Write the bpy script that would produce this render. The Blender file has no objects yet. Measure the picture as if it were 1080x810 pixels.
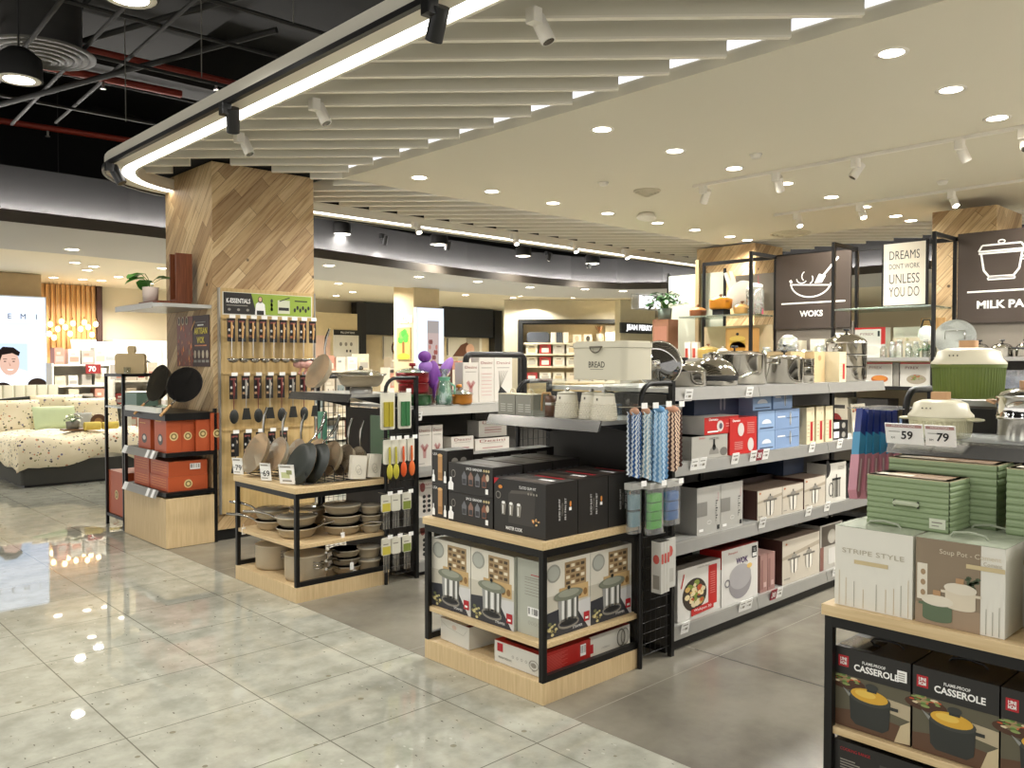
import bpy, bmesh, math, random
from mathutils import Matrix, Vector
random.seed(7)
PI = math.pi
SC = bpy.context.scene
COL = SC.collection
# ------------------------------------------------------------------ camera
CAM_H, FPX = 1.55, 883.0
_a, _p = math.atan(930 / FPX), math.atan(22 / FPX)
_F = Vector((math.cos(_a), math.sin(_a), 0)); _R = Vector((math.sin(_a), -math.cos(_a), 0)); _U = Vector((0, 0, 1))
_Fc = _F * math.cos(_p) - _U * math.sin(_p); _Uc = _U * math.cos(_p) + _F * math.sin(_p)
cam_d = bpy.data.cameras.new('camera'); cam = bpy.data.objects.new('camera', cam_d); COL.objects.link(cam)
cam_d.sensor_width = 36; cam_d.lens = 36 * FPX / 1080; cam_d.clip_start = 0.05; cam_d.clip_end = 100
cam.matrix_world = Matrix.Translation((0, 0, CAM_H)) @ Matrix((_R, _Uc, -_Fc)).transposed().to_4x4()
SC.camera = cam
# ------------------------------------------------------------------ view, world
SC.view_settings.view_transform = 'Standard'; SC.view_settings.look = 'None'
SC.view_settings.gamma = 1.0; SC.view_settings.use_curve_mapping = False
SC.view_settings.exposure = 0.45
W = bpy.data.worlds.new('world'); SC.world = W; W.use_nodes = True
W.node_tree.nodes['Background'].inputs[0].default_value = (1.0, 0.975, 0.93, 1)
W.node_tree.nodes['Background'].inputs[1].default_value = 0.95
LAMP_W = 21.0        # one downlight of the shop
DEPT_W = 40.0        # one downlight of the departments behind
LED_E = 7.0          # canopy strip
COVE_E = 330.0
WARM = (1.0, 0.972, 0.915)
SC.cycles.max_bounces = 8; SC.cycles.diffuse_bounces = 4; SC.cycles.glossy_bounces = 4
SC.cycles.transparent_max_bounces = 16; SC.cycles.transmission_bounces = 6
SC.cycles.caustics_reflective = False; SC.cycles.caustics_refractive = False
SC.cycles.sample_clamp_indirect = 6.0
# ------------------------------------------------------------------ where a pixel of a 1080x810 frame lies on a real plane
_O = Vector((0, 0, CAM_H))
def _ray(x, y): return _Fc + _R * ((x - 540) / FPX) - _Uc * ((y - 405) / FPX)
def onz(x, y, z): d = _ray(x, y); return _O + d * ((z - CAM_H) / d.z)
def onx(x, y, X): d = _ray(x, y); return _O + d * (X / d.x)
def ony(x, y, Y): d = _ray(x, y); return _O + d * (Y / d.y)
# ------------------------------------------------------------------ materials
def lin(h):
    h = h.lstrip('#'); c = [int(h[i:i+2], 16) / 255 for i in (0, 2, 4)]
    return tuple((x / 12.92 if x <= .04045 else ((x + .055) / 1.055) ** 2.4) for x in c) + (1,)
_mats = {}
def M(h, rough=.5, metal=0.0, var=.07, scale=9.0, coat=0.0, spec=.5):
    key = (h, rough, metal, var, scale, coat, spec)
    if key in _mats: return _mats[key]
    m = bpy.data.materials.new('paint_' + h.lstrip('#')); m.use_nodes = True
    nt = m.node_tree; b = nt.nodes['Principled BSDF']
    b.inputs['Roughness'].default_value = rough; b.inputs['Metallic'].default_value = metal
    b.inputs['Coat Weight'].default_value = coat; b.inputs['Specular IOR Level'].default_value = spec
    tc = nt.nodes.new('ShaderNodeTexCoord'); n = nt.nodes.new('ShaderNodeTexNoise'); n.inputs['Scale'].default_value = scale
    mx = nt.nodes.new('ShaderNodeMix'); mx.data_type = 'RGBA'
    c = lin(h)
    mx.inputs[6].default_value = tuple(x * (1 - var) for x in c[:3]) + (1,)
    mx.inputs[7].default_value = tuple(min(1, x * (1 + var)) for x in c[:3]) + (1,)
    nt.links.new(tc.outputs['Object'], n.inputs['Vector']); nt.links.new(n.outputs['Fac'], mx.inputs[0])
    nt.links.new(mx.outputs[2], b.inputs['Base Color'])
    _mats[key] = m; return m
def EM(h, s):
    key = ('em', h, s)
    if key in _mats: return _mats[key]
    m = bpy.data.materials.new('light_' + h.lstrip('#')); m.use_nodes = True
    nt = m.node_tree; nt.nodes.remove(nt.nodes['Principled BSDF'])
    e = nt.nodes.new('ShaderNodeEmission'); e.inputs[0].default_value = lin(h); e.inputs[1].default_value = s
    nt.links.new(e.outputs[0], nt.nodes['Material Output'].inputs[0]); _mats[key] = m; return m
def CLEAR(h='#ffffff', gloss=.12, rough=.05, body=0.0):
    """thin clear sheet: transparent, a little gloss, and 'body' of a milky diffuse"""
    key = ('cl', h, gloss, rough, body)
    if key in _mats: return _mats[key]
    m = bpy.data.materials.new('clear_' + h.lstrip('#')); m.use_nodes = True
    nt = m.node_tree; nt.nodes.remove(nt.nodes['Principled BSDF'])
    t = nt.nodes.new('ShaderNodeBsdfTransparent'); t.inputs[0].default_value = lin(h)
    g = nt.nodes.new('ShaderNodeBsdfGlossy'); g.inputs[1].default_value = rough
    d = nt.nodes.new('ShaderNodeBsdfDiffuse'); d.inputs[0].default_value = lin(h)
    lw = nt.nodes.new('ShaderNodeLayerWeight'); lw.inputs[0].default_value = .25
    ad = nt.nodes.new('ShaderNodeMath'); ad.operation = 'MULTIPLY_ADD'; ad.inputs[1].default_value = .6; ad.inputs[2].default_value = gloss; ad.use_clamp = True
    nt.links.new(lw.outputs['Facing'], ad.inputs[0])
    m0 = nt.nodes.new('ShaderNodeMixShader'); m0.inputs[0].default_value = body
    nt.links.new(t.outputs[0], m0.inputs[1]); nt.links.new(d.outputs[0], m0.inputs[2])
    m1 = nt.nodes.new('ShaderNodeMixShader'); nt.links.new(ad.outputs[0], m1.inputs[0])
    nt.links.new(m0.outputs[0], m1.inputs[1]); nt.links.new(g.outputs[0], m1.inputs[2])
    nt.links.new(m1.outputs[0], nt.nodes['Material Output'].inputs[0]); _mats[key] = m; return m
class NT:
    """small node helper"""
    def __init__(s, name):
        s.m = bpy.data.materials.new(name); s.m.use_nodes = True; s.t = s.m.node_tree; s.b = s.t.nodes['Principled BSDF']
    def n(s, typ, **kw):
        o = s.t.nodes.new('ShaderNode' + typ)
        for k, v in kw.items():
            if k.startswith('i_'):
                o.inputs[int(k[2:])].default_value = v
            else: setattr(o, k, v)
        return o
    def l(s, a, b): s.t.links.new(a, b)
    def math(s, op, a, b=None):
        o = s.n('Math', operation=op)
        for i, x in enumerate((a, b)):
            if x is None: continue
            if hasattr(x, 'links'): s.l(x, o.inputs[i])
            else: o.inputs[i].default_value = x
        return o.outputs[0]
    def ramp(s, fac, stops):
        o = s.n('ValToRGB'); r = o.color_ramp
        while len(r.elements) < len(stops): r.elements.new(.5)
        for e, (p, c) in zip(r.elements, stops): e.position = p; e.color = lin(c) if isinstance(c, str) else c
        s.l(fac, o.inputs[0]); return o.outputs[0]
    def mix(s, fac, a, b, mode='MIX'):
        o = s.n('Mix', data_type='RGBA', blend_type=mode)
        for i, x in ((0, fac), (6, a), (7, b)):
            if hasattr(x, 'links'): s.l(x, o.inputs[i])
            else: o.inputs[i].default_value = lin(x) if isinstance(x, str) else x
        return o.outputs[2]

def mat_plank_wall():
    k = NT('diagonal_planks'); tc = k.n('TexCoord'); sp = k.n('SeparateXYZ'); k.l(tc.outputs['Object'], sp.inputs[0])
    u = k.math('SUBTRACT', sp.outputs[0], sp.outputs[1]); v = sp.outputs[2]
    c, s_ = math.cos(math.radians(47)), math.sin(math.radians(47))
    p = k.math('ADD', k.math('MULTIPLY', u, c), k.math('MULTIPLY', v, s_))
    q = k.math('SUBTRACT', k.math('MULTIPLY', v, c), k.math('MULTIPLY', u, s_))
    cb = k.n('CombineXYZ'); k.l(p, cb.inputs[0]); k.l(q, cb.inputs[1])
    br = k.n('TexBrick', offset=.37, offset_frequency=2); k.l(cb.outputs[0], br.inputs['Vector'])
    br.inputs['Scale'].default_value = 1; br.inputs['Mortar Size'].default_value = .0015; br.inputs['Mortar Smooth'].default_value = .1
    br.inputs['Brick Width'].default_value = .75; br.inputs['Row Height'].default_value = .098; br.inputs['Bias'].default_value = -.1
    br.inputs['Color1'].default_value = (0, 0, 0, 1); br.inputs['Color2'].default_value = (1, 1, 1, 1); br.inputs['Mortar'].default_value = (0.2, .2, .2, 1)
    col = k.ramp(br.outputs['Color'], [(0, '#a88a62'), (.3, '#c4a67a'), (.7, '#d4b98c'), (1, '#dec69c')])
    mp = k.n('Mapping'); mp.inputs['Scale'].default_value = (1.5, 22, 1); k.l(cb.outputs[0], mp.inputs[0])
    ns = k.n('TexNoise'); ns.inputs['Scale'].default_value = 2.2; ns.inputs['Detail'].default_value = 6; k.l(mp.outputs[0], ns.inputs[0])
    gr = k.ramp(ns.outputs['Fac'], [(.28, '#b89c76'), (.55, '#ffffff')])
    col = k.mix(.75, col, gr, 'MULTIPLY')
    vo = k.n('TexVoronoi'); vo.inputs['Scale'].default_value = 4.6; k.l(cb.outputs[0], vo.inputs['Vector'])
    kn = k.ramp(vo.outputs['Distance'], [(.05, '#2a1a10'), (.10, '#ffffff')])
    col = k.mix(.85, col, kn, 'MULTIPLY')
    mo = k.mix(br.outputs['Fac'], col, '#5b442c')
    k.l(mo, k.b.inputs['Base Color']); k.b.inputs['Roughness'].default_value = .55
    return k.m
def mat_wood(name, c1, c2, axis=1, scale=6.0, rough=.45, stretch=14):
    k = NT(name); tc = k.n('TexCoord'); mp = k.n('Mapping'); k.l(tc.outputs['Object'], mp.inputs[0])
    sc = [stretch] * 3; sc[axis] = .8; mp.inputs['Scale'].default_value = sc
    ns = k.n('TexNoise'); ns.inputs['Scale'].default_value = scale; ns.inputs['Detail'].default_value = 5; k.l(mp.outputs[0], ns.inputs[0])
    k.l(k.ramp(ns.outputs['Fac'], [(.3, c1), (.7, c2)]), k.b.inputs['Base Color']); k.b.inputs['Roughness'].default_value = rough
    return k.m
def mat_tile(name, c1, c2, x0, y0, size, line, lw, rough, speck=None, stain=3.0):
    k = NT(name); tc = k.n('TexCoord'); sp = k.n('SeparateXYZ'); k.l(tc.outputs['Object'], sp.inputs[0])
    ns = k.n('TexNoise'); ns.inputs['Scale'].default_value = stain; ns.inputs['Detail'].default_value = 7; ns.inputs['Roughness'].default_value = .62
    k.l(tc.outputs['Object'], ns.inputs[0])
    col = k.ramp(ns.outputs['Fac'], [(.34, c1), (.62, c2)])
    if speck:
        for sc, th, cc, sx in speck:
            mp = k.n('Mapping'); mp.inputs['Scale'].default_value = (sx, 1, 1); mp.inputs['Rotation'].default_value = (0, 0, sc); k.l(tc.outputs['Object'], mp.inputs[0])
            vo = k.n('TexVoronoi'); vo.inputs['Scale'].default_value = sc; k.l(mp.outputs[0], vo.inputs['Vector'])
            n2 = k.n('TexWhiteNoise'); k.l(vo.outputs['Position'], n2.inputs[0])
            r = k.math('MULTIPLY', n2.outputs['Value'], th)
            col = k.mix(k.math('LESS_THAN', vo.outputs['Distance'], r), col, cc)
    fx = k.math('ABSOLUTE', k.math('SUBTRACT', k.math('FRACT', k.math('MULTIPLY', k.math('SUBTRACT', sp.outputs[0], x0 - size * 100), 1 / size)), .5))
    fy = k.math('ABSOLUTE', k.math('SUBTRACT', k.math('FRACT', k.math('MULTIPLY', k.math('SUBTRACT', sp.outputs[1], y0 - size * 100), 1 / size)), .5))
    ln = k.math('GREATER_THAN', k.math('MAXIMUM', fx, fy), .5 - lw / size)
    k.l(k.mix(ln, col, line), k.b.inputs['Base Color'])
    rr = k.math('MULTIPLY_ADD', ns.outputs['Fac'], .02); rr.node.inputs[2].default_value = rough
    k.l(rr, k.b.inputs['Roughness'])
    return k.m
BLACK = M('#141414', .45); DARK = M('#1c1b1a', .6); WHITE = M('#f0eeea', .5, var=.02); CREAM = M('#d9d0bc', .75, var=.02, scale=1)
STEEL = M('#aaa69e', .10, 1.0, .05, 3); STEELM = M('#aeaca6', .3, .6, .05, 20); STEELD = M('#77746e', .3, 1.0); CHROME = M('#dddbd6', .06, 1.0, .02)
SHELFM = M('#b9b8b2', .3, .5, .05, 6); TAGW = M('#f6f5f1', .55, var=.01); RED = M('#b3202a', .5); INK = M('#20201f', .6)
BEECH = mat_wood('beech_board', '#c9ae80', '#dcc398', 1); BEECHX = mat_wood('beech_front', '#c8ad80', '#dac196', 2)
WALNUT = mat_wood('reddish_wood', '#5e3018', '#84492a', 2)
OAKH = mat_wood('light_wood_handle', '#b98a54', '#d3a870', 2)
GLASS = CLEAR('#fbfdfb', .05, .03, .01); GLASSG = CLEAR('#d5e3da', .16, .03, .10); POLY = CLEAR('#ffffff', .10, .12, .12); FROST = CLEAR('#f4f3ec', .05, .3, .55)
# ------------------------------------------------------------------ mesh builder
_txt = {}
def text_geo(s, bold=0.0):
    if (s, bold) in _txt: return _txt[(s, bold)]
    cu = bpy.data.curves.new('t', 'FONT'); cu.body = s; cu.size = 1; cu.align_x = 'CENTER'; cu.align_y = 'CENTER'; cu.offset = bold; cu.resolution_u = 3
    o = bpy.data.objects.new('t', cu); COL.objects.link(o)
    dg = bpy.context.evaluated_depsgraph_get(); me = bpy.data.meshes.new_from_object(o.evaluated_get(dg))
    vs = [(v.co.x, v.co.y) for v in me.vertices]; fs = [tuple(p.vertices) for p in me.polygons]
    bpy.data.objects.remove(o); bpy.data.curves.remove(cu); bpy.data.meshes.remove(me)
    if vs:
        x0, x1 = min(v[0] for v in vs), max(v[0] for v in vs); y0, y1 = min(v[1] for v in vs), max(v[1] for v in vs)
        vs = [(x - (x0 + x1) / 2, y - (y0 + y1) / 2) for x, y in vs]
        _txt[(s, bold)] = (vs, fs, x1 - x0, y1 - y0)
    else: _txt[(s, bold)] = ([], [], 1, 1)
    return _txt[(s, bold)]
class MB:
    def __init__(s): s.v = []; s.f = []; s.mi = []; s.sm = []; s.mats = []; s.X = Matrix.Identity(4)
    def add(s, vs, fs, mat, smooth=False):
        if mat not in s.mats: s.mats.append(mat)
        k = s.mats.index(mat); b = len(s.v)
        s.v += [tuple(s.X @ Vector(v)) for v in vs]
        for f in fs: s.f.append(tuple(b + i for i in f)); s.mi.append(k); s.sm.append(smooth)
    def box(s, x0, y0, z0, x1, y1, z1, mat):
        s.add([(x0,y0,z0),(x1,y0,z0),(x1,y1,z0),(x0,y1,z0),(x0,y0,z1),(x1,y0,z1),(x1,y1,z1),(x0,y1,z1)],
              [(0,3,2,1),(4,5,6,7),(0,1,5,4),(1,2,6,5),(2,3,7,6),(3,0,4,7)], mat)
    def prism(s, pts, z0, z1, mat, smooth=False, axis='z'):
        n = len(pts)
        def P(a, b, c): return {'z': (a, b, c), 'y': (a, c, b), 'x': (c, a, b)}[axis]
        vs = [P(a, b, z0) for a, b in pts] + [P(a, b, z1) for a, b in pts]
        s.add(vs, [tuple(range(n))[::-1], tuple(range(n, 2 * n))], mat)
        s.add(vs, [(i, (i + 1) % n, n + (i + 1) % n, n + i) for i in range(n)], mat, smooth)
    def rbox(s, x0, y0, z0, x1, y1, z1, r, mat, axis='z', n=5):
        """box with edges rounded along one axis"""
        pts = []
        if axis == 'y': y0, y1, z0, z1 = z0, z1, y0, y1
        if axis == 'x': x0, y0, z0, x1, y1, z1 = y0, z0, x0, y1, z1, x1
        for cx, cy, a in ((x1-r, y1-r, 0), (x0+r, y1-r, 90), (x0+r, y0+r, 180), (x1-r, y0+r, 270)):
            for i in range(n + 1):
                t = math.radians(a + 90 * i / n); pts.append((cx + r * math.cos(t), cy + r * math.sin(t)))
        s.prism(pts, z0, z1, mat, True, axis)
    def cyl(s, p0, p1, r, mat, n=12, r1=None, caps=True):
        p0, p1 = Vector(p0), Vector(p1); d = (p1 - p0).normalized(); r1 = r if r1 is None else r1
        a = d.orthogonal().normalized(); b = d.cross(a)
        vs = [p0 + (a * math.cos(2*PI*i/n) + b * math.sin(2*PI*i/n)) * r for i in range(n)] + [p1 + (a * math.cos(2*PI*i/n) + b * math.sin(2*PI*i/n)) * r1 for i in range(n)]
        s.add(vs, [(i, (i+1) % n, n + (i+1) % n, n + i) for i in range(n)], mat, True)
        if caps: s.add(vs, [tuple(range(n))[::-1], tuple(range(n, 2*n))], mat)
    def tube(s, pts, r, mat, n=8, closed=False):
        pts = [Vector(p) for p in pts]; m = len(pts); rings = []; prev = None
        for i, p in enumerate(pts):
            a = pts[(i - 1) % m] if (closed or i > 0) else p; b = pts[(i + 1) % m] if (closed or i < m - 1) else p
            d = (b - a).normalized()
            if prev is None: u = d.orthogonal().normalized()
            else:
                u = prev - d * prev.dot(d)
                u = u.normalized() if u.length > 1e-6 else d.orthogonal().normalized()
            prev = u; w = d.cross(u); rr = r[i] if isinstance(r, (list, tuple)) else r
            rings.append([p + (u * math.cos(2*PI*k/n) + w * math.sin(2*PI*k/n)) * rr for k in range(n)])
        vs = [v for rg in rings for v in rg]; fs = []
        for i in range(m if closed else m - 1):
            j = (i + 1) % m
            fs += [(i*n + k, i*n + (k+1) % n, j*n + (k+1) % n, j*n + k) for k in range(n)]
        s.add(vs, fs, mat, True)
        if not closed: s.add(vs, [tuple(range(n))[::-1], tuple(range((m-1)*n, m*n))], mat)
    def lathe(s, prof, mat, n=24, c=(0, 0, 0), sx=1.0, sy=1.0, smooth=True):
        vs = []; m = len(prof)
        for r, z in prof:
            for i in range(n): vs.append((c[0] + r * sx * math.cos(2*PI*i/n), c[1] + r * sy * math.sin(2*PI*i/n), c[2] + z))
        fs = [(i*n + k, i*n + (k+1) % n, (i+1)*n + (k+1) % n, (i+1)*n + k) for i in range(m-1) for k in range(n)]
        s.add(vs, fs, mat, smooth)
        if prof[0][0] > 1e-5: s.add(vs[:n], [tuple(range(n))[::-1]], mat)
        if prof[-1][0] > 1e-5: s.add(vs[-n:], [tuple(range(n))], mat)
    def ball(s, c, r, mat, n=14, m=8):
        rx, ry, rz = r if isinstance(r, (tuple, list)) else (r, r, r)
        vs = [(c[0] + rx * math.sin(PI*j/m) * math.cos(2*PI*i/n), c[1] + ry * math.sin(PI*j/m) * math.sin(2*PI*i/n), c[2] - rz * math.cos(PI*j/m)) for j in range(m+1) for i in range(n)]
        s.add(vs, [(j*n + i, j*n + (i+1) % n, (j+1)*n + (i+1) % n, (j+1)*n + i) for j in range(m) for i in range(n)], mat, True)
    def leaf(s, c, d, w, l, mat, droop=.3):
        d = Vector(d).normalized(); a = d.cross(Vector((0, 0, 1)))
        a = a.normalized() if a.length > 1e-3 else Vector((1, 0, 0)); up = a.cross(d); c = Vector(c)
        ps = []
        for t, k in ((0, .05), (.3, .8), (.6, 1), (.85, .6), (1, .02)):
            q = c + d * (l * t) - Vector((0, 0, 1)) * (droop * l * t * t)
            ps.append((q - a * w * k / 2 + up * w * .12 * k, q, q + a * w * k / 2 + up * w * .12 * k))
        vs = [x for p in ps for x in p]; fs = []
        for i in range(4):
            for j in range(2): fs.append((i*3 + j, i*3 + j + 1, i*3 + j + 4, i*3 + j + 3))
        s.add(vs, fs, mat, True)
    def canvas(s, o, u, v): return Canvas(s, o, u, v)
    def build(s, name, parent=None, loc=(0, 0, 0), rot=(0, 0, 0), bevel=0):
        me = bpy.data.meshes.new(name); me.from_pydata(s.v, [], s.f)
        for m in s.mats: me.materials.append(m)
        me.polygons.foreach_set('material_index', s.mi); me.polygons.foreach_set('use_smooth', s.sm); me.update()
        o = bpy.data.objects.new(name, me); COL.objects.link(o); o.location = loc; o.rotation_euler = rot
        if parent is not None: o.parent = parent
        if bevel:
            b = o.modifiers.new('bevel', 'BEVEL'); b.width = bevel; b.segments = 2; b.limit_method = 'ANGLE'
        return o
class Canvas:
    """flat print on a face: u to the right, v up, metres"""
    def __init__(s, mb, o, u, v): s.mb, s.o, s.u, s.v = mb, Vector(o), Vector(u).normalized(), Vector(v).normalized(); s.n = s.u.cross(s.v); s.ku = s.kv = 1.0
    def P(s, a, b, l): return s.o + s.u * (a * s.ku) + s.v * (b * s.kv) + s.n * (.0007 * l)
    def poly(s, pts, mat, l=1): s.mb.add([s.P(a, b, l) for a, b in pts], [tuple(range(len(pts)))], mat)
    def rect(s, a0, b0, a1, b1, mat, l=1): s.poly([(a0, b0), (a1, b0), (a1, b1), (a0, b1)], mat, l)
    def ell(s, a, b, ra, rb, mat, l=2, n=20, t0=0, t1=360): s.poly([(a + ra * math.cos(math.radians(t0 + (t1-t0)*i/n)), b + rb * math.sin(math.radians(t0 + (t1-t0)*i/n))) for i in range(n + (t1-t0 < 360))], mat, l)
    def ring(s, a, b, ra, rb, w, mat, l=2, n=24, t0=0, t1=360):
        s.line([(a + ra * math.cos(math.radians(t0 + (t1-t0)*i/n)), b + rb * math.sin(math.radians(t0 + (t1-t0)*i/n))) for i in range(n + 1)], w, mat, l)
    def line(s, pts, w, mat, l=2):
        for (a, b), (c, d) in zip(pts, pts[1:]):
            L = math.hypot(c - a, d - b)
            if L < 1e-7: continue
            p, q = -(d - b) / L * w / 2, (c - a) / L * w / 2
            s.poly([(a - p, b - q), (c - p, d - q), (c + p, d + q), (a + p, b + q)], mat, l)
    def txt(s, t, a, b, h, mat, l=3, w=None, bold=0.0, rot=0.0, shear=0.0):
        vs, fs, tw, th = text_geo(t, bold); k = h / .72; kx = k if w is None else w / tw
        c, sn = math.cos(rot), math.sin(rot)
        out = []
        for x, y in vs:
            x, y = x * kx + shear * y * k, y * k
            out.append(s.P(a + x * c - y * sn, b + x * sn + y * c, l))
        s.mb.add(out, fs, mat)
    def bars(s, a0, b0, a1, b1, l=3):
        s.rect(a0, b0, a1, b1, TAGW, l); n = 14; w = (a1 - a0) / n
        rr = random.Random(int((a0 + b0) * 1e4))
        for i in range(1, n - 1):
            if rr.random() < .6: s.rect(a0 + i * w, b0 + (b1-b0)*.25, a0 + (i + .6) * w, b1 - (b1-b0)*.1, INK, l + 1)
# ------------------------------------------------------------------ things
def tag(o, label, cat, group=None, kind=None):
    o['label'] = label; o['category'] = cat
    if group: o['group'] = group
    if kind: o['kind'] = kind
    return o
def thing(name, label, cat, loc=(0, 0, 0), rz=0.0, group=None):
    o = bpy.data.objects.new(name, None); COL.objects.link(o); o.location = loc; o.rotation_euler = (0, 0, rz); o.empty_display_size = .05
    return tag(o, label, cat, group)
def struct(name, mb, bevel=0): o = mb.build(name, bevel=bevel); o['kind'] = 'structure'; return o
def dup(o, loc, label=None, rz=None, group=None):
    c = o.copy(); COL.objects.link(c); c.location = loc
    if rz is not None: c.rotation_euler = (0, 0, rz)
    if label: c['label'] = label
    if group: c['group'] = group
    for ch in list(o.children):
        d = ch.copy(); COL.objects.link(d); d.parent = c
        for g in list(ch.children):
            e = g.copy(); COL.objects.link(e); e.parent = d
    return c
ORD = 'first second third fourth fifth sixth seventh eighth ninth tenth eleventh twelfth thirteenth fourteenth fifteenth sixteenth'.split()
def nth(i, n=None):
    if i == 0: return 'leftmost'
    if n is not None and i == n - 1: return 'rightmost'
    return ORD[i] + ' from left'
def lamp(name, loc, power, size, parent=None, color=WARM, spread=150, aim=None):
    d = bpy.data.lights.new(name, 'AREA'); d.shape = 'DISK'; d.size = size; d.energy = power; d.color = color; d.spread = math.radians(spread)
    o = bpy.data.objects.new(name, d); COL.objects.link(o); o.location = loc
    if aim is not None: o.rotation_euler = (Vector(aim)).to_track_quat('-Z', 'Y').to_euler()
    if parent is not None: o.parent = parent
    return o
class Carton:
    """a printed carton with its base corner at the origin: L faces -X, F faces -Y, T is the top"""
    def __init__(s, w, d, h, mat, top=None):
        s.w, s.d, s.h = w, d, h; s.mb = MB(); s.mb.box(0, 0, 0, w, d, h, mat)
        if top: s.T().rect(0, 0, w, d, top, 0.5)
        s.mb.box(-.0008, -.0008, h - .0012, w + .0008, d + .0008, h, top or mat)
    def L(s): return s.mb.canvas((0, s.d, 0), (0, -1, 0), (0, 0, 1))
    def F(s): return s.mb.canvas((0, 0, 0), (1, 0, 0), (0, 0, 1))
    def T(s): return s.mb.canvas((0, 0, s.h), (1, 0, 0), (0, 1, 0))
    def put(s, name, label, x, y, z, group=None, rz=0, cat='box'):
        o = s.mb.build(name, None, (x, y, z), (0, 0, rz)); return tag(o, label, cat, group)
# ================================================================== SETTING
TERR = mat_tile('terrazzo_tile', '#98988a', '#b2b1a3', 0.0, 2.98, .6, '#6f6d60', .0028, .012,
                [(9, .13, '#86826f', 1.0), (13, .12, '#5c574b', 2.6), (17, .07, '#4a4640', 1.8), (11, .13, '#bab8aa', 1.7)], 6.5)
CONC = mat_tile('grey_stone_tile', '#6d685d', '#8b8678', 3.82, 2.43, 1.2, '#9d988a', .0025, .22, None, 1.4)
m = MB(); m.add([(-9,-5,0),(24,-5,0),(24,22,0),(-9,22,0)], [(0,1,2,3)], TERR); struct('floor', m)
m = MB(); m.box(2.68, -5, -.02, 12.2, 7.95, .0015, CONC); struct('floor', m)
# --- plaster ceiling of the shop
PLAST = M('#dcd6c4', .8, var=.015, scale=.6)
m = MB(); m.box(4.08, -4, 3.2, 10.2, 6.5, 3.34, PLAST); struct('ceiling', m)
# --- slatted border, diagonal boards, open towards the void
SLAT = M('#e4decb', .6, var=.04, scale=2); SLAT_LIT = M('#f2ecdc', .5, var=.02)  # lower slat edges get a paler colour as painted highlight from the light strip
def cuts(c):
    """pieces of the line x+y=c that lie in the border"""
    def span(x0, x1, y0, y1):          # as x interval
        a, b = max(x0, c - y1), min(x1, c - y0); return (a, b) if b > a else None
    out = span(2.55, 11.7, -3.5, 7.8)
    if not out: return []
    res = [out]
    for h in (span(4.045, 10.24, -9, 6.54), span(2.94, 4.24, 6.82, 8.2)):
        if not h: continue
        new = []
        for a, b in res:
            if h[1] <= a or h[0] >= b: new.append((a, b)); continue
            if h[0] > a: new.append((a, h[0]))
            if h[1] < b: new.append((h[1], b))
        res = new
    return [(a, b) for a, b in res if b - a > .03]
m = MB(); c = -.6
while c < 19.6:
    for a, b in cuts(c):
        t = .018 * .7071
        for z0, z1, mt in ((3.225, 3.237, SLAT_LIT), (3.237, 3.335, SLAT)):
            m.add([(a-t, c-a-t, z0), (b-t, c-b-t, z0), (b+t, c-b+t, z0), (a+t, c-a+t, z0), (a-t, c-a-t, z1), (b-t, c-b-t, z1), (b+t, c-b+t, z1), (a+t, c-a+t, z1)],
                  [(0,3,2,1),(4,5,6,7),(0,1,5,4),(1,2,6,5),(2,3,7,6),(3,0,4,7)], mt)
    c += .272 * 1.4142 * .985
struct('ceiling', m)
# --- canopy edge: fascia, soffit, light strip and track, sweeping round the corner
def path_off(d, r0=1.05):
    """canopy outline moved inwards by d"""
    pts = [(2.3 + d, -3.5)]
    r = max(r0 - d, .02)
    cx, cy = 2.3 + d + r, 8.1 - d - r
    for i in range(17):
        t = PI - i / 16 * PI / 2; pts.append((cx + r * math.cos(t), cy + r * math.sin(t)))
    pts.append((11.95, 8.1 - d)); return pts
def band(mb, d0, z0, d1, z1, mat):
    A, B = path_off(d0), path_off(d1); n = len(A)
    mb.add([(x, y, z0) for x, y in A] + [(x, y, z1) for x, y in B], [(i, i+1, n+i+1, n+i) for i in range(n-1)], mat)
FASC = M('#eae4d4', .6, var=.03, scale=2)
m = MB(); band(m, 0, 3.15, 0, 3.25, FASC); band(m, 0, 3.15, .13, 3.15, FASC); band(m, .13, 3.15, .13, 3.19, FASC); band(m, .23, 3.15, .23, 3.19, FASC)
band(m, .23, 3.15, .25, 3.15, FASC); band(m, .25, 3.15, .25, 3.25, FASC); band(m, 0, 3.25, .25, 3.25, FASC)
struct('trim_1', m)
m = MB(); band(m, .132, 3.155, .228, 3.155, EM('#fffaf2', LED_E)); tag(m.build('light_strip'), 'long white light strip set in the canopy edge, bending round its corner', 'light strip')
m = MB(); band(m, -.02, 3.135, -.02, 3.165, BLACK); band(m, -.02, 3.135, .012, 3.135, BLACK); band(m, -.02, 3.165, -.002, 3.165, BLACK)
tag(m.build('light_track'), 'black lighting track running along the outer edge of the beige canopy', 'track')
# light strip hidden along the plaster edge above the slats
m = MB(); E2 = EM('#f2f4ff', 1.3)
for a, b in (((4.075, -3.5), (4.075, 6.5)), ((4.08, 6.505), (10.2, 6.505)), ((10.205, 6.5), (10.205, -3.5))):
    m.add([(a[0], a[1], 3.275), (b[0], b[1], 3.275), (b[0], b[1], 3.335), (a[0], a[1], 3.335)], [(0, 1, 2, 3)], E2)
tag(m.build('edge_light'), 'cool white light strip along the cream ceiling edge, glimpsed above the slats', 'light strip')
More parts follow.
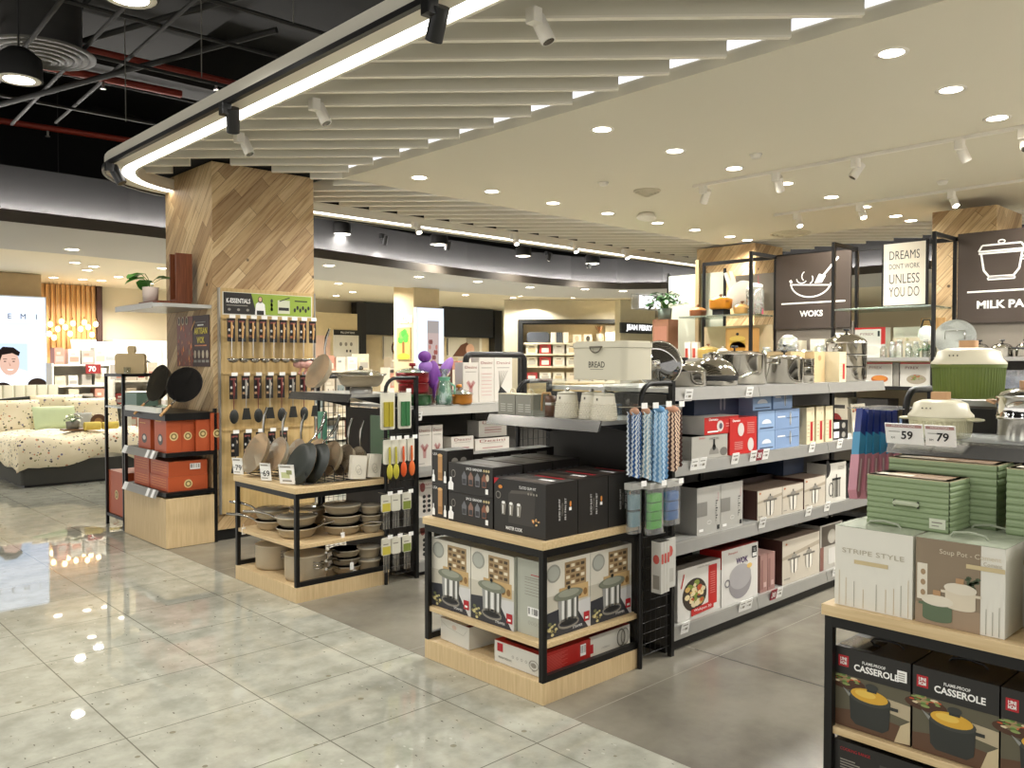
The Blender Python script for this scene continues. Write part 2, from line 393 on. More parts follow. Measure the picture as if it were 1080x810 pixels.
# --- dark open ceiling
VOID = M('#0d0c0b', .9, var=.2, scale=.5); VOID2 = M('#13110c', .85, var=.15, scale=.6)
m = MB(); m.box(-9, -5, 5.0, 24, 22, 5.1, VOID); struct('ceiling', m)
for x0, y0, z0, x1, y1, z1 in ((-9, 8.7, 4.45, 24, 9.25, 5.0), (.9, 6.9, 4.35, 1.5, 22, 5.0), (-9, 5.1, 4.3, 2.9, 5.8, 5.0), (2.3, 4.2, 4.55, 3.3, 8.7, 5.0)):
    m = MB(); m.box(x0, y0, z0, x1, y1, z1, VOID2); struct('ceiling', m)
# --- departments beyond: lower ceiling with a lip and a lit cove
LIP = [(-9, 10.1), (-3, 10.0), (0, 9.85), (2, 9.8), (3.5, 9.85), (5, 10.05), (6.5, 10.32), (8, 10.6), (9.4, 10.78), (10.8, 10.86), (12.0, 10.8), (12.9, 10.5), (13.4, 9.9), (13.6, 9.0), (13.6, -4)]
def offs(pts, d):
    out = []
    for i, p in enumerate(pts):
        a = Vector(pts[max(i-1, 0)]); b = Vector(pts[min(i+1, len(pts)-1)]); t = (b - a).normalized(); n = Vector((-t.y, t.x)); out.append((p[0] + n.x * d, p[1] + n.y * d))
    return out
def wallband(mb, A, z0, B, z1, mat):
    n = len(A); mb.add([(x, y, z0) for x, y in A] + [(x, y, z1) for x, y in B], [(i, i+1, n+i+1, n+i) for i in range(n-1)], mat)
DLIP = M('#4b443b', .6); DC1 = M('#bfbcba', .8, var=.02, scale=.5); DC2 = M('#e2d7c0', .8, var=.02, scale=.5); UPW = M('#1c1b1b', .85, var=.05, scale=.6)
L1, L2, L3 = offs(LIP, .03), offs(LIP, .22), offs(LIP, 2.35)
m = MB(); wallband(m, LIP, 3.0, LIP, 3.13, DLIP); wallband(m, LIP, 3.13, L1, 3.13, DLIP); wallband(m, L1, 3.13, L1, 3.03, DLIP); struct('trim_2', m)
m = MB(); wallband(m, L1, 3.03, L2, 3.03, UPW); wallband(m, L2, 3.03, L2, 3.62, UPW); wallband(m, L2, 3.62, offs(LIP, 2.2), 3.62, VOID); wallband(m, offs(LIP, 2.2), 3.62, offs(LIP, 2.2), 5.0, VOID); struct('wall_upper', m)
m = MB(); wallband(m, LIP, 3.0, L3, 3.0, DC1); wallband(m, L3, 3.0, L3, 3.12, DC1); struct('ceiling', m)
m = MB(); far = [(x, 21 if x < 13 and y > 9.2 else y) for x, y in L3]; far = [(p[0], 21.0) if p[1] > 12 else (23.5, p[1]) for p in L3]
wallband(m, L3, 3.12, far, 3.12, DC2)
m.add([(L3[10][0], L3[10][1], 3.12), (23.5, 21, 3.121), (8, 21, 3.121)], [(0, 1, 2)], DC2); m.add([(11.5, 12.2, 3.1215), (23.5, 9, 3.1215), (23.5, 21, 3.1215), (10, 21, 3.1215)], [(0, 1, 2, 3)], DC2); struct('ceiling', m)
m = MB(); wallband(m, offs(LIP, .145), 3.10, offs(LIP, .165), 3.10, EM('#fffaf4', COVE_E)); tag(m.build('cove_light'), 'cool white cove light along the curved bulkhead above the bedding department', 'light strip')
# --- walls
WBEI = M('#cfc4ac', .8, var=.02, scale=.6); WGRY = M('#b9b29c', .8, var=.02)
m = MB(); m.box(1.5, 18.4, 0, 24, 18.55, 3.12, WBEI); struct('wall_back', m)
m = MB(); m.box(23.5, -5, 0, 23.6, 18.4, 5.0, WBEI); struct('wall_right', m)
# --- wood clad pillar of the shop
m = MB(); m.box(3.1, 7.0, .10, 4.08, 8.02, 3.28, mat_plank_wall()); m.box(3.13, 7.03, 0, 4.05, 7.99, .1, BLACK); struct('wall_pillar', m)
m = MB(); m.box(2.97, 6.86, 3.30, 4.22, 8.03, 3.5, M('#0b0a09', .9)); struct('trim_3', m)
m = MB(); m.box(3.812, .6, .0016, 3.82, 2.58, .0022, M('#2c2a26', .7)); struct('trim_4', m)

# ================================================================== LAMPS
RINGM = M('#e9e4d8', .4); DIFF = EM('#fff4e0', 14.0)
def downlight(label, group, x, y, z, r=.075, power=LAMP_W, lit=True, housing=False):
    t = thing('downlight', label, 'ceiling light', (x, y, z), 0, group)
    m = MB(); m.lathe([(r * .82, -.002), (r * 1.12, -.006), (r * 1.18, 0)], RINGM, 20); m.build('trim_ring', t)
    m = MB(); m.lathe([(0.0001, -.003), (r * .84, -.003)], DIFF, 20); m.build('diffuser', t)
    if housing: m = MB(); m.lathe([(r * 1.3, .0), (r * 1.25, .14), (r * .6, .2), (.0001, .2)], DARK, 20); m.build('housing', t); mm = MB(); mm.cyl((0, 0, .2), (0, 0, housing), .006, DARK, 6); mm.build('suspension_rod', t)
    if lit: lamp('lamp', (0, 0, -.012), power, r * 1.6, t)
    return t
_proto = {}
def downlights(rows, z, rowname, group, **kw):
    for i, (x, y) in enumerate(rows):
        lab = ('%s round recessed downlight %s' % ('leftmost' if i == 0 else ORD[i] + ' from left', rowname))
        downlight(lab, group, x, y, z, **kw)
XS = [4.56, 5.43, 6.28, 7.15, 8.06, 8.82, 9.62, 10.05]
downlights([(x, 6.0) for x in XS], 3.2, 'in the far row of the cream shop ceiling', 'downlights of the shop ceiling')
downlights([(x, 3.88) for x in XS], 3.2, 'in the middle row of the cream shop ceiling', 'downlights of the shop ceiling')
downlights([(x, 1.87) for x in XS[:6]], 3.2, 'in the near row of the cream shop ceiling', 'downlights of the shop ceiling')
for x in XS[:7]:      # the same grid goes on over the viewer
    for y in (-.2, -2.3): lamp('lamp', (x, y, 3.185), LAMP_W * 1.3, .12)
# departments
D1 = [(76,263),(347,280),(442,292),(504,297),(559,303),(617,305),(657,307)]
for i, (px, py) in enumerate(D1):
    p = onz(px, py, 3.0); downlight('%s downlight in the grey front ceiling of the bedding department' % nth(i), 'downlights over the bedding department', p.x, p.y, 3.0, r=.09, power=DEPT_W * .5)
D2 = [(79,277),(92,285),(99,281),(55,293),(64,300),(125,292),(152,299),(171,283),(88,300),(137,303),(357,299),(372,308),(388,297),(352,312),(492,306),(491,311),(545,318),(550,312),(541,314),(583,322),(597,317),(605,314),(590,320),(640,318),(655,313)]
for i, (px, py) in enumerate(D2):
    p = onz(px, py, 3.115)
    if p.y > 16.9: p.y = 16.9
    near = 'left of the wood clad pillar' if px < 200 else ('between the pillar and the lit column' if px < 420 else 'above the wall shelves')
    k = len([q for q in D2[:i] if (q[0] < 200) == (px < 200) and (q[0] < 420) == (px < 420)])
    downlight('small bedding downlight %s, %s in that cluster' % (near, ORD[k] if k < 16 else 'last'), 'downlights over the bedding department', p.x, p.y, 3.115, r=.085, power=DEPT_W, lit=i % 2 == 0)
for x, y in ((16.5, 7), (16.5, 3.5), (19, 5.5), (6, 15.5), (9, 16.5), (14.5, 14.5), (17, 16), (0, 13), (-3, 15)): lamp('lamp', (x, y, 2.98), DEPT_W * 1.1, .16)
# void
for i, (px, py, r) in enumerate([(20,84,.11),(62,212,.13),(137,-2,.11),(360,247,.11),(463,258,.11),(552,270,.11),(625,278,.11),(688,285,.11)]):
    p = onz(px, py, 3.42)
    downlight(['round downlight hanging in the dark ceiling beside the round air diffuser', 'wide round downlight hanging in the dark ceiling over the bed', 'round downlight at the top edge of the dark ceiling'][i] if i < 3 else '%s of the round downlights hanging in the dark strip behind the canopy' % nth(i - 3, 5),
              'downlights of the dark aisle ceiling', p.x, p.y, 3.42, r=r, power=LAMP_W * .9, housing=1.5)
for x, y in ((.6, 3.2), (0.2, 1), (-1.5, 8), (-1, 4.5)): lamp('lamp', (x, y, 3.5), LAMP_W * 1.0, .2)
# ================================================================== SHOP FITTINGS
FR = M('#161514', .4, .3); LIPM = M('#9a9893', .2, .9, .05, 4)
def endcap_table(name, label, y0, y1, zs, group, x0=2.68, x1=3.40, plinth=.10):
    t = thing(name, label, 'display table', (x0, y0, 0), 0, group)
    w, d = x1 - x0, y1 - y0; q = .028
    m = MB(); m.box(0, 0, 0, w, d, plinth, BEECHX); m.build('plinth', t, bevel=.002)
    m = MB(); m.box(-.008, -.008, .708, w, d + .008, .745, BEECH); m.build('tabletop', t, bevel=.002)
    for z in zs:
        m = MB(); m.box(.01, .01, z - .025, w - .01, d - .01, z, BEECH); m.build('shelf', t, bevel=.002)
    for x, y in ((0, 0), (0, d - q), (w - q, 0), (w - q, d - q)):
        m = MB(); m.box(x, y, plinth, x + q, y + q, .708, FR); m.build('leg', t, bevel=.002)
    for b in ((q, 0, .672, w - q, .024, .708), (q, d - .024, .672, w - q, d, .708), (0, q, .672, .024, d - q, .708), (w - .024, q, .672, w, d - q, .708), (q, 0, plinth + .001, w - q, .024, plinth + .032), (q, d - .024, plinth + .001, w - q, d, plinth + .032)):
        m = MB(); m.box(*b, FR); m.build('frame_rail', t)
    return t
endcap_table('display_table', 'beech topped display table with black frame holding black toaster cartons and steamer boxes', 2.62, 3.49, (.275,), 'end of aisle display tables')
endcap_table('display_table', 'beech topped display table with black frame holding beige frying pans and pots', 4.84, 5.71, (.37,), 'end of aisle display tables')
endcap_table('display_table', 'beech topped display table with black frame holding striped soup pot boxes and casserole boxes', .40, 1.30, (.335,), 'end of aisle display tables', plinth=.1)

def shelf_mb(x0, x1, y0, y1, z, lip='y0', lh=.066):
    """sheet metal shelf with a sloping front lip"""
    m = MB(); m.box(x0, y0 + .012, z - .022, x1, y1, z, SHELFM)
    if lip == 'y0':
        m.add([(x0, y0, z - lh), (x1, y0, z - lh), (x1, y0 + .014, z + .004), (x0, y0 + .014, z + .004), (x0, y0 + .012, z - lh), (x1, y0 + .012, z - lh), (x1, y0 + .024, z + .004), (x0, y0 + .024, z + .004)],
              [(0,1,2,3), (5,4,7,6), (3,2,6,7), (0,4,5,1), (0,3,7,4), (1,5,6,2)], STEELM)
    return m
def gondola(name, label, x0, nb, y0, y1, levels, toplevel_len=None, bay=.9, grid=True, endshelf=None, endpanel=True):
    t = thing(name, label, 'shelving', (0, 0, 0)); x1 = x0 + nb * bay; yc = (y0 + y1) / 2
    m = MB(); m.box(x0, yc - .012, .05, x1, yc + .012, levels[-1] - .03, M('#4a4742', .55)); m.build('back_panel', t)
    m = MB(); m.box(x0, y0 + .03, 0, x1, y1 - .03, .045, FR); m.build('kick_plate', t)
    for i in range(nb + 1):
        m = MB(); x = x0 + i * bay; m.box(x - .016, yc - .03, .045, x + .016, yc + .03, levels[-1] - .024, FR); m.build('upright', t)
    for z in levels:
        for i in range(nb):
            m = shelf_mb(x0 + i * bay + .002, x0 + (i + 1) * bay - .002, y0, yc - .02, z); m.build('shelf', t)
            m = MB(); m.box(x0 + i * bay, yc + .02, z - .022, x0 + (i + 1) * bay - .004, y1, z, SHELFM); m.build('rear_shelf', t)
    if grid:       # black tubular end frames with wire grid on both sides, where packs hang
        for yy in (y0 - .012, y1 + .012):
            m = MB(); a, b, h, r = x0 - .275, x0 - .02, 1.445, .09
            pts = [(a, yy, 0), (a, yy, h - r)] + [(a + r - r * math.cos(k * PI / 10), yy, h - r + r * math.sin(k * PI / 10)) for k in range(1, 6)] + [(b, yy, h)]
            m.tube(pts, .0135, FR, 8); m.box(b - .004, yy - .013, 0, b + .022, yy + .013, h + .013, FR); m.build('end_frame', t)
            m = MB()
            for k in range(1, 6): m.cyl((a + k * .043, yy, .06), (a + k * .043, yy, 1.35), .0022, FR, 5)
            for k in range(24): m.cyl((a, yy, .06 + k * .055), (b, yy, .06 + k * .055), .0022, FR, 5)
            m.build('wire_grid', t)
    if endpanel:
        m = MB(); m.box(x0 - .03, y0 + .01, .05, x0 - .012, y1 - .01, levels[-1] - .03, M('#3b3936', .5, .3)); m.build('end_panel', t)
    if endshelf is not None:
        z = endshelf; m = MB(); e0, e1 = 3.10, x0 - .035
        m.box(e0 + .012, y0 + .03, z - .02, e1, y1 - .03, z, SHELFM)
        m.add([(e0 - .014, y0 + .03, z - .05), (e0 - .014, y1 - .03, z - .05), (e0 + .012, y1 - .03, z + .004), (e0 + .012, y0 + .03, z + .004), (e0, y0 + .03, z - .05), (e0, y1 - .03, z - .05), (e0 + .022, y1 - .03, z + .004), (e0 + .022, y0 + .03, z + .004)],
              [(0,3,2,1), (5,6,7,4), (3,7,6,2), (0,1,5,4), (0,4,7,3), (1,2,6,5)], LIPM); m.build('end_shelf', t)
        for yy in (y0 + .02, y1 - .035):
            m = MB(); m.prism([(e0 + .02, z - .02), (e1, z - .02), (e1, z - .12), (e1 - .03, z - .12)], yy, yy + .012, FR, axis='y'); m.build('bracket', t)
    return t
gondola('gondola_shelving', 'long steel shelving unit along the aisle carrying stockpots and cookware boxes', 3.645, 3, 2.62, 3.49, (.13, .585, 1.01, 1.415), endshelf=1.265)
gA = gondola('gondola_shelving', 'steel shelving unit behind the beige pan table carrying slim white and pink boxes', 3.645, 2, 4.84, 5.71, (.10, .42, .79, 1.235), endshelf=1.335)
m = MB(); pts = [(4.48, 5.27, 1.24), (4.48, 5.27, 1.57)] + [(4.53 - .05 * math.cos(k * PI / 8), 5.27, 1.57 + .05 * math.sin(k * PI / 8)) for k in range(1, 5)] + [(5.10, 5.27, 1.62)] + [(5.10 + .05 * math.sin(k * PI / 8), 5.27, 1.57 + .05 * math.cos(k * PI / 8)) for k in range(1, 5)] + [(5.15, 5.27, 1.24)]
m.tube(pts, .027, FR, 8); m.build('header_frame', gA)
gondola('gondola_shelving', 'steel shelving unit behind the green pot display, seen at the right edge', 3.645, 3, .40, 1.30, (.13, .585, 1.01, 1.40), endshelf=1.275)

# --- wall rack with sign panels, facing the aisles
def rack_post(t, x, y, h=2.74, w=.03): m = MB(); m.box(x - w/2, y - w/2, 0, x + w/2, y + w/2, h, FR); m.build('post', t)
rk = thing('wall_rack', 'tall black framed wall rack with glass shelves below the wok and milk pan signs', 'shelving', (0, 0, 0))
BAYS = [5.66, 4.73, 3.82, 2.88, 1.94, 1.0, .06]
for y in BAYS[1:]: rack_post(rk, 8.0, y)
for y in BAYS: rack_post(rk, 8.52, y)
m = MB()
for y in BAYS[1:]: m.box(8.0, y - .013, 2.70, 8.52, y + .013, 2.74, FR)
m.box(8.505, .06, 2.70, 8.535, 5.66, 2.74, FR); m.build('top_rail', rk)
for i in range(6):
    y0, y1 = BAYS[i+1] + .02, BAYS[i] - .02
    for z in ((2.08, 1.60, 1.33, .85, .4) if i in (0, 2) else (1.60, 1.33, .85, .4)):
        m = MB(); m.box(7.98, y0, z - .016, 8.5, y1, z, SHELFM if z < 2 else GLASSG)
        if z < 2: m.box(7.965, y0, z - .03, 7.98, y1, z + .004, STEELM if z > 1.4 else FR)
        else: m.cyl((7.99, y0, z - .008), (7.99, y1, z - .008), .009, STEELM, 8)
        m.build('shelf', rk)
    m = MB(); m.box(8.50, y0, .1, 8.515, y1, 1.98 if i not in (2,) else 1.3, M('#c9b791', .6) if i in (0, 2) else M('#7c7468', .6)); m.build('back_panel', rk)
m = MB(); m.box(8.0, .06, 0, 8.5, 5.66, .1, FR); m.build('base', rk)
# sign boards
SGN = M('#40352c', .6, var=.03); WHT = M('#f4f2ea', .5, var=.0)
def signboard(label, y0, y1, z0, z1, draw, mat=SGN, x=8.47, cat='sign'):
    m = MB(); m.box(x, y0, z0, x + .022, y1, z1, mat); cv = m.canvas((x, y1, z0), (0, -1, 0), (0, 0, 1)); draw(cv, y1 - y0, z1 - z0)
    return tag(m.build('hanging_sign'), label, cat)
def wok_sign(c, w, h):
    c.ring(w*.48, h*.62, w*.27, h*.20, .016, WHT, t0=188, t1=352, n=16); c.line([(w*.20, h*.60), (w*.76, h*.56)], .014, WHT); c.line([(w*.22, h*.62), (w*.2, h*.66)], .03, WHT)
    c.line([(w*.60, h*.64), (w*.84, h*.92)], .022, WHT); c.poly([(w*.53, h*.60), (w*.63, h*.60), (w*.68, h*.69), (w*.59, h*.72)], WHT)
    c.ring(w*.36, h*.67, w*.07, h*.06, .012, WHT, t0=180, t1=330, n=8); c.ring(w*.43, h*.70, w*.07, h*.07, .012, WHT, t0=120, t1=230, n=8); c.ring(w*.46, h*.66, w*.05, h*.06, .012, WHT, t0=280, t1=400, n=8)
    c.rect(w*.08, h*.335, w*.93, h*.355, WHT); c.txt('WOKS', w*.49, h*.2, .062, WHT, bold=.035)
def pan_sign(c, w, h):
    cx = w*.43; Y = lambda q: h * (.47 + (q - .43) * .80)
    c.line([(cx-.17, Y(.80)), (cx-.145, Y(.56)), (cx-.10, Y(.47)), (cx+.10, Y(.47)), (cx+.145, Y(.56)), (cx+.17, Y(.80))], .018, WHT)
    c.line([(cx-.19, Y(.82)), (cx-.16, Y(.90)), (cx+.16, Y(.90)), (cx+.19, Y(.82)), (cx-.19, Y(.82))], .016, WHT); c.line([(cx-.19, Y(.79)), (cx+.19, Y(.79))], .016, WHT)
    c.ring(cx, Y(.935), .028, .016, .012, WHT, n=12); c.line([(cx+.17, Y(.72)), (cx+.37, Y(.72)), (cx+.37, Y(.68)), (cx+.17, Y(.68))], .014, WHT); c.line([(cx-.11, Y(.43)), (cx+.11, Y(.43)), (cx+.11, Y(.46)), (cx-.11, Y(.46)), (cx-.11, Y(.43))], .013, WHT)
    c.rect(w*.10, h*.335, w*.92, h*.355, WHT); c.txt('MILK PANS', w*.5, h*.2, .07, WHT, bold=.035, w=.52)
signboard('dark brown hanging sign with a wok drawing and the word WOKS', 3.86, 4.70, 1.92, 2.72, wok_sign)
signboard('dark brown hanging sign with a saucepan drawing and the words MILK PANS', 1.98, 2.84, 1.92, 2.76, pan_sign)
def dreams(c, w, h):
    c.rect(.018, .018, w - .018, h - .018, M('#efe6d2', .6, var=.01), 1)
    for t, b, hh, ww in (('DREAMS', .79, .085, .66), ("DON'T WORK", .62, .05, .66), ('UNLESS', .43, .095, .66), ('YOU DO', .23, .095, .66)): c.txt(t, w * .5, h * b, hh, INK, 2, w * ww, bold=-.004)
m = MB(); m.box(0, 0, 0, .03, .42, .62, FR); dreams(m.canvas((0, .42, 0), (0, -1, 0), (0, 0, 1)), .42, .62)
tag(m.build('framed_print', None, (8.12, 2.98, 2.081)), 'framed cream print with the saying DREAMS DON\'T WORK UNLESS YOU DO', 'picture')
# wood clad pillar and pale boards seen through the left end of the rack
pl = mat_plank_wall(); m = MB(); m.box(10.35, 6.06, 0, 11.1, 7.0, 3.2, pl); struct('wall_pillar', m)
m = MB(); m.box(9.1, 2.7, 0, 9.9, 3.3, 3.1, pl); struct('wall_pillar', m)
PALE = M('#c6c8b4', .5, var=.02)
for i, (y0, y1, lab) in enumerate(((5.80, 6.2, 'tall pale green panel at the left end of the wall rack'), (5.42, 5.74, 'tall narrow pale panel behind the orange pots of the rack'))):
    m = MB(); m.box(0, 0, 0, .02, y1 - y0, 2.62, PALE); m.box(-.006, -.02, 0, .026, 0, 2.66, FR); m.box(-.006, y1 - y0, 0, .026, y1 - y0 + .02, 2.66, FR); tag(m.build('divider_panel', None, (8.56, y0, 0)), lab, 'panel')
m = MB(); m.box(0, 0, 0, .02, .5, .42, M('#7b7264', .6)); tag(m.build('backdrop_board', None, (8.56, 4.76, 2.14)), 'taupe board hung behind the top shelf of orange pots', 'board')
# ================================================================== GOODS: the near tables
BK = M('#25221f', .42, var=.12, scale=5); BK2 = M('#2d2824', .42); GRYT = M('#8f8a80', .5); TAN = M('#b98d5e', .5); KRAFT = M('#a2794e', .7); MUD = M('#4e423a', .5)
LGREY = M('#c9c7bd', .5, var=.03); SAGE = M('#a3a795', .5); ORNG = M('#d98a3a', .5); SILV = M('#b9b8b2', .35, .3); DKGRN = M('#3b4a35', .5); OLIVE = M('#6f7350', .5)
PIC = [M(h, .45) for h in ('#6d5c44', '#a58b62', '#8a9a5b', '#c9562c', '#e0b45a', '#5c7b3a', '#d9c9a4')]
def food(c, a, b, ra, rb, n=26, seed=1, l=4, cols=None):
    rr = random.Random(seed)
    for i in range(n):
        t = rr.random() * 6.283; q = math.sqrt(rr.random()) * .85; s = rr.uniform(.12, .3)
        c.ell(a + math.cos(t) * q * ra, b + math.sin(t) * q * rb, ra * s, rb * s * .8, rr.choice(cols or PIC), l + i * .02, 8)
# ---------- B table, top: black toaster cartons and grinder cartons
def toaster_carton():
    k = Carton(.215, .345, .255, BK, BK2); c = k.L(); w, h = .345, .255
    c.poly([(.10, .05), (.27, .05), (.28, .19), (.26, .215), (.12, .205), (.10, .19)], M('#3a3632', .4)); c.poly([(.11, .19), (.265, .2), (.28, .19), (.26, .215), (.12, .205)], M('#57524c', .4), 2)
    for i in range(3):
        a = .055 + i * .052; c.poly([(a, .085), (a + .022, .085), (a + .03, .135), (a + .022, .15), (a + .006, .15), (a - .003, .135)], GRYT, 3); c.ell(a + .012, .142, .012, .007, TAGW, 4, 10); c.rect(a + .006, .09, a + .012, .13, TAGW, 4)
    c.txt('SLICED SLIM FIT', .23, .225, .013, TAGW, 3, .11); [c.ell(.235 + i * .018, .2, .006, .006, GRYT, 3, 8) for i in range(4)]
    c.txt('MASTER COOK', .14, .025, .016, TAGW, 3, .11, bold=.02); food(c, .285, .075, .026, .022, 12, 3, 3, [ORNG, TAN, M('#e9c68b', .5)])
    c.ell(.03, .175, .018, .018, GRYT, 2, 14); c.ell(.03, .175, .014, .014, BK, 3, 14); c.poly([(0, .225), (.035, .255), (0, .255)], RED, 2); c.ell(.045, .215, .014, .009, ORNG, 3, 10)
    f = k.F()
    for i, (a, t) in enumerate(((.07, 'SLICED SLIM FIT'), (.09, 'TOASTER'), (.11, 'FRY PAN SET'))): f.txt(t, a + .02, .13, .011, TAGW if i != 1 else GRYT, 2, .10 if i != 1 else .06, rot=PI/2)
    f.ell(.165, .15, .007, .014, ORNG, 2, 8); f.rect(.155, .12, .172, .135, TAGW, 2)
    tp = k.T(); tp.rect(.02, .03, .08, .3, MUD, 1); tp.txt('MASTER COOK', .14, .17, .02, GRYT, 2, .2, rot=PI/2); tp.rect(.09, .05, .12, .14, TAGW, 2); tp.rect(.175, .06, .2, .25, RED, 1)
    return k
tc_ = toaster_carton().put('toaster_carton', 'black toaster carton at the front corner of the middle table', 2.705, 2.628, .746, 'black toaster cartons in a row')
dup(tc_, (2.925, 2.628, .746), 'middle of the three black toaster cartons in a row on the table edge'); dup(tc_, (3.145, 2.628, .746), 'rear black toaster carton of the row, beside the wire grid')
def grinder_carton():
    k = Carton(.20, .335, .148, BK, BK2); c = k.L()
    c.txt('SPICE GRINDER', .20, .128, .012, TAGW, 3, .12, bold=.01); [c.ell(.275 + i * .017, .128, .007, .007, M('#c9b98a', .5), 3, 8) for i in range(3)]
    for i, cc in enumerate(('#6b6c70', '#8a6a5c', '#7b7c80', '#8b5a45')):
        a = .11 + i * .05; c.poly([(a, .045), (a + .03, .045), (a + .034, .09), (a + .015, .115), (a - .004, .09)], M(cc, .4), 2); c.rect(a + .002, .05, a + .028, .075, M('#3b3a3c', .4), 3)
    c.ell(.04, .095, .017, .02, GRYT, 2, 14); c.ell(.04, .095, .013, .016, BK, 3, 14)
    c.poly([(.0, .01), (.04, .01), (.042, .045), (.028, .055), (.028, .075), (.012, .075), (.012, .055), (0, .045)], TAGW, 3); c.ell(.30, .095, .012, .018, M('#c7b9a5', .4), 3, 10); c.rect(.285, .015, .305, .04, TAGW, 3)
    f = k.F()
    for i in range(4): f.rect(.02 + i * .045, .05, .05 + i * .045, .11, M('#4a4a4c', .4), 2); f.rect(.025 + i * .045, .055, .045 + i * .045, .07, TAGW, 3)
    tp = k.T(); tp.rect(.01, .02, .19, .31, M('#54524c', .35), 1); tp.rect(.03, .05, .06, .2, MUD, 2)
    return k
gc = grinder_carton().put('grinder_carton', 'lower of two black grinder cartons stacked at the table front', 2.705, 2.985, .746, 'black grinder cartons on the middle table')
dup(gc, (2.705, 2.985, .896), 'upper of two black grinder cartons stacked at the table front')
for i, (x, z) in enumerate(((2.92, .746), (2.92, .896), (3.13, .746), (3.13, .896))):
    dup(gc, (x, 2.985, z), '%s black grinder carton in the %s stack behind the front stack' % (('lower', 'upper')[i % 2], ('second', 'rear')[i // 2]))
def tall_carton():
    k = Carton(.18, .125, .175, BK, BK2); c = k.L()
    c.rect(.052, .02, .088, .15, TAN, 2); c.ell(.07, .15, .02, .008, M('#d9b27a', .4), 3, 10); c.rect(.055, .03, .085, .06, KRAFT, 3)
    for a in (.005, .1): c.poly([(a, .01), (a + .022, .01), (a + .022, .04), (a + .014, .05), (a + .014, .07), (a + .006, .07), (a + .006, .05), (a, .04)], TAGW, 3)
    c.txt('USA', .03, .155, .014, TAGW, 3)
    f = k.F()
    for i in range(2):
        for j in range(2): f.ell(.05 + i * .06, .06 + j * .06, .022, .018, GRYT, 2, 12); f.rect(.03 + i * .06, .035 + j * .06, .07 + i * .06, .045 + j * .06, TAGW, 3)
    k.T().rect(.01, .01, .17, .115, M('#5c5b55', .35), 1)
    return k
tlc = tall_carton().put('mill_carton', 'lower black mill carton with tan cylinder print at the left table end', 2.715, 3.345, .746, 'black mill cartons at the left table end')
dup(tlc, (2.715, 3.345, .922), 'upper black mill carton with tan cylinder print at the left table end')
def bottle_carton():
    k = Carton(.2, .12, .16, BK, BK2); f = k.F()
    f.ell(.1, .07, .026, .034, TAGW, 2, 14); f.rect(.085, .05, .115, .06, BK, 3); f.rect(.06, .12, .14, .14, GRYT, 2); f.ell(.1, .11, .014, .014, TAGW, 3, 10); c = k.L(); c.rect(.03, .02, .09, .13, MUD, 1); k.T().rect(.01, .01, .19, .11, M('#54534e', .35), 1); return k
bc = None
for i in range(3):
    for j in range(2):
        lab = '%s black bottle carton from the left in the %s layer behind the mill cartons' % (ORD[i], ('lower', 'upper')[j])
        loc = (2.90 + i * .205 - .0, 3.345, .746 + j * .176)
        if j == 0: loc = (loc[0], loc[1], .746)
        if bc is None: bc = bottle_carton().put('bottle_carton', lab, *loc, 'black bottle cartons at the back of the middle table')
        else: dup(bc, (loc[0], loc[1], .746 + j * .161), lab)
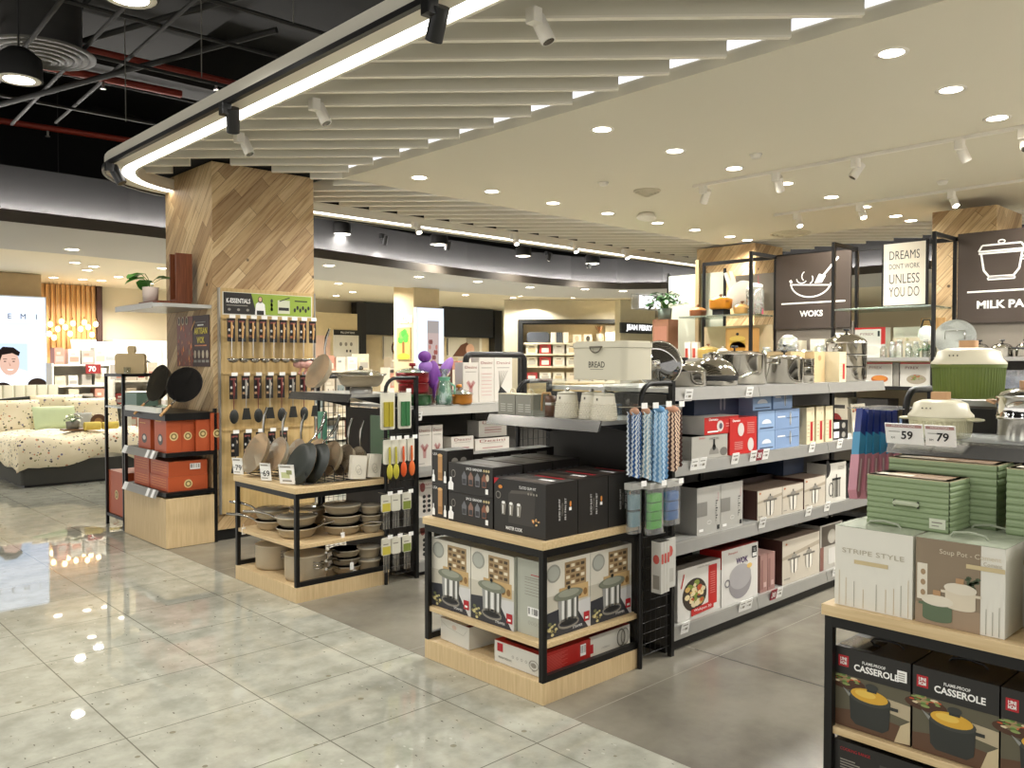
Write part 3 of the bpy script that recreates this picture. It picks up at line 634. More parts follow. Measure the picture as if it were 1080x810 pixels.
# ---------- B table, shelf: steamer cartons with pot picture
def pot_picture(c, w, h, sx=0.0):
    c.rect(sx, 0, sx + w, h, M('#c9c3b2', .45)); c.rect(sx, h * .55, sx + w, h, M('#dcd7c8', .45), 1.2)
    c.rect(sx + w * .42, h * .62, sx + w * .9, h * .95, M('#a58c66', .5), 2)
    for i in range(4):
        for j in range(4): c.rect(sx + w * (.45 + i * .11), h * (.65 + j * .075), sx + w * (.53 + i * .11), h * (.69 + j * .075), M(('#4a3d2e', '#e8dcc2', '#6f5436')[(i + j) % 3], .5), 3)
    c.rect(sx + w * .3, h * .42, sx + w * .95, h * .62, M('#c7a774', .5), 2); [c.ell(sx + w * (.4 + i * .12), h * .5, w * .045, h * .05, M('#8f6a3c', .5), 3, 10) for i in range(5)]
    c.ell(sx + w * .18, h * .84, w * .15, h * .12, M('#9a9a90', .45), 2.5, 18); c.ell(sx + w * .18, h * .84, w * .12, h * .095, M('#aeb0a6', .45), 3, 18)
    c.poly([(sx, 0), (sx + w * .95, 0), (sx + w * .62, h * .38), (sx, h * .33)], M('#33343a', .45), 2.2); c.poly([(sx + w * .62, h * .38), (sx + w * .95, 0), (sx + w, 0), (sx + w, h * .40)], M('#d3d2d0', .45), 2.2)
    cx, cy = sx + w * .5, h * .36
    c.poly([(cx - w*.2, cy - h*.19), (cx + w*.2, cy - h*.19), (cx + w*.23, cy + h*.14), (cx - w*.23, cy + h*.14)], M('#9c9c98', .3), 4)
    for q, e in ((-.15, .05), (-.02, .07), (.13, .04)): c.rect(cx + w * q, cy - h*.18, cx + w * (q + e), cy + h*.13, M('#e7e7e2', .3), 5)
    for q in (-.08, .07, .18): c.rect(cx + w * q, cy - h*.18, cx + w * (q + .035), cy + h*.13, M('#55554f', .3), 5)
    c.ell(cx, cy + h*.16, w * .32, h*.075, M('#7c8070', .4), 6, 22); c.ell(cx, cy + h*.18, w*.23, h*.05, M('#999c8c', .4), 7, 20); c.ell(cx, cy + h*.255, w*.035, h*.024, INK, 8, 10); c.rect(cx - w*.012, cy + h*.21, cx + w*.012, cy + h*.245, INK, 7)
    c.ring(cx, cy - h*.22, w*.22, h*.06, .010, GRYT, 5, 18); c.ell(cx, cy - h*.21, w*.16, h*.035, INK, 5.5, 16); food(c, sx + w*.16, h*.12, w*.13, h*.1, 14, 2, 5, [OLIVE, M('#8b8257', .5), M('#cfc48d', .5)])
    c.rect(sx + w*.84, h*.09, sx + w*.97, h*.22, RED, 6); c.rect(sx + w*.87, h*.12, sx + w*.94, h*.15, TAGW, 7); c.txt('STEAMER', sx + w*.7, h*.06, .012, TAGW, 6)
def steamer_carton(side):
    if side == 'F':
        k = Carton(.315, .18, .355, LGREY, M('#b4b2a6', .5)); pot_picture(k.F(), .315, .355); c = k.L(); c.rect(0, 0, .18, .355, M('#b3b5a8', .5))
        for i in range(6): c.rect(.05, .19 + i * .014, .16, .193 + i * .014, GRYT, 2)
        c.rect(.09, .285, .16, .289, RED, 2); c.rect(.05, .27, .16, .273, GRYT, 2); c.bars(.07, .09, .15, .135)
        for i in range(4): c.ring(.08 + i * .02, .06, .007, .008, .0015, GRYT, 2, 10)
    else:
        k = Carton(.18, .312, .355, LGREY, M('#b4b2a6', .5)); pot_picture(k.L(), .312, .355); c = k.F(); c.rect(0, 0, .18, .355, M('#b3b5a8', .5))
    return k
sA = steamer_carton('F').put('steamer_carton', 'steamer pot carton at the shelf corner, its grey side behind the corner post', 2.738, 2.665, .276, 'steamer pot cartons on the middle shelf')
dup(sA, (3.056, 2.665, .276), 'steamer pot carton beside the wire grid on the middle shelf')
sB = steamer_carton('L').put('steamer_carton', 'steamer pot carton in the middle of the front side of the shelf', 2.722, 2.852, .276, 'steamer pot cartons on the middle shelf')
dup(sB, (2.722, 3.168, .276), 'steamer pot carton at the left end of the front side of the shelf')
dup(sB, (2.91, 2.852, .276), 'steamer pot carton hidden in the second row of the shelf')
# ---------- B table, bottom: flat boxes
WB = M('#d2d0c6', .5, var=.03)
k = Carton(.42, .245, .115, WB, M('#7c2a26', .5)); t = k.T(); t.rect(.0, .03, .06, .245, WB, 1); c = k.L(); c.line([(.0, .1), (.06, .075), (.2, .062), (.23, .095)], .0018, M('#a5a296', .5)); c.ell(.12, .085, .02, .012, M('#c9b4a4', .5), 1, 12); t.rect(.14, .05, .3, .2, DARK, 1.5)
k.put('flat_carton', 'plain white flat carton with red top on the plinth, left under the steamers', 2.725, 3.185, .1025, 'flat white cartons under the steamers', rz=-.06)
def kettle_box():
    k = Carton(.345, .315, .105, WB, M('#c23a33', .5)); c = k.L(); c.rect(.02, .055, .06, .095, RED); c.txt('PREMIUM WOK PAN', .075, .028, .010, INK, 2, .09); [c.ring(.13 + i * .03, .05, .006, .006, .002, GRYT, 2, 8) for i in range(5)]
    c.ring(.27, .045, .03, .022, .004, GRYT, 2, 16); c.ell(.27, .045, .018, .012, GRYT, 2, 12); c.txt('30CM', .27, .02, .006, INK, 3)
    f = k.F(); f.rect(0, 0, .345, .105, M('#a8221c', .45)); f.bars(.27, .035, .31, .09)
    for i in range(12): f.rect(.02, .015 + i * .0065, .14 + (i % 3) * .02, .0175 + i * .0065, M('#c75a50', .5), 2)
    t = k.T(); t.rect(.03, .03, .2, .28, M('#5a1c18', .5), 1); t.ell(.15, .15, .09, .09, DARK, 2, 24); return k
kb = kettle_box().put('flat_carton', 'white and red wok carton at the front corner of the plinth', 2.722, 2.675, .1025, 'flat white cartons under the steamers')
k = Carton(.34, .28, .105, WB, M('#7c2a26', .5)); f = k.F(); f.rect(.0, .0, .34, .105, M('#d6d3c7', .5)); f.rect(.02, .02, .055, .065, RED, 2); f.ring(.27, .05, .03, .042, .008, M('#777368', .5), 2, 18); f.ring(.30, .05, .03, .042, .006, M('#8f8b7d', .5), 3, 18); f.line([(.005, .09), (.03, .08)], .004, INK, 2); f.txt('CASSEROLE', .15, .03, .009, GRYT, 2)
k.put('flat_carton', 'white carton with red square and ring drawing beside the wire grid on the plinth', 3.05, 2.69, .1325 - .03, 'flat white cartons under the steamers')

# ---------- end shelf of the middle unit: canisters, bread bin on a clear riser, grey set boxes, grinder
BIN = M('#d6d0ba', .4, var=.01)
t = thing('bread_bin', 'cream enamel bread bin with black BREAD lettering standing on the clear riser', 'bread bin', (3.17, 2.555, 1.468), 0)
m = MB(); m.rbox(0, 0, 0, .24, .345, .158, .035, BIN); m.lathe([(0.001, 0)], BIN, 3) if False else None; c = m.canvas((0, .345, 0), (0, -1, 0), (0, 0, 1)); c.txt('BREAD', .172, .075, .03, M('#4f4b42', .5), 1, .105, bold=.015); c.rect(.13, .05, .215, .0525, M('#6b665a', .5), 1); m.build('body', t)
m = MB(); m.rbox(-.004, -.004, .159, .244, .349, .185, .038, BIN); m.rbox(.004, .004, .185, .236, .341, .192, .036, BIN); m.build('lid', t)
m = MB(); pts = [(-.012, .172 + .034 * math.cos(a), .160 + .026 * math.sin(a)) for a in [PI + i * PI / 10 for i in range(11)]]; m.tube(pts, .0035, M('#6d675a', .35, .6), 6); m.box(-.014, .135, .158, -.001, .21, .166, M('#6d675a', .35, .6)); m.build('handle', t)
t = thing('acrylic_riser', 'clear acrylic riser carrying the bread bin over the canisters', 'riser', (3.15, 2.66, 1.266))
m = MB(); m.box(0, 0, .194, .27, .52, .2, GLASS); m.build('top', t)
for y in (0, .514): m = MB(); m.box(0, y, 0, .27, y + .006, .194, GLASS); m.build('side', t)
t['label'] = 'clear acrylic riser under the cream bread bin'
def canister(label, x, y):
    t = thing('canister', label, 'canister', (x, y, 1.2655), 0, 'cream canisters under the bread bin')
    m = MB(); m.lathe([(.0, 0), (.062, 0), (.064, .006), (.053, .118), (.05, .125), (.0, .126)], M('#dcd6c3', .45, var=.02), 28)
    for j in range(7):
        for i in range(26):
            a = 2 * PI * (i + .5 * (j % 2)) / 26; z = .012 + j * .0115; r = .0645 - z * .093; m.ball((r * math.cos(a), r * math.sin(a), z), (.004, .004, .0052), M('#dcd6c3', .45, var=.02), 5, 4)
    m.build('body', t)
    m = MB(); m.lathe([(.0, .127), (.052, .127), (.05, .133), (.02, .139), (.0, .139)], M('#d8d2be', .4), 24); m.build('lid', t)
    m = MB(); m.cyl((-.012, 0, .146), (.012, 0, .146), .007, STEEL, 10); m.cyl((0, 0, .138), (0, 0, .146), .004, STEEL, 8); m.build('knob', t)
    m = MB(); m.box(-.0565, -.004, .100, -.0535, .004, .112, M('#6a6355', .5)); m.build('label_plate', t); return t
canister('leftmost of the three cream textured canisters on the steel end shelf', 3.2, 2.955 + .0)
canister('middle cream textured canister on the steel end shelf', 3.245, 2.825)
canister('rightmost cream textured canister, under the front corner of the bread bin', 3.19, 2.695)
def handle_box(label, y, loc=None):
    t = thing('gift_box', label, 'box', (3.17, y, 1.2655), 0, 'grey handled gift boxes'); m = MB(); g = M('#8f8d81', .55, var=.04)
    m.box(0, 0, 0, .11, .135, .115, g); m.box(-.001, -.001, .113, .111, .136, .116, M('#d8cdb0', .5)); c = m.canvas((0, .135, 0), (0, -1, 0), (0, 0, 1))
    for i in range(4): c.rect(.02, .02 + i * .012, .06, .024 + i * .012, M('#c9c7bb', .5), 1); c.rect(.075, .02 + i * .012, .115, .024 + i * .012, M('#c9c7bb', .5), 1)
    m.build('box_body', t); m = MB(); m.tube([(.05, .0675 + .022 * math.cos(a), .116 + .026 * math.sin(a)) for a in [i * PI / 8 for i in range(9)]], .004, M('#d8cdb0', .5), 6); m.build('handle', t); return t
handle_box('grey gift box with cream loop handle at the left end of the steel end shelf', 3.315); handle_box('grey gift box with cream loop handle, right one of the pair', 3.175)
t = thing('coffee_grinder', 'black and bronze hand grinder with a wooden handle beside the canisters', 'grinder', (3.21, 3.085, 1.2655))
m = MB(); m.lathe([(0, 0), (.03, 0), (.03, .06), (.026, .065), (.03, .07), (.03, .11), (0, .115)], M('#5b3d2a', .3), 20); m.build('body', t); m = MB(); m.lathe([(.0305, .062), (.031, .07), (.0305, .076)], STEEL, 20); m.build('band', t)
m = MB(); m.tube([(0, 0, .115), (0, 0, .125), (-.01, .04, .125), (-.01, .05, .118), (-.01, .055, .03)], .006, M('#b28b58', .5), 8); m.build('handle', t)
# ================================================================== GOODS: pan table (A)
PAN = M('#b3a48a', .5, var=.04); PANI = M('#cdae88', .45, var=.03); PANE = M('#c8bda6', .4); PANL = M('#9a8c74', .5, var=.04); STRAPW = M('#e4e2da', .5)
def pan_prof(r, h, th=.004): return [(0, 0), (r * .72, 0), (r * .88, h * .3), (r, h), (r + .003, h), (r - .002, h), (r * .87, h * .35), (r * .70, th), (0, th)]
def make_pan(name, label, cat, r, h, loc, rot=(0, 0, 0), handle='steel', group=None, outer=None, inner=None, hl=.17, hang=0.0):
    t = thing(name, label, cat, loc, 0, group); t.rotation_euler = rot; o = outer or PAN; i_ = inner or PANI
    m = MB(); pr = pan_prof(r, h); m.lathe(pr[:5], o, 36); m.lathe(pr[4:], i_, 36); m.build('pan_body', t)
    if handle:
        m = MB(); m.tube([(r * .97, 0, h * .8), (r + .04, 0, h + .012), (r + .04 + hl * .5, 0, h + .035), (r + .04 + hl, 0, h + .04)], [.007, .007, .011, .009], STEEL if handle == 'steel' else (OAKH if handle == 'wood' else BLACK), 8); m.build('handle', t)
    return t
def make_lid(parent_or_none, r, h, z, mat=GLASS): pass
# wire rack on the top board
t = thing('wire_rack', 'black wire rack holding frying pans upright on the pan table', 'rack', (2.75, 4.86, .746))
m = MB()
for y in (.02, .28, .54, .80): m.cyl((0, y, .012), (.58, y, .012), .004, FR, 6)
for k in range(9): m.cyl((.0 + k * .072, .0, .012), (.0 + k * .072, .8, .012), .003, FR, 6)
m.build('base_grid', t)
for k in range(8):
    m = MB(); x = .03 + k * .072; m.tube([(x, .03, .012), (x, .03, .08), (x, .06, .11), (x, .20, .11), (x, .23, .08), (x, .23, .012)], .003, FR, 6); m.build('divider', t)
# pans standing upright, handle up
def stand_pan(label, x, y, r, tilt, yaw, outer=None, inner=None, handle='steel', h=.05, hl=.14, z=.76):
    """pan on edge: opening faces -X turned by yaw, handle pointing up"""
    t = make_pan('frying_pan', label, 'pan', r, h, (0, 0, 0), handle=handle, group='pans standing in the wire rack', outer=outer, inner=inner, hl=hl)
    mt = Matrix.Translation((x, y, z + r * math.cos(tilt))) @ Matrix.Rotation(yaw, 4, 'Z') @ Matrix.Rotation(-tilt, 4, 'Y') @ Matrix(((0, 0, -1, 0), (0, 1, 0, 0), (1, 0, 0, 0), (0, 0, 0, 1)))
    t.matrix_world = mt; return t
T_ = .42
stand_pan('large beige frying pan leaning at the left front corner of the pan table', 2.80, 5.55, .15, -T_, 0, inner=PANI, outer=PAN)
stand_pan('cream rimmed frying pan behind the leftmost pan', 2.93, 5.50, .13, -T_, 0, outer=M('#e2ddcf', .5))
stand_pan('beige frying pan standing behind the two black pan bottoms', 3.01, 5.10, .135, -T_, 0)
stand_pan('beige frying pan deeper in the wire rack', 3.09, 5.04, .125, -T_, 0)
stand_pan('dark inner saucepan standing in the middle of the wire rack', 3.19, 5.02, .11, -T_, 0, inner=M('#6d5b47', .35), h=.055)
stand_pan('small glossy beige saucepan at the back of the wire rack', 3.27, 4.99, .10, -T_, 0, inner=M('#85745c', .2), h=.055)
stand_pan('black pan bottom facing the aisle, left one of the two black bottoms', 2.785, 5.02, .15, T_, PI, outer=M('#22261f', .5), inner=PANI, handle='steel')
stand_pan('black pan bottom facing the aisle, right one of the two black bottoms', 2.875, 4.995, .145, T_, PI, outer=M('#1e221c', .5), inner=PANI)
stand_pan('cream frying pan further left in the wire rack', 3.06, 5.46, .12, -T_, 0, outer=M('#e2ddcf', .5))
# paper leaflets and price cards
def price_card(label, x, y, z, num, w=.085, h=.12, rz=.45, group='price cards on the pan table', head='#e4e2db', tilt=-.15):
    m = MB(); m.box(-.002, -w, 0, .002, 0, h, TAGW); c = m.canvas((-.0021, 0, 0), (0, -1, 0), (0, 0, 1)); c.rect(0, h * .82, w, h, M(head, .5)); c.rect(w * .1, h * .86, w * .8, h * .93, GRYT, 2)
    if num: c.txt('RM', w * .18, h * .42, h * .08, INK, 2); c.txt(num, w * .58, h * .42, h * .34, INK, 2, bold=.01); c.rect(w * .1, h * .12, w * .7, h * .17, GRYT, 2)
    else: c.rect(w * .15, h * .3, w * .7, h * .6, M('#c9cf9c', .5), 2); c.rect(w * .2, h * .12, w * .8, h * .2, GRYT, 2); c.rect(w * .5, h * .5, w * .85, h * .72, M('#9aa070', .5), 2)
    o = m.build('price_card', None, (x, y, z), (0, tilt, rz)); return tag(o, label, 'price card', group)
price_card('white price card reading 79 at the left corner of the pan table', 2.685, 5.735, .752, '79')
price_card('white price card reading 69 in the middle of the pan table front', 2.682, 5.31, .752, '69')
price_card('white leaflet card with green picture leaning before the black pan bottom', 2.70, 5.08, .752, None, .12, .13)
# white recipe sleeves in the rack
for i, (x, y, w) in enumerate(((3.10, 4.852, .12), (3.24, 4.852, .1))):
    m = MB(); m.box(0, 0, 0, w, .035, .16, M('#dad4c4', .6)); c = m.canvas((0, 0, 0), (1, 0, 0), (0, 0, 1)); c.ring(w * .45, .07, .02, .025, .002, GRYT, 1, 12); c.ring(w * .55, .05, .018, .02, .002, GRYT, 1, 12); tag(m.build('lid_sleeve', None, (x, y, .765), (0, .1, 0)), ('cream cardboard sleeve standing in the rack by the grid', 'smaller cream cardboard sleeve behind the first one')[i], 'sleeve', 'cardboard sleeves in the wire rack')
# green pot lid and mint column behind the rack
m = MB(); m.box(0, 0, 0, .012, .22, .34, M('#5c8158', .3)); tag(m.build('cutting_board', None, (3.46, 4.93, .83)), 'green glossy board leaning on the end panel behind the wire rack', 'board')
m = MB(); m.cyl((0, 0, 0), (0, 0, .44), .035, M('#7cc4a8', .35), 16); tag(m.build('mint_tube', None, (3.3, 5.55, .746)), 'mint green tube standing behind the pans', 'tube')
# --- end shelf of the pan unit
t = make_pan('frying_pan', 'big beige frying pan standing upright on the steel end shelf, inside towards the aisle', 'pan', .135, .06, (0, 0, 0), handle='steel', hl=.15, group='pans on the end shelf')
t.matrix_world = Matrix.Translation((3.235, 5.42, 1.335 + .132)) @ Matrix.Rotation(.0, 4, 'Z') @ Matrix.Rotation(.45, 4, 'Y') @ Matrix(((0, 0, -1, 0), (0, 1, 0, 0), (1, 0, 0, 0), (0, 0, 0, 1)))
t = make_pan('wok', 'shallow beige wok resting on a stand on the steel end shelf', 'wok', .165, .075, (3.31, 5.04, 1.385), handle=None)
m = MB(); m.tube([(-.16, 0, .07), (-.2, -.02, .085), (-.2, .02, .085), (-.16, .03, .07)], .006, STEEL, 8); m.tube([(.16, 0, .07), (.2, -.02, .085), (.2, .02, .085), (.16, .03, .07)], .006, STEEL, 8); m.build('handle', t)
m = MB(); m.lathe([(.166, .076), (.12, .105), (.03, .12), (0, .12)], GLASS, 32); m.ball((0, 0, .13), .016, STEEL); m.build('lid', t)
m = MB(); m.lathe([(.08, 0), (.08, .04), (.06, .05), (.055, .05), (.075, .038), (.075, 0)], STEELM, 24); tag(m.build('steel_stand', None, (3.31, 5.04, 1.336)), 'steel ring stand under the shallow beige wok', 'stand')
# --- middle shelf: stacked pans
def stack_pan(label, x, y, z, r, h, hrot, handle='steel', lid=False, group='stacked pans on the middle shelf of the pan table', wrap=False, name='frying_pan', inner=None):
    t = make_pan(name, label, 'pan', r, h, (x, y, z), (0, 0, hrot), handle, group, inner=inner)
    m = MB(); m.lathe([(r * .985, h * .86), (r + .004, h * .9), (r + .004, h), (r * .985, h)], PANE, 36); m.build('rim', t)
    if lid: m = MB(); m.lathe([(r + .004, h + .001), (r + .004, h + .006), (r * .8, h + .012), (0, h + .016)], M('#8d877a', .12, .2), 32); m.build('lid', t)
    return t
z0 = .371
stack_pan('lower handled pan at the left front of the middle shelf', 2.86, 5.50, z0, .115, .065, 2.4)
stack_pan('upper glass lidded pan in the left stack of the middle shelf', 2.86, 5.50, z0 + .07, .12, .07, 2.2, lid=True)
stack_pan('lower wide pan with steel side handles at the front corner of the middle shelf', 2.85, 5.13, z0, .135, .068, -.7)
stack_pan('upper wrapped pan with clear lid at the front corner of the middle shelf', 2.85, 5.14, z0 + .072, .138, .07, 2.6, lid=True)
stack_pan('flat glass lidded pan at the back left of the middle shelf', 3.15, 5.50, z0, .13, .12, 0, handle=None, lid=True)
for i in range(3): stack_pan('%s pan in the stack of three in the middle of the middle shelf' % ('bottom', 'middle', 'top')[i], 3.14, 5.02, z0 + i * .068, .135 - i * .004, .064, -1.25, handle='steel' if i == 0 else None, lid=i == 2)
for i in range(3): stack_pan('%s pot in the small stack beside the wire grid on the middle shelf' % ('bottom', 'middle', 'top')[i], 3.30 - .0, 4.91 - .0, z0 + i * .062 if False else z0 + i * .064, .001 + .068, .06, 0, handle=None, lid=i == 2)
# --- bottom: deep pots and saucepans
def pot(label, x, y, z, r, h, group, mat=PAN, inner=None, handles=True, name='stew_pot', a=0.0):
    t = thing(name, label, 'pot', (x, y, z), a, group); m = MB(); m.lathe([(0, 0), (r * .94, 0), (r, .02), (r, h)], mat, 40); m.lathe([(r, h), (r - .004, h), (r - .006, .02), (0, .012)], inner or M('#7d6a50', .45), 40); m.build('pot_body', t)
    m = MB(); m.lathe([(r - .004, h - .004), (r + .003, h - .003), (r + .003, h + .003), (r - .004, h + .003)], PANE, 40); m.build('rim', t)
    if handles:
        for s in (1, -1):
            for q in range(3): m = MB(); m.tube([(s * (r - .002), -.03, h * (.55 + .12 * q)), (s * (r + .035), -.025, h * (.57 + .12 * q)), (s * (r + .04), 0, h * (.57 + .12 * q)), (s * (r + .035), .025, h * (.57 + .12 * q)), (s * (r - .002), .03, h * (.55 + .12 * q))], .004, STEEL, 6); m.build('handle', t)
    return t
pot('deep beige stew pot at the front corner of the plinth of the pan table', 2.865, 5.04, .102, .142, .165, 'deep stew pots under the pans', a=1.6)
pot('deep beige stew pot at the left end of the plinth of the pan table', 2.865, 5.47, .102, .135, .165, 'deep stew pots under the pans', a=1.6)
m = MB(); m.box(0, 0, 0, .05, .09, .004, M('#a3171b', .4)); tag(m.build('red_leaflet', None, (2.95, 5.22, .272), (.2, .15, .4)), 'small red leaflet lying over the rims of the deep pots', 'leaflet')
for i in range(3): stack_pan('%s wrapped saucepan in the stack in the middle of the plinth' % ('bottom', 'middle', 'top')[i], 3.15, 5.0, .102 + i * .055, .105, .05, PI + .6, group='wrapped saucepans on the plinth', name='saucepan')
for i in range(2): stack_pan('%s covered pot beside the wire grid on the plinth' % ('lower', 'upper')[i], 3.295, 4.93 + .0, .102 + i * .085, .08, .08, 0, handle=None, lid=True, group='covered pots on the plinth')
# paper tags hanging from handles
for i, (x, y, z) in enumerate(((3.12, 4.875, .17), (3.14, 4.872, .115), (2.70, 5.62, .36), (3.05, 4.875, .385))):
    m = MB(); m.box(-.014, -.001, -.03, .014, .001, .02, TAGW); m.cyl((0, 0, .02), (0, .0, .045), .0012, TAGW, 4); tag(m.build('paper_tag', None, (x, y, z)), ('paper tag hanging from the upper saucepan of the plinth', 'paper tag hanging low before the saucepans of the plinth', 'paper tag hanging from the left pan handle of the middle shelf', 'paper tag hanging from the bottom pan of the stack of three')[i], 'tag', 'paper tags on the pans')
# ================================================================== GOODS: table at the right (D)
GREENB = M('#8fa07a', .45, var=.03); GREEND = M('#7a8c68', .5); SAGET = M('#a9b09a', .5); IVORY = M('#e2dfd3', .5, var=.01); BROWNP = M('#8d7c66', .5)
def strip_box(photo, extra=None):
    k = Carton(.17, .25, .265, IVORY, SAGET); c = k.L(); w, h = .25, .265
    if not photo:
        c.txt('STRIPE STYLE', w * .5, h * .70, .016, M('#b5ac97', .5), 2, .2); c.rect(w * .26, h * .55, w * .70, h * .60, M('#cbb98f', .5), 2)
        for i, (a, b) in enumerate(((.06, .44), (.15, .36), (.26, .33), (.38, .25), (.55, .34), (.67, .3), (.77, .33), (.86, .38), (.95, .46))): c.rect(w * a, .004, w * a + .0016, h * b, M('#8f8a7c' if i in (2, 4, 7) else '#c2ab84', .5), 2)
    else:
        c.rect(0, 0, w * .74, h, BROWNP, 1); c.rect(0, 0, w * .74, h * .24, M('#a08a72', .5), 1.5); c.txt('Soup Pot - Coment', w * .62, h * .86, .015, M('#d8cdb6', .5), 4, .17); c.rect(w * .58, h * .72, w, h * .77, M('#cbb98f', .5), 3)
        c.rect(w * .02, h * .28, w * .14, h * .7, M('#e0d8c6', .5), 2); [c.ell(w * .09, h * (.36 + .12 * i), w * .03, h * .035, M('#a58a68', .5), 3, 10) for i in range(3)]
        for (a, b, rr, col) in ((.52, .40, .17, '#d9cdb6'), (.26, .22, .17, '#5f6f55')):
            c.rect(w * (a - rr), h * (b - .14), w * (a + rr), h * (b + .06), M(col, .5), 4); c.ell(w * a, h * (b - .14), w * rr, h * .04, M(col, .5), 4.4, 16); c.ell(w * a, h * (b + .07), w * (rr + .015), h * .065, M('#ded5c2', .5), 5, 20); c.rect(w * (a - .05), h * (b + .13), w * (a + .04), h * (b + .19), M('#b58f68', .5), 6)
            c.rect(w * (a + rr), h * b, w * (a + rr + .06), h * (b + .03), M(col, .5), 4); c.rect(w * (a - rr - .05), h * b, w * (a - rr), h * (b + .03), M(col, .5), 4)
        for i in range(14): rr = random.Random(i); c.ell(w * rr.uniform(.58, .72), h * rr.uniform(.42, .62), .008, .005, M('#4c5940', .5), 3, 7)
        for a, b in ((.80, .3), (.87, .28), (.94, .34)): c.rect(w * a, .004, w * a + .0016, h * b, M('#8f8a7c', .5), 2)
        c.txt('Coment', w * .87, h * .8, .012, M('#b8ad96', .5), 4, .05); c.line([(w * .75, h * .75), (w, h * .75)], .0012, M('#b8ad96', .5), 2)
    return k
def with_handle(o, w, d, h, mat):
    m = MB(); m.tube([(w * .5, d * .5 - .055, h), (w * .5, d * .5 - .045, h + .012), (w * .5, d * .5, h + .018), (w * .5, d * .5 + .045, h + .012), (w * .5, d * .5 + .055, h)], .004, mat, 6); m.build('carry_handle', o); return o
sb = strip_box(False).put('soup_pot_box', 'white striped gift box with pale lettering and sage top at the left table edge', 2.70, 1.025, .746, 'striped soup pot boxes'); with_handle(sb, .17, .25, .265, SAGET)
sp = strip_box(True).put('soup_pot_box', 'brown soup pot box printed with green and cream pots beside the white striped box', 2.70, .765, .746, 'striped soup pot boxes'); with_handle(sp, .17, .25, .265, SAGET)
dup(sp, (2.70, .465, .746), 'soup pot box at the very right edge of the picture')
dup(sb, (2.875, 1.02, .746), 'striped gift box behind the white striped box, carrying a green ribbed box'); dup(sp, (2.875, .76, .746), 'sage topped soup pot box behind the brown soup pot box'); dup(sp, (2.875, .5, .746), 'sage topped soup pot box in the back row at the right edge')
def ribbed_box(w, d, h):
    mb = MB(); n = 9; pr = []
    mb.box(0, 0, 0, w, d, h, GREENB)
    for i in range(n):
        z = h * (i + .5) / n; dz = h / n * .3
        for a, b, (ox, oy) in (((0, 0), (0, d), (-.004, 0)), ((0, 0), (w, 0), (0, -.004))):
            mb.add([(a[0], a[1], z - dz * 1.6), (b[0], b[1], z - dz * 1.6), (b[0] + ox, b[1] + oy, z - dz * .7), (a[0] + ox, a[1] + oy, z - dz * .7), (b[0] + ox, b[1] + oy, z + dz * .7), (a[0] + ox, a[1] + oy, z + dz * .7), (b[0], b[1], z + dz * 1.6), (a[0], a[1], z + dz * 1.6)],
                   [(0, 1, 2, 3), (3, 2, 4, 5), (5, 4, 6, 7)] if ox == 0 else [(3, 2, 1, 0), (5, 4, 2, 3), (7, 6, 4, 5)], GREENB)
    mb.box(-.002, -.002, h - .003, w + .002, d + .002, h, M('#b4a985', .5)); t = mb.canvas((0, 0, h), (1, 0, 0), (0, 1, 0)); t.rect(.02, .02, w * .8, d * .8, M('#9c7f63', .5), 1); t.rect(.03, d * .5, w * .5, d * .95, M('#ddd3bd', .5), 2)
    return mb
def rib(label, x, y, z, w=.16, d=.26, h=.165, rz=0, handle=True):
    o = tag(ribbed_box(w, d, h).build('ribbed_box', None, (x, y, z), (0, 0, rz)), label, 'box', 'green ribbed boxes')
    if handle:
        m = MB(); m.tube([(-.006, d * .36, h * .48), (-.013, d * .38, h * .5), (-.013, d * .62, h * .5), (-.006, d * .64, h * .48)], .008, M('#b9c0a6', .45), 6); m.box(-.008, d * .345, h * .42, -.003, d * .365, h * .55, INK); m.box(-.008, d * .635, h * .42, -.003, d * .655, h * .55, INK); m.build('carry_handle', o)
        m = MB(); c = m.canvas((-.0045, d * .22, .012), (0, -1, 0), (0, 0, 1)); c.rect(0, 0, .05, .032, M('#d3d8c2', .5)); c.rect(.008, .018, .04, .022, GRYT, 2); c.rect(.008, .008, .03, .011, GRYT, 2); m.build('sticker', o)
    return o
rib('green ribbed box with a carry handle lying on the striped boxes, front left', 2.80, .955, 1.012, rz=-.03)
rib('green ribbed box half hidden behind the front one, under the steel shelf', 2.97, .87, 1.012, .16, .34, .21, handle=False)
rib('green ribbed box at the right edge, standing apart behind a dark gap', 2.93, .50, 1.012, .16, .33, .21)
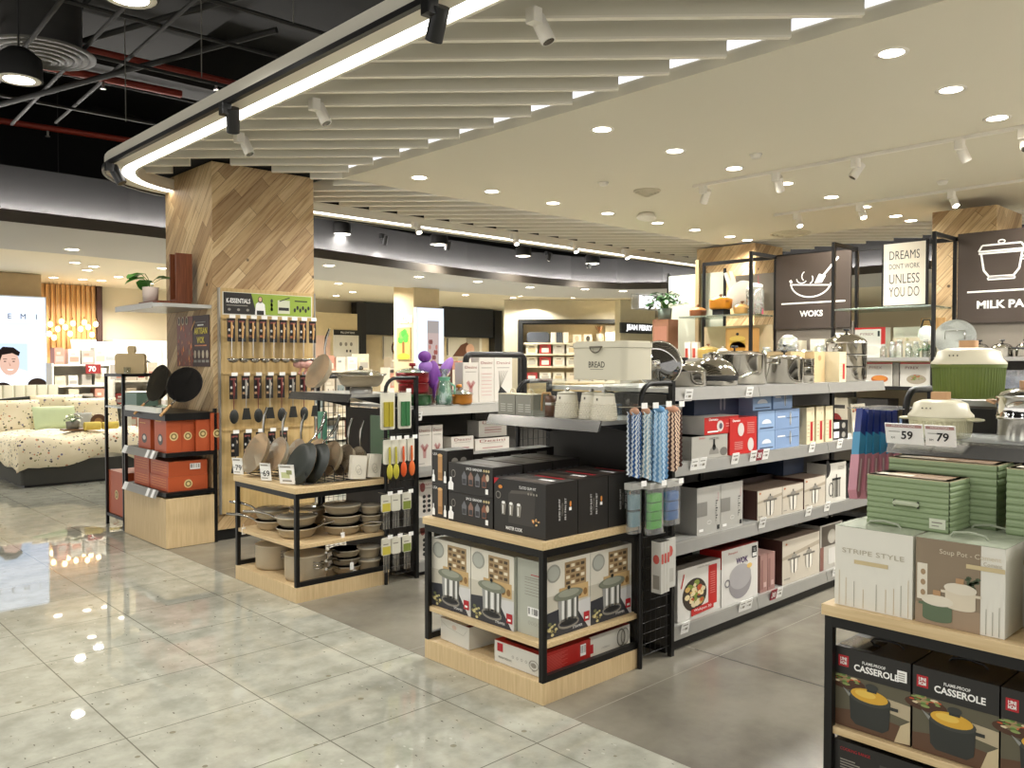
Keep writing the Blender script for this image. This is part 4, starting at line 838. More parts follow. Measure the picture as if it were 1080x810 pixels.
# casserole boxes in the shelf
CASBK = M('#23211f', .4)
def casserole_box():
    k = Carton(.24, .245, .265, CASBK, CASBK); c = k.L(); w, h = .245, .265
    c.rect(0, 0, w, h * .66, M('#5f5a48', .45), 1); c.poly([(w * .62, h * .35), (w, h * .30), (w, h * .48), (w * .7, h * .5)], M('#b7a98c', .45), 1.5); c.poly([(0, 0), (w, 0), (w, h * .2), (w * .4, h * .26), (0, h * .2)], M('#5e4330', .45), 1.5)
    c.poly([(w * .8, 0), (w, h * .02), (w, h * .3), (w * .88, h * .22)], M('#c9b894', .45), 2)
    c.ell(w * .16, h * .56, w * .26, h * .08, M('#4b2f20', .45), 2, 18); food(c, w * .15, h * .60, w * .2, h * .07, 30, 5, 3); c.rect(0, h * .66, w, h, CASBK, 4)
    c.rect(w * .05, h * .76, w * .19, h * .90, RED, 5); c.ring(w * .12, h * .83, w * .055, h * .05, .0012, TAGW, 6, 4, 45, 405); c.txt('UNI', w * .12, h * .855, .011, TAGW, 6, .022, bold=.03); c.txt('HOM', w * .12, h * .805, .011, TAGW, 6, .022, bold=.03)
    c.txt('FLAME-PROOF', w * .53, h * .865, .0095, TAGW, 5, .075, bold=.015); c.txt('CASSEROLE', w * .56, h * .785, .021, TAGW, 5, .145, bold=.03)
    cx, cy = w * .47, h * .3
    c.poly([(cx - w * .27, cy + h * .14), (cx - w * .25, cy - h * .17), (cx - w * .18, cy - h * .23), (cx + w * .18, cy - h * .24), (cx + w * .26, cy - h * .18), (cx + w * .28, cy + h * .12)], M('#2e302d', .4), 3.2)
    c.ell(cx, cy + h * .14, w * .285, h * .1, M('#3d3f3a', .4), 3.4, 24); c.ell(cx, cy + h * .165, w * .25, h * .085, M('#d9a83a', .4), 3.6, 24); c.ell(cx - w * .05, cy + h * .18, w * .14, h * .045, M('#e6c158', .4), 3.7, 18)
    c.rect(cx - w * .03, cy + h * .22, cx + w * .1, cy + h * .29, M('#2e302d', .4), 3.8); c.ell(cx + w * .035, cy + h * .285, w * .085, h * .04, M('#383a36', .4), 3.9, 14); c.rect(cx + w * .27, cy + h * .07, cx + w * .38, cy + h * .11, M('#2e302d', .4), 3.8); c.poly([(cx - w * .36, cy + h * .2), (cx - w * .27, cy + h * .1), (cx - w * .25, cy + h * .14)], M('#8d8f8a', .3), 3.8)
    return k
cb = casserole_box().put('casserole_box', 'black flame proof casserole box at the left end of the right shelf', 2.715, 1.032, .337, 'black casserole boxes'); with_handle(cb, .24, .245, .265, BLACK)
m = MB(); c = m.canvas((-.0042, .04, .2), (0, -1, 0), (0, 0, 1)); c.rect(0, 0, .03, .036, TAGW); [c.rect(.004, .005 + i * .007, .024, .008 + i * .007, GRYT, 2) for i in range(4)]; st = m.build('price_sticker', cb)
m = MB(); m.box(.02, .13, .2652, .14, .24, .2668, STEEL); m.build('foil_flap', cb)
cb2 = casserole_box().put('casserole_box', 'black flame proof casserole box second from the left in the right shelf', 2.715, .78, .337, 'black casserole boxes'); with_handle(cb2, .24, .245, .265, BLACK)
cb3 = dup(cb2, (2.715, .53, .337), 'black flame proof casserole box cut by the right edge of the picture')
k = Carton(.3, .3, .19, CASBK, CASBK); c = k.L(); c.txt('COOKING RANGE', .07, .165, .01, RED, 2, .1); [c.rect(.02, .10 + i * .009, .07 + (i % 3) * .008, .104 + i * .009, GRYT, 2) for i in range(4)]; c.rect(.15, .02, .25, .15, M('#4c4a45', .4), 1); c.ell(.2, .1, .03, .03, GRYT, 2)
ko = k.put('casserole_box', 'black carton with red heading on the plinth below the casserole boxes', 2.70, .97, .1025, 'black cartons on the right plinth'); dup(ko, (2.70, .65, .1025), 'second black carton on the right plinth')
# end shelf D: casseroles and steel steamer
def ribbed_pot(label, x, y, z, r, h, body, lidc, knob, oval=1.0, ears=True, rib_n=64):
    t = thing('casserole_pot', label, 'pot', (x, y, z), 0, 'ribbed casserole pots'); m = MB(); vs = []
    prof = [(0, 0), (r * .92, 0), (r * .95, .006), (r, h)]
    m.lathe(prof, body, 48, sx=1, sy=oval)
    for i in range(rib_n): a = 2 * PI * i / rib_n; m.cyl((r * .952 * math.cos(a), r * .952 * oval * math.sin(a), .01), (r * .995 * math.cos(a), r * .995 * oval * math.sin(a), h - .012), .0026, body, 5)
    m.build('pot_body', t)
    m = MB(); m.lathe([(r + .004, h - .012), (r + .006, h)], body, 48, sx=1, sy=oval); m.build('rim', t)
    if ears:
        for s in (1, -1): m = MB(); m.X = Matrix.Translation((0, s * (r * oval + .012), h - .008)) @ Matrix.Scale(1, 4); m.ball((0, 0, 0), (.05, .032, .007), lidc if ears == 'lid' else body, 14, 6); m.build('handle', t)
    m = MB(); m.lathe([(r + .006, h + .001), (r + .005, h + .008), (r * .93, h + .022), (r * .86, h + .05), (r * .6, h + .062), (0, h + .066)], lidc, 48, sx=1, sy=oval); [m.ball((-r * .915, .03 * oval - i * .014 , h + .034), (.003, .003, .003), M('#6f6757', .5), 6, 4) for i in range(3)]; m.build('lid', t)
    m = MB(); m.rbox(-.024, -.03, h + .064, .024, .03, h + .092, .01, knob); m.build('knob', t); return t
WK = M('#c99e74', .5, var=.05)
ribbed_pot('cream ribbed casserole with cream lid and wooden knob behind the 59 price card', 3.29, 1.155, 1.277, .105, .075, M('#d8d2b0', .4), M('#e6dfc4', .35), WK)
ribbed_pot('large olive green ribbed pot with cream lid behind the cream casserole', 3.50, 1.13, 1.415, .125, .13, M('#70803a', .4), M('#e8e0c4', .35), WK, ears=False)
t = thing('steamer_pot', 'tall stainless steamer pot with wooden lid knob at the right edge of the steel shelf', 'pot', (3.31, .88, 1.277))
m = MB(); m.lathe([(0, 0), (.083, 0), (.088, .01), (.088, .075), (.094, .078), (.094, .088), (.09, .092), (.09, .15), (.096, .153), (.096, .158)], CHROME, 40); m.build('pot_body', t)
m = MB(); m.lathe([(.096, .160), (.088, .172), (.04, .186), (0, .188)], CHROME, 40); m.build('lid', t); m = MB(); m.rbox(-.02, -.02, .188, .02, .02, .212, .01, WK); m.build('knob', t)
for s in (1, -1): m = MB(); m.tube([(.03 * s, .09, .13), (.03 * s, .115, .14), (-.03 * s, .115, .14), (-.03 * s, .09, .13)], .005, WK, 6); m.build('handle', t) if s > 0 else None
m = MB(); m.box(0, 0, 0, .16, .26, .136, M('#4a443d', .5)); tag(m.build('pot_carton', None, (3.62, 1.0, 1.402 - .13 + .13)), 'dark carton behind the olive green pot', 'box') if False else None
# glass rail and big price cards on that shelf
m = MB(); m.box(0, 0, 0, .003, .80, .03, GLASS); tag(m.build('shelf_guard', None, (3.094, .44, 1.281)), 'clear guard strip along the steel shelf of casseroles', 'guard')
def big_card(label, y, num, w=.12, h=.075, x=3.072, z=1.262):
    m = MB(); m.box(-.002, -w, 0, .002, 0, h, TAGW); c = m.canvas((-.0021, 0, 0), (0, -1, 0), (0, 0, 1)); c.rect(.004, h * .82, w - .003, h - .003, M('#b58a86', .5)); c.txt('PROMOTION', w * .5, h * .905, h * .09, TAGW, 3, w * .6); c.txt('RM', w * .2, h * .3, h * .1, INK, 2); c.txt(num, w * .58, h * .45, h * .4, INK, 2, bold=.02, shear=.12); c.rect(w * .1, h * .6, w * .4, h * .63, GRYT, 2)
    return tag(m.build('price_card', None, (x, y, z), (0, -.25, 0)), label, 'price card', 'large price cards on the right steel shelf')
big_card('large white price card reading 59 before the cream casserole', 1.262, '59', .13); big_card('large white price card reading 79 before the cream casserole', 1.125, '79', .10)
# ================================================================== GOODS hanging on the wire grids
def hook(t, x, y, z, ln=.12):
    m = MB(); m.cyl((x, y, z), (x, y - ln, z), .0025, CHROME, 6); m.build('hook', t)
    m = MB(); m.box(x - .02, y - ln - .003, z - .004, x + .02, y - ln, z + .022, TAGW); m.build('price_flag', t)
# microfibre cloths with chevrons
def cloth(label, x, y, z, w, h, c1, c2, cap, group):
    t = thing('microfibre_cloth', label, 'cloth', (x, y, z), 0, group)
    m = MB(); m.ball((0, 0, -.015), (w * .42, .02, .022), cap, 12, 6); m.build('cloth_top', t)
    m = MB(); nx, nz = 12, 26; A, B = M(c1, .9), M(c2, .9)
    for j in range(nx):
        vs = []
        for i in range(nz + 1):
            zz = -.02 - (h - .02) * i / nz; off = (.006 if i % 2 else -.006)
            for e in (0, 1):
                u = (j + e) / nx - .5; vs.append((u * w * (1 + .12 * i / nz) + off, -.016 - .012 * math.cos(u * 9) * (i / nz + .3), zz - .008 * math.cos(u * 7)))
        m.add(vs, [(2*i, 2*i+1, 2*i+3, 2*i+2) for i in range(nz)], A if j % 2 else B, True)
        m.add([(a, -b + .0, c) for a, b, c in vs], [(2*i, 2*i+2, 2*i+3, 2*i+1) for i in range(nz)], A if j % 2 else B, True)
    m.build('cloth_body', t)
    m = MB(); m.cyl((0, .1, .004), (0, -.06, .012), .0025, CHROME, 6); m.build('hook', t); m = MB(); m.box(-.022, -.063, .004, .022, -.06, .032, TAGW); m.build('price_flag', t); return t
G = 'microfibre cloths hanging on the middle wire grid'
cloth('deep blue and white chevron cloth hanging at the left of the cloths', 3.265, 2.565, 1.325, .075, .33, '#2f5f9c', '#dfe6ea', M('#b58c72', .9), G)
cloth('white and pale chevron cloth hanging between the blue cloths', 3.335, 2.55, 1.325, .07, .34, '#8fb3c9', '#eef0ea', M('#b58c72', .9), G)
cloth('sky blue chevron cloth hanging in front of the others', 3.415, 2.53, 1.33, .11, .37, '#6f9cc4', '#b7d0e2', M('#5f8fb8', .9), G)
cloth('peach and brown chevron cloth hanging at the right of the cloths', 3.545, 2.545, 1.325, .135, .32, '#4a2f2a', '#e6c9ae', M('#b8876c', .9), G)
def pouch(label, x, y, z, w, h, cols, group):
    t = thing('sponge_pack', label, 'sponge pack', (x, y, z), 0, group)
    m = MB(); m.rbox(-w/2, -.022, -h, w/2, .022, 0, .02, POLY, 'z'); m.build('clear_bag', t)
    m = MB(); m.box(-w/2, -.024, -.002, w/2, .024, .03, FROST); m.build('header', t)
    n = len(cols)
    for i, c in enumerate(cols): m = MB(); zz = -.03 - i * (h - .05) / n; m.rbox(-w * .38, -.018, zz - (h - .05) / n * .85, w * .38, .018, zz, .012, c); m.build('sponge', t)
    m = MB(); m.cyl((0, .1, .02), (0, -.06, .025), .0025, CHROME, 6); m.build('hook', t); m = MB(); m.box(-.02, -.063, .018, .02, -.06, .044, TAGW); m.build('price_flag', t); return t
G = 'sponge packs hanging on the middle wire grid'; SPG = M('#55b83a', .8); SPB = M('#2a6cb0', .8); TEAL = M('#6f97a0', .7)
pouch('clear pack of teal cloth pieces hanging left of the green sponges', 3.275, 2.575, .93, .09, .22, [TEAL] * 2, G)
pouch('clear pack of four green sponges hanging on the wire grid', 3.40, 2.545, .925, .125, .23, [SPG] * 4, G)
pouch('clear pack of blue sponges hanging right of the green sponges', 3.55, 2.55, .92, .125, .2, [SPB] * 3, G)
for i in range(3):
    k = Carton(.022, .06, .26, M('#c8c6be', .4)); f = k.F(); f.rect(.003, .15, .019, .2, M('#c4584f', .5)); l_ = k.L(); l_.ell(.03, .17, .02, .024, M('#c4584f', .5), 1, 10); l_.rect(.01, .02, .05, .09, GRYT, 1)
    k.put('slim_box', '%s slim grey box hanging below the sponge packs' % ('leftmost', 'middle', 'rightmost')[i], 3.40 + i * .03, 2.50 + i * .004, .395 + .0, 'slim grey boxes below the sponges', cat='box')
k = Carton(.10, .025, .26, M('#c8c6be', .4)); f = k.F(); f.ell(.05, .19, .025, .03, M('#c4584f', .5), 1, 8); f.rect(.02, .03, .08, .1, M('#b7b5ac', .5), 1); k.put('slim_box', 'flat grey box with red emblem hanging by the bottom wok carton', 3.50, 2.555, .39, 'slim grey boxes below the sponges')
# utensils on the pan unit grid
def blister(label, x, y, z, w, h, col, kind, group, name='utensil_pack'):
    t = thing(name, label, 'utensil pack', (x, y, z), 0, group)
    m = MB(); m.rbox(-w/2, -.006, -h, w/2, .006, 0, .012, M('#dcd9c9', .4) if kind != 'bare' else POLY, 'y', 4); m.build('card', t)
    cm = M(col, .45)
    if kind == 'strip': m = MB(); m.box(-w * .32, -.018, -h * .92, -w * .02, -.006, -h * .25, cm); m.box(w * .02, -.018, -h * .92, w * .34, -.006, -h * .25, cm); m.build('insert', t)
    elif kind == 'spoon':
        m = MB(); m.tube([(0, -.014, -.05), (0, -.016, -.13), (0, -.016, -h)], [.006, .009, .006], cm, 8); m.build('handle', t)
        m = MB(); m.ball((0, -.016, -h - .05), (.026, .009, .055), cm, 14, 8); m.build('spoon_head', t)
    else:
        m = MB(); c = m.canvas((-w/2, -.0065, -h), (1, 0, 0), (0, 0, 1)); c.rect(.004, .004, w - .004, h * .5, cm); c.rect(.01, h * .6, w * .7, h * .66, GRYT); m.build('print', t)
        m = MB(); [m.cyl((-w * .3 + w * .15 * i, -.004, -h), (-w * .33 + w * .165 * i, -.004, -h - .12), .002, CHROME, 6) for i in range(5)]; m.build('whisk_wires', t)
    m = MB(); m.cyl((0, .09, .004), (0, -.05, .008), .0022, CHROME, 6); m.build('hook', t); m = MB(); m.box(-.02, -.053, .002, .02, -.05, .028, TAGW); m.build('price_flag', t); return t
G = 'utensil packs hanging on the wire grid of the pan unit'
blister('pack with yellow chopping strips hanging on the pan unit grid', 3.36, 4.79, 1.345, .115, .255, '#a89a2c', 'strip', G); blister('pack with dark green strips hanging beside the yellow one', 3.50, 4.785, 1.345, .11, .255, '#2f6a3c', 'strip', G)
blister('pack with lime green spoon hanging left of the orange spoons', 3.36, 4.78, 1.02, .085, .17, '#b9b03a', 'spoon', G); blister('pack with lime spoon directly behind the orange spoons', 3.41, 4.775, 1.02, .06, .17, '#b9b03a', 'spoon', G); blister('left pack with orange spoon', 3.47, 4.77, 1.02, .06, .16, '#d2521f', 'spoon', G); blister('right pack with orange spoon', 3.545, 4.775, 1.02, .06, .16, '#dc6a2c', 'spoon', G)
for r, z in enumerate((.64, .34)):
    for i, (x, c) in enumerate(((3.34, '#c7b94a'), (3.42, '#dcd9c9'), (3.51, '#7d8a3c'))): blister('%s wire whisk pack in the %s row of the pan unit grid' % (nth(i, 3), ('upper', 'lower')[r]), x, 4.785 - .004 * i, z, .075, .12, c, 'whisk', G)
# ================================================================== GOODS on the long shelving unit
def nested(o, label): return o
Z4, Z3, Z2, Z1 = 1.416, 1.011, .586, .131
# ---- top shelf: steel cookware
def steel_pot(label, x, y, z, r, h, group, lid=True, knob=BLACK, handles='loop', a=0.0, mat=STEEL, name='stock_pot', dome=.045):
    t = thing(name, label, 'pot', (x, y, z), a, group)
    m = MB(); m.lathe([(0, 0), (r * .96, 0), (r, .012), (r, h), (r + .006, h + .004), (r - .002, h + .002), (r - .004, .02), (0, .012)], mat, 40); m.build('pot_body', t)
    if lid:
        m = MB(); m.lathe([(r + .004, h + .005), (r * .93, h + dome * .35), (r * .75, h + dome * .68), (r * .5, h + dome * .88), (r * .22, h + dome * .98), (0, h + dome)], mat, 40); m.build('lid', t)
        m = MB(); m.lathe([(.006, h + dome - .004), (.006, h + dome + .014), (.022, h + dome + .018), (.022, h + dome + .03), (0, h + dome + .032)], knob, 18); m.build('knob', t)
    if handles == 'loop':
        for s in (1, -1): m = MB(); m.tube([(s * r, -.035, h * .8), (s * (r + .035), -.03, h * .83), (s * (r + .042), 0, h * .84), (s * (r + .035), .03, h * .83), (s * r, .035, h * .8)], .006, knob if knob is not BLACK else STEEL, 8); m.build('handle', t)
    elif handles == 'long': m = MB(); m.tube([(r, 0, h * .85), (r + .06, 0, h * .9), (r + .19, 0, h * .98)], [.007, .01, .008], knob, 8); m.build('handle', t)
    return t
G = 'steel cookware on the top shelf'
steel_pot('low stainless saucepan with long black handle at the left end of the top shelf', 4.02, 2.80, Z4, .125, .085, G, handles='long', a=2.7, name='saucepan', dome=.05)
t = steel_pot('stainless wok with high domed lid between the saucepan and the stockpot', 4.35, 2.83, Z4 + .0, .15, .06, G, knob=STEEL, handles=None, name='wok', mat=STEEL, dome=.11); m = MB(); m.lathe([(.152, .03), (.154, .045), (.152, .058)], BLACK, 40); m.build('band', t)
m = MB(); m.tube([(.15, -.08, .04), (.24, -.13, .075), (.27, -.15, .08)], .009, STEEL, 8); m.build('handle', t)
steel_pot('large stainless stockpot with flat lid in the middle of the top shelf', 4.76, 2.93, Z4, .20, .185, G, dome=.03)
steel_pot('second stainless pot with black knob right of the large stockpot', 5.16, 2.80, Z4, .125, .16, G, dome=.03)
for i in range(3): steel_pot('%s small steel container stacked right of the pots' % ('bottom', 'middle', 'top')[i], 5.37, 2.76, Z4 + i * .055, .06, .05, 'stacked steel containers', lid=False, handles=None, name='steel_container')
k = Carton(.20, .18, .215, M('#c3a97c', .6)); f = k.F(); f.ell(.1, .17, .03, .02, M('#8a6a45', .5), 1, 14); f.rect(.03, .02, .17, .06, M('#b69a6c', .5), 1); k.put('kraft_box', 'tan cardboard box behind the steel containers on the top shelf', 5.36, 2.86, Z4, 'tan boxes on the top shelf')
k = Carton(.16, .14, .215, M('#c6ad82', .6)); f = k.F(); f.ell(.08, .17, .025, .02, M('#a58358', .5), 1, 12); k.put('kraft_box', 'tan cardboard box left of the slim red and cream box', 5.58, 2.80, Z4, 'tan boxes on the top shelf')
def cream_red(h=.245):
    k = Carton(.105, .14, h, M('#d5c8a6', .5)); f = k.F(); f.rect(.05, .02, .085, h * .6, M('#a82a28', .5), 1); f.line([(0, h * .61), (.105, h * .61)], .002, M('#a08e6c', .5), 1); f.txt('f', .07, h * .82, .02, M('#5b4b35', .5), 2); [f.rect(.01, h * (.2 + .1 * i), .04, h * (.215 + .1 * i), M('#a08e6c', .5), 1) for i in range(4)]; return k
cream_red(.215).put('cream_carton', 'slim cream carton with red stripe on the top shelf beside the steamers', 5.755, 2.70, Z4, 'cream cartons with red stripes')
t = steel_pot('three tier stainless steamer at the right end of the top shelf', 6.08, 2.80, Z4, .14, .10, G, lid=False, handles=None, name='steamer_pot')
for i in range(2): m = MB(); z = .105 + i * .09; m.lathe([(.13, z), (.142, z + .004), (.142, z + .082), (.147, z + .086), (.138, z + .086)], STEEL, 40); m.build('tier', t)
m = MB(); m.lathe([(.146, .288), (.13, .31), (.07, .345), (0, .355)], STEEL, 40); m.build('lid', t); m = MB(); m.lathe([(.006, .35), (.006, .37), (.024, .374), (.024, .388), (0, .39)], BLACK, 16); m.build('knob', t)
for i in range(3):
    for s in (1, -1): m = MB(); z = .06 + .09 * i; m.tube([(s * .14, -.03, z), (s * .175, -.025, z + .006), (s * .178, .025, z + .006), (s * .14, .03, z)], .006, BLACK if i == 0 else STEEL, 8); m.build('handle', t)
# glass lid leaning at the end of the shelf
t = thing('glass_cover', 'large round glass pot lid with steel rim standing on edge beside the bread bin', 'lid', (0, 0, 0)); m = MB(); r = .125; m.lathe([(r, 0), (r * .9, .012), (r * .6, .03), (0, .04)], CLEAR('#6f6a5e', .25, .04, .35), 36); m.build('glass_dome', t)
m = MB(); m.lathe([(r - .004, -.003), (r + .004, -.003), (r + .004, .004), (r - .004, .004), (r - .004, -.003)], CHROME, 36); m.build('rim', t); m = MB(); m.lathe([(.006, .04), (.006, .058), (.022, .062), (.02, .07), (0, .071)], CHROME, 16); m.build('knob', t)
t.matrix_world = Matrix.Translation((3.71, 2.75, Z4 + .128)) @ Matrix.Rotation(.45, 4, 'Z') @ Matrix(((0, 0, -.97, 0), (0, 1, 0, 0), (.97, 0, .2, 0), (0, 0, 0, 1))).to_quaternion().to_matrix().to_4x4()
# ---- second shelf
k = Carton(.20, .2, .16, M('#cfcdc6', .45)); k.put('plain_box', 'plain white box behind the peach cloth', 3.80, 2.80, Z3 + .145, 'white and grey boxes at the left of the second shelf')
def greybox():
    k = Carton(.36, .16, .13, M('#aeaba2', .45)); f = k.F(); f.ell(.22, .02, .05, .045, M('#8a877f', .4), 1, 16, 0, 180); f.ell(.22, .06, .018, .018, INK, 2, 12); f.rect(.21, .06, .23, .105, INK, 2); f.txt('STAINLESS STEEL', .22, .11, .012, INK, 2, .1); f.txt('Damato', .1, .118, .012, RED, 2, .06); f.ell(.32, .03, .04, .025, M('#6f6c66', .4), 1, 12); return k
greybox().put('grey_box', 'grey pan box with black drawing low on the second shelf beside the cloths', 3.90, 2.665, Z3, 'white and grey boxes at the left of the second shelf')
REDB = M('#bb241f', .42)
k = Carton(.36, .2, .10, REDB, M('#d6cfc7', .5)); f = k.F(); f.txt('Damato', .09, .085, .014, TAGW, 2, .09, bold=.02); f.ell(.16, .045, .035, .032, M('#d5ccc6', .4), 2, 14); f.ell(.165, .045, .018, .018, M('#5a5560', .4), 3, 12); f.rect(.03, .012, .14, .02, TAGW, 2); f.rect(.22, .055, .33, .058, M('#e0a8a0', .5), 2); f.rect(.22, .04, .33, .043, M('#e0a8a0', .5), 2)
c = k.L(); c.rect(0, 0, .2, .1, M('#d9d4cd', .5)); k.put('red_box', 'long red and white box lying on the grey pan box', 4.03, 2.67, Z3 + .132, 'red boxes on the second shelf')
k = Carton(.30, .25, .215, REDB, M('#c9433c', .5)); f = k.F(); f.ell(.12, .145, .035, .04, M('#cfc6c0', .4), 2, 16); f.ell(.23, .05, .035, .04, M('#cfc6c0', .4), 2, 16); [f.rect(.19, .12 + i * .012, .27, .123 + i * .012, M('#e0a8a0', .5), 2) for i in range(6)]; [f.rect(.05, .03 + i * .01, .14, .033 + i * .01, M('#e0a8a0', .5), 2) for i in range(5)]; f.txt('Damato', .07, .2, .014, TAGW, 2, .08, bold=.02)
k.put('red_box', 'tall bright red box standing at the shelf edge left of the blue boxes', 4.285, 2.665, Z3, 'red boxes on the second shelf')
BLU = M('#7d95b8', .45, var=.03); BLUD = M('#39455e', .45)
k = Carton(.52, .22, .17, BLUD); f = k.F(); [f.ell(.28 + i * .04, .08, .012, .045, M('#8a8f9c', .4), 1, 12) for i in range(2)]; k.put('blue_box', 'dark blue long box at the back above the red boxes', 4.12, 2.80, Z3 + .2165, 'blue boxes on the second shelf')
def bluebox(w, d=.14, h=.122):
    k = Carton(w, d, h, BLU); f = k.F(); f.ell(w * .62, h * .5, .011, h * .38, M('#d8d8d0', .35), 2, 14); f.rect(w * .62 - .004, h * .15, w * .62 + .004, h * .85, M('#3f444e', .35), 3); f.rect(w * .1, h * .6, w * .4, h * .66, TAGW, 2); f.line([(w * .45, h * .55), (w * .95, h * .55)], .003, BLUD, 2)
    c = k.L(); c.ell(d * .5, h * .3, d * .28, h * .18, M('#c9d3de', .4), 2, 14, 0, 180); return k
def bluebowl(w=.20, d=.14, h=.122):
    k = Carton(w, d, h, M('#8aa4c6', .45)); f = k.F(); f.ell(w * .5, h * .35, w * .28, h * .22, M('#dfe4ea', .4), 2, 16, 0, 180); f.rect(w * .1, h * .1, w * .9, h * .16, BLUD, 2); return k
for i in range(2):
    bluebowl().put('blue_box', '%s light blue bowl box beside the tall red box' % ('lower', 'middle')[i], 4.60, 2.665, Z3 + i * .123, 'blue boxes on the second shelf')
    bluebox(.31).put('blue_box', '%s wide light blue flask box in the stack' % ('lower', 'middle')[i], 4.805, 2.665, Z3 + i * .123, 'blue boxes on the second shelf')
bluebowl(.22).put('blue_box', 'topmost light blue bowl box under the top shelf', 4.60, 2.70, Z3 + .246, 'blue boxes on the second shelf'); bluebox(.24).put('blue_box', 'topmost wide light blue flask box under the top shelf', 4.825, 2.69, Z3 + .246, 'blue boxes on the second shelf')
k = Carton(.14, .12, .18, M('#9a7245', .5)); k.F().rect(.05, .1, .09, .15, M('#7c5a35', .5)); k.put('kraft_box', 'brown box between the blue boxes and the cream cartons, at the back', 5.13, 2.85, Z3 + .18, 'tan boxes on the second shelf')
for i in range(3):
    o = cream_red().put('cream_carton', '%s of three slim cream cartons with red stripes on the second shelf' % ('left', 'middle', 'right')[i], 5.225 + i * .135, 2.67 - .0, Z3, 'cream cartons with red stripes')
for i in range(2): k = Carton(.24, .15, .065, M('#1f1e1d', .4)); f = k.F(); f.rect(.02, .012, .1, .055, TAGW); f.ell(.17, .03, .03, .02, GRYT, 1); k.put('black_box', '%s flat black and white box right of the cream cartons' % ('lower', 'upper')[i], 5.66, 2.70, Z3 + i * .066, 'flat black boxes on the second shelf')
k = Carton(.02, .20, .235, M('#d5cdb9', .45)); 
mb = MB(); mb.box(0, 0, 0, .24, .015, .24, M('#d5cdb9', .45)); c = mb.canvas((0, 0, 0), (1, 0, 0), (0, 0, 1)); food(c, .06, .19, .05, .04, 14, 8, 1, PIC[3:5] + [M('#8c4a2a', .5)]); c.ell(.16, .09, .06, .055, M('#b4773f', .5), 1, 18); food(c, .16, .09, .05, .045, 14, 9, 2); 
tag(mb.build('recipe_panel', None, (6.0, 2.70, Z3), (-.12, 0, .0)), 'white panel with food pictures leaning at the right end of the second shelf', 'panel')
k = Carton(.22, .13, .12, M('#5b564e', .4)); f = k.F(); f.rect(.02, .02, .1, .1, M('#8a8378', .4)); k.put('dark_box', 'dark picture box at the back behind the flat black boxes', 5.72, 2.88, Z3 + .0, 'box')
# ---- third shelf
SILB = M('#b7b5ae', .4, .15, var=.03)
def silverbox():
    k = Carton(.235, .16, .265, SILB); f = k.F(); f.rect(0, .1, .1, .18, M('#8f8d87', .35, .3), 1); [f.rect(.185, .06 + i * .014, .19 + (i % 3) * .008, .066 + i * .014, INK, 2) for i in range(9)]; f.txt('ETERNITY', .21, .2, .008, RED, 2, .05, rot=PI/2); f.ring(.12, .06, .02, .01, .002, TAGW, 2); f.rect(.2, .01, .225, .035, INK, 2); f.rect(.02, .015, .06, .03, TAGW, 2); return k
for i in range(2): silverbox().put('silver_box', '%s silver carton beside the sponge packs on the third shelf' % ('left', 'right')[i], 3.955 + i * .24, 2.665, Z2, 'silver cartons on the third shelf')
KET = M('#c2b9a9', .45, var=.03); KBR = M('#4f2f27', .5)
def kettlebox(w=.275, h=.185, n=1):
    k = Carton(w, .22, h, KET, M('#6a5a4d', .5)); c = k.L(); c.rect(0, 0, .22, h, KBR); f = k.F()
    f.poly([(0, h * .55), (w, h * .7), (w, h * .8), (0, h * .62)], M('#a59a88', .5), 1)
    for i in range(n):
        a = w * (.5 if n == 1 else .3 + .4 * i); b = h * .42
        f.poly([(a - .045, b + .04), (a - .04, b - .04), (a - .02, b - .06), (a + .02, b - .06), (a + .04, b - .04), (a + .045, b + .04)], M('#ddd8cc', .35), 2); f.rect(a - .007, b - .06, a + .007, b + .075, M('#35322e', .35), 3); f.rect(a - .08, b + .03, a + .08, b + .042, M('#6f6a62', .4), 3); f.ell(a, b + .05, .035, .012, M('#8d8980', .3), 4); f.line([(a - .045, b + .03), (a - .04, b - .05)], .004, M('#6f6a62', .4), 4); f.line([(a + .045, b + .03), (a + .04, b - .05)], .004, M('#6f6a62', .4), 4)
    f.ell(w * .1, h * .9, .012, .007, M('#b0673e', .5), 2, 8); f.rect(w * .04, h * .1, w * .2, h * .13, GRYT, 2); return k
G3 = 'beige kettle boxes on the third shelf'
kettlebox(.30, .18).put('kettle_box', 'leftmost beige kettle box with brown side on the third shelf', 4.60, 2.665, Z2, G3); kettlebox(.27, .18).put('kettle_box', 'second beige kettle box on the third shelf', 4.905, 2.665, Z2, G3); kettlebox(.295, .2).put('kettle_box', 'third and tallest beige kettle box on the third shelf', 5.182, 2.66, Z2, G3)
k = Carton(.30, .14, .27, M('#cfcbc0', .45)); f = k.F(); a = .15; f.poly([(a - .06, .03), (a + .06, .03), (a + .06, .15), (a - .06, .15)], M('#a9a69c', .3), 1); f.rect(a - .006, .03, a + .006, .19, INK, 3); [f.rect(a - .06 + i * .036, .03, a - .05 + i * .036, .15, M('#5e5a52', .4), 2) for i in range(4)]; f.ring(a - .08, .09, .03, .045, .008, INK, 2); f.rect(a - .065, .15, a + .065, .165, INK, 3); [f.rect(.17, .22 + i * .01, .27, .224 + i * .01, GRYT, 2) for i in range(3)]; f.ell(0, .235, .06, .06, M('#262422', .5), 2, 14, -90, 90)
k.put('press_box', 'white coffee press box with black drawing on the third shelf', 5.50, 2.665, Z2, 'box')
k = Carton(.20, .14, .25, M('#1d1c1b', .4)); f = k.F(); f.rect(.03, .05, .17, .17, M('#4e4236', .4)); f.ell(.1, .1, .05, .03, M('#a7a39a', .3), 2); f.rect(.03, .2, .17, .215, GRYT, 2); k.put('black_box', 'black box with pan picture right of the coffee press box', 5.82, 2.67, Z2, 'box')
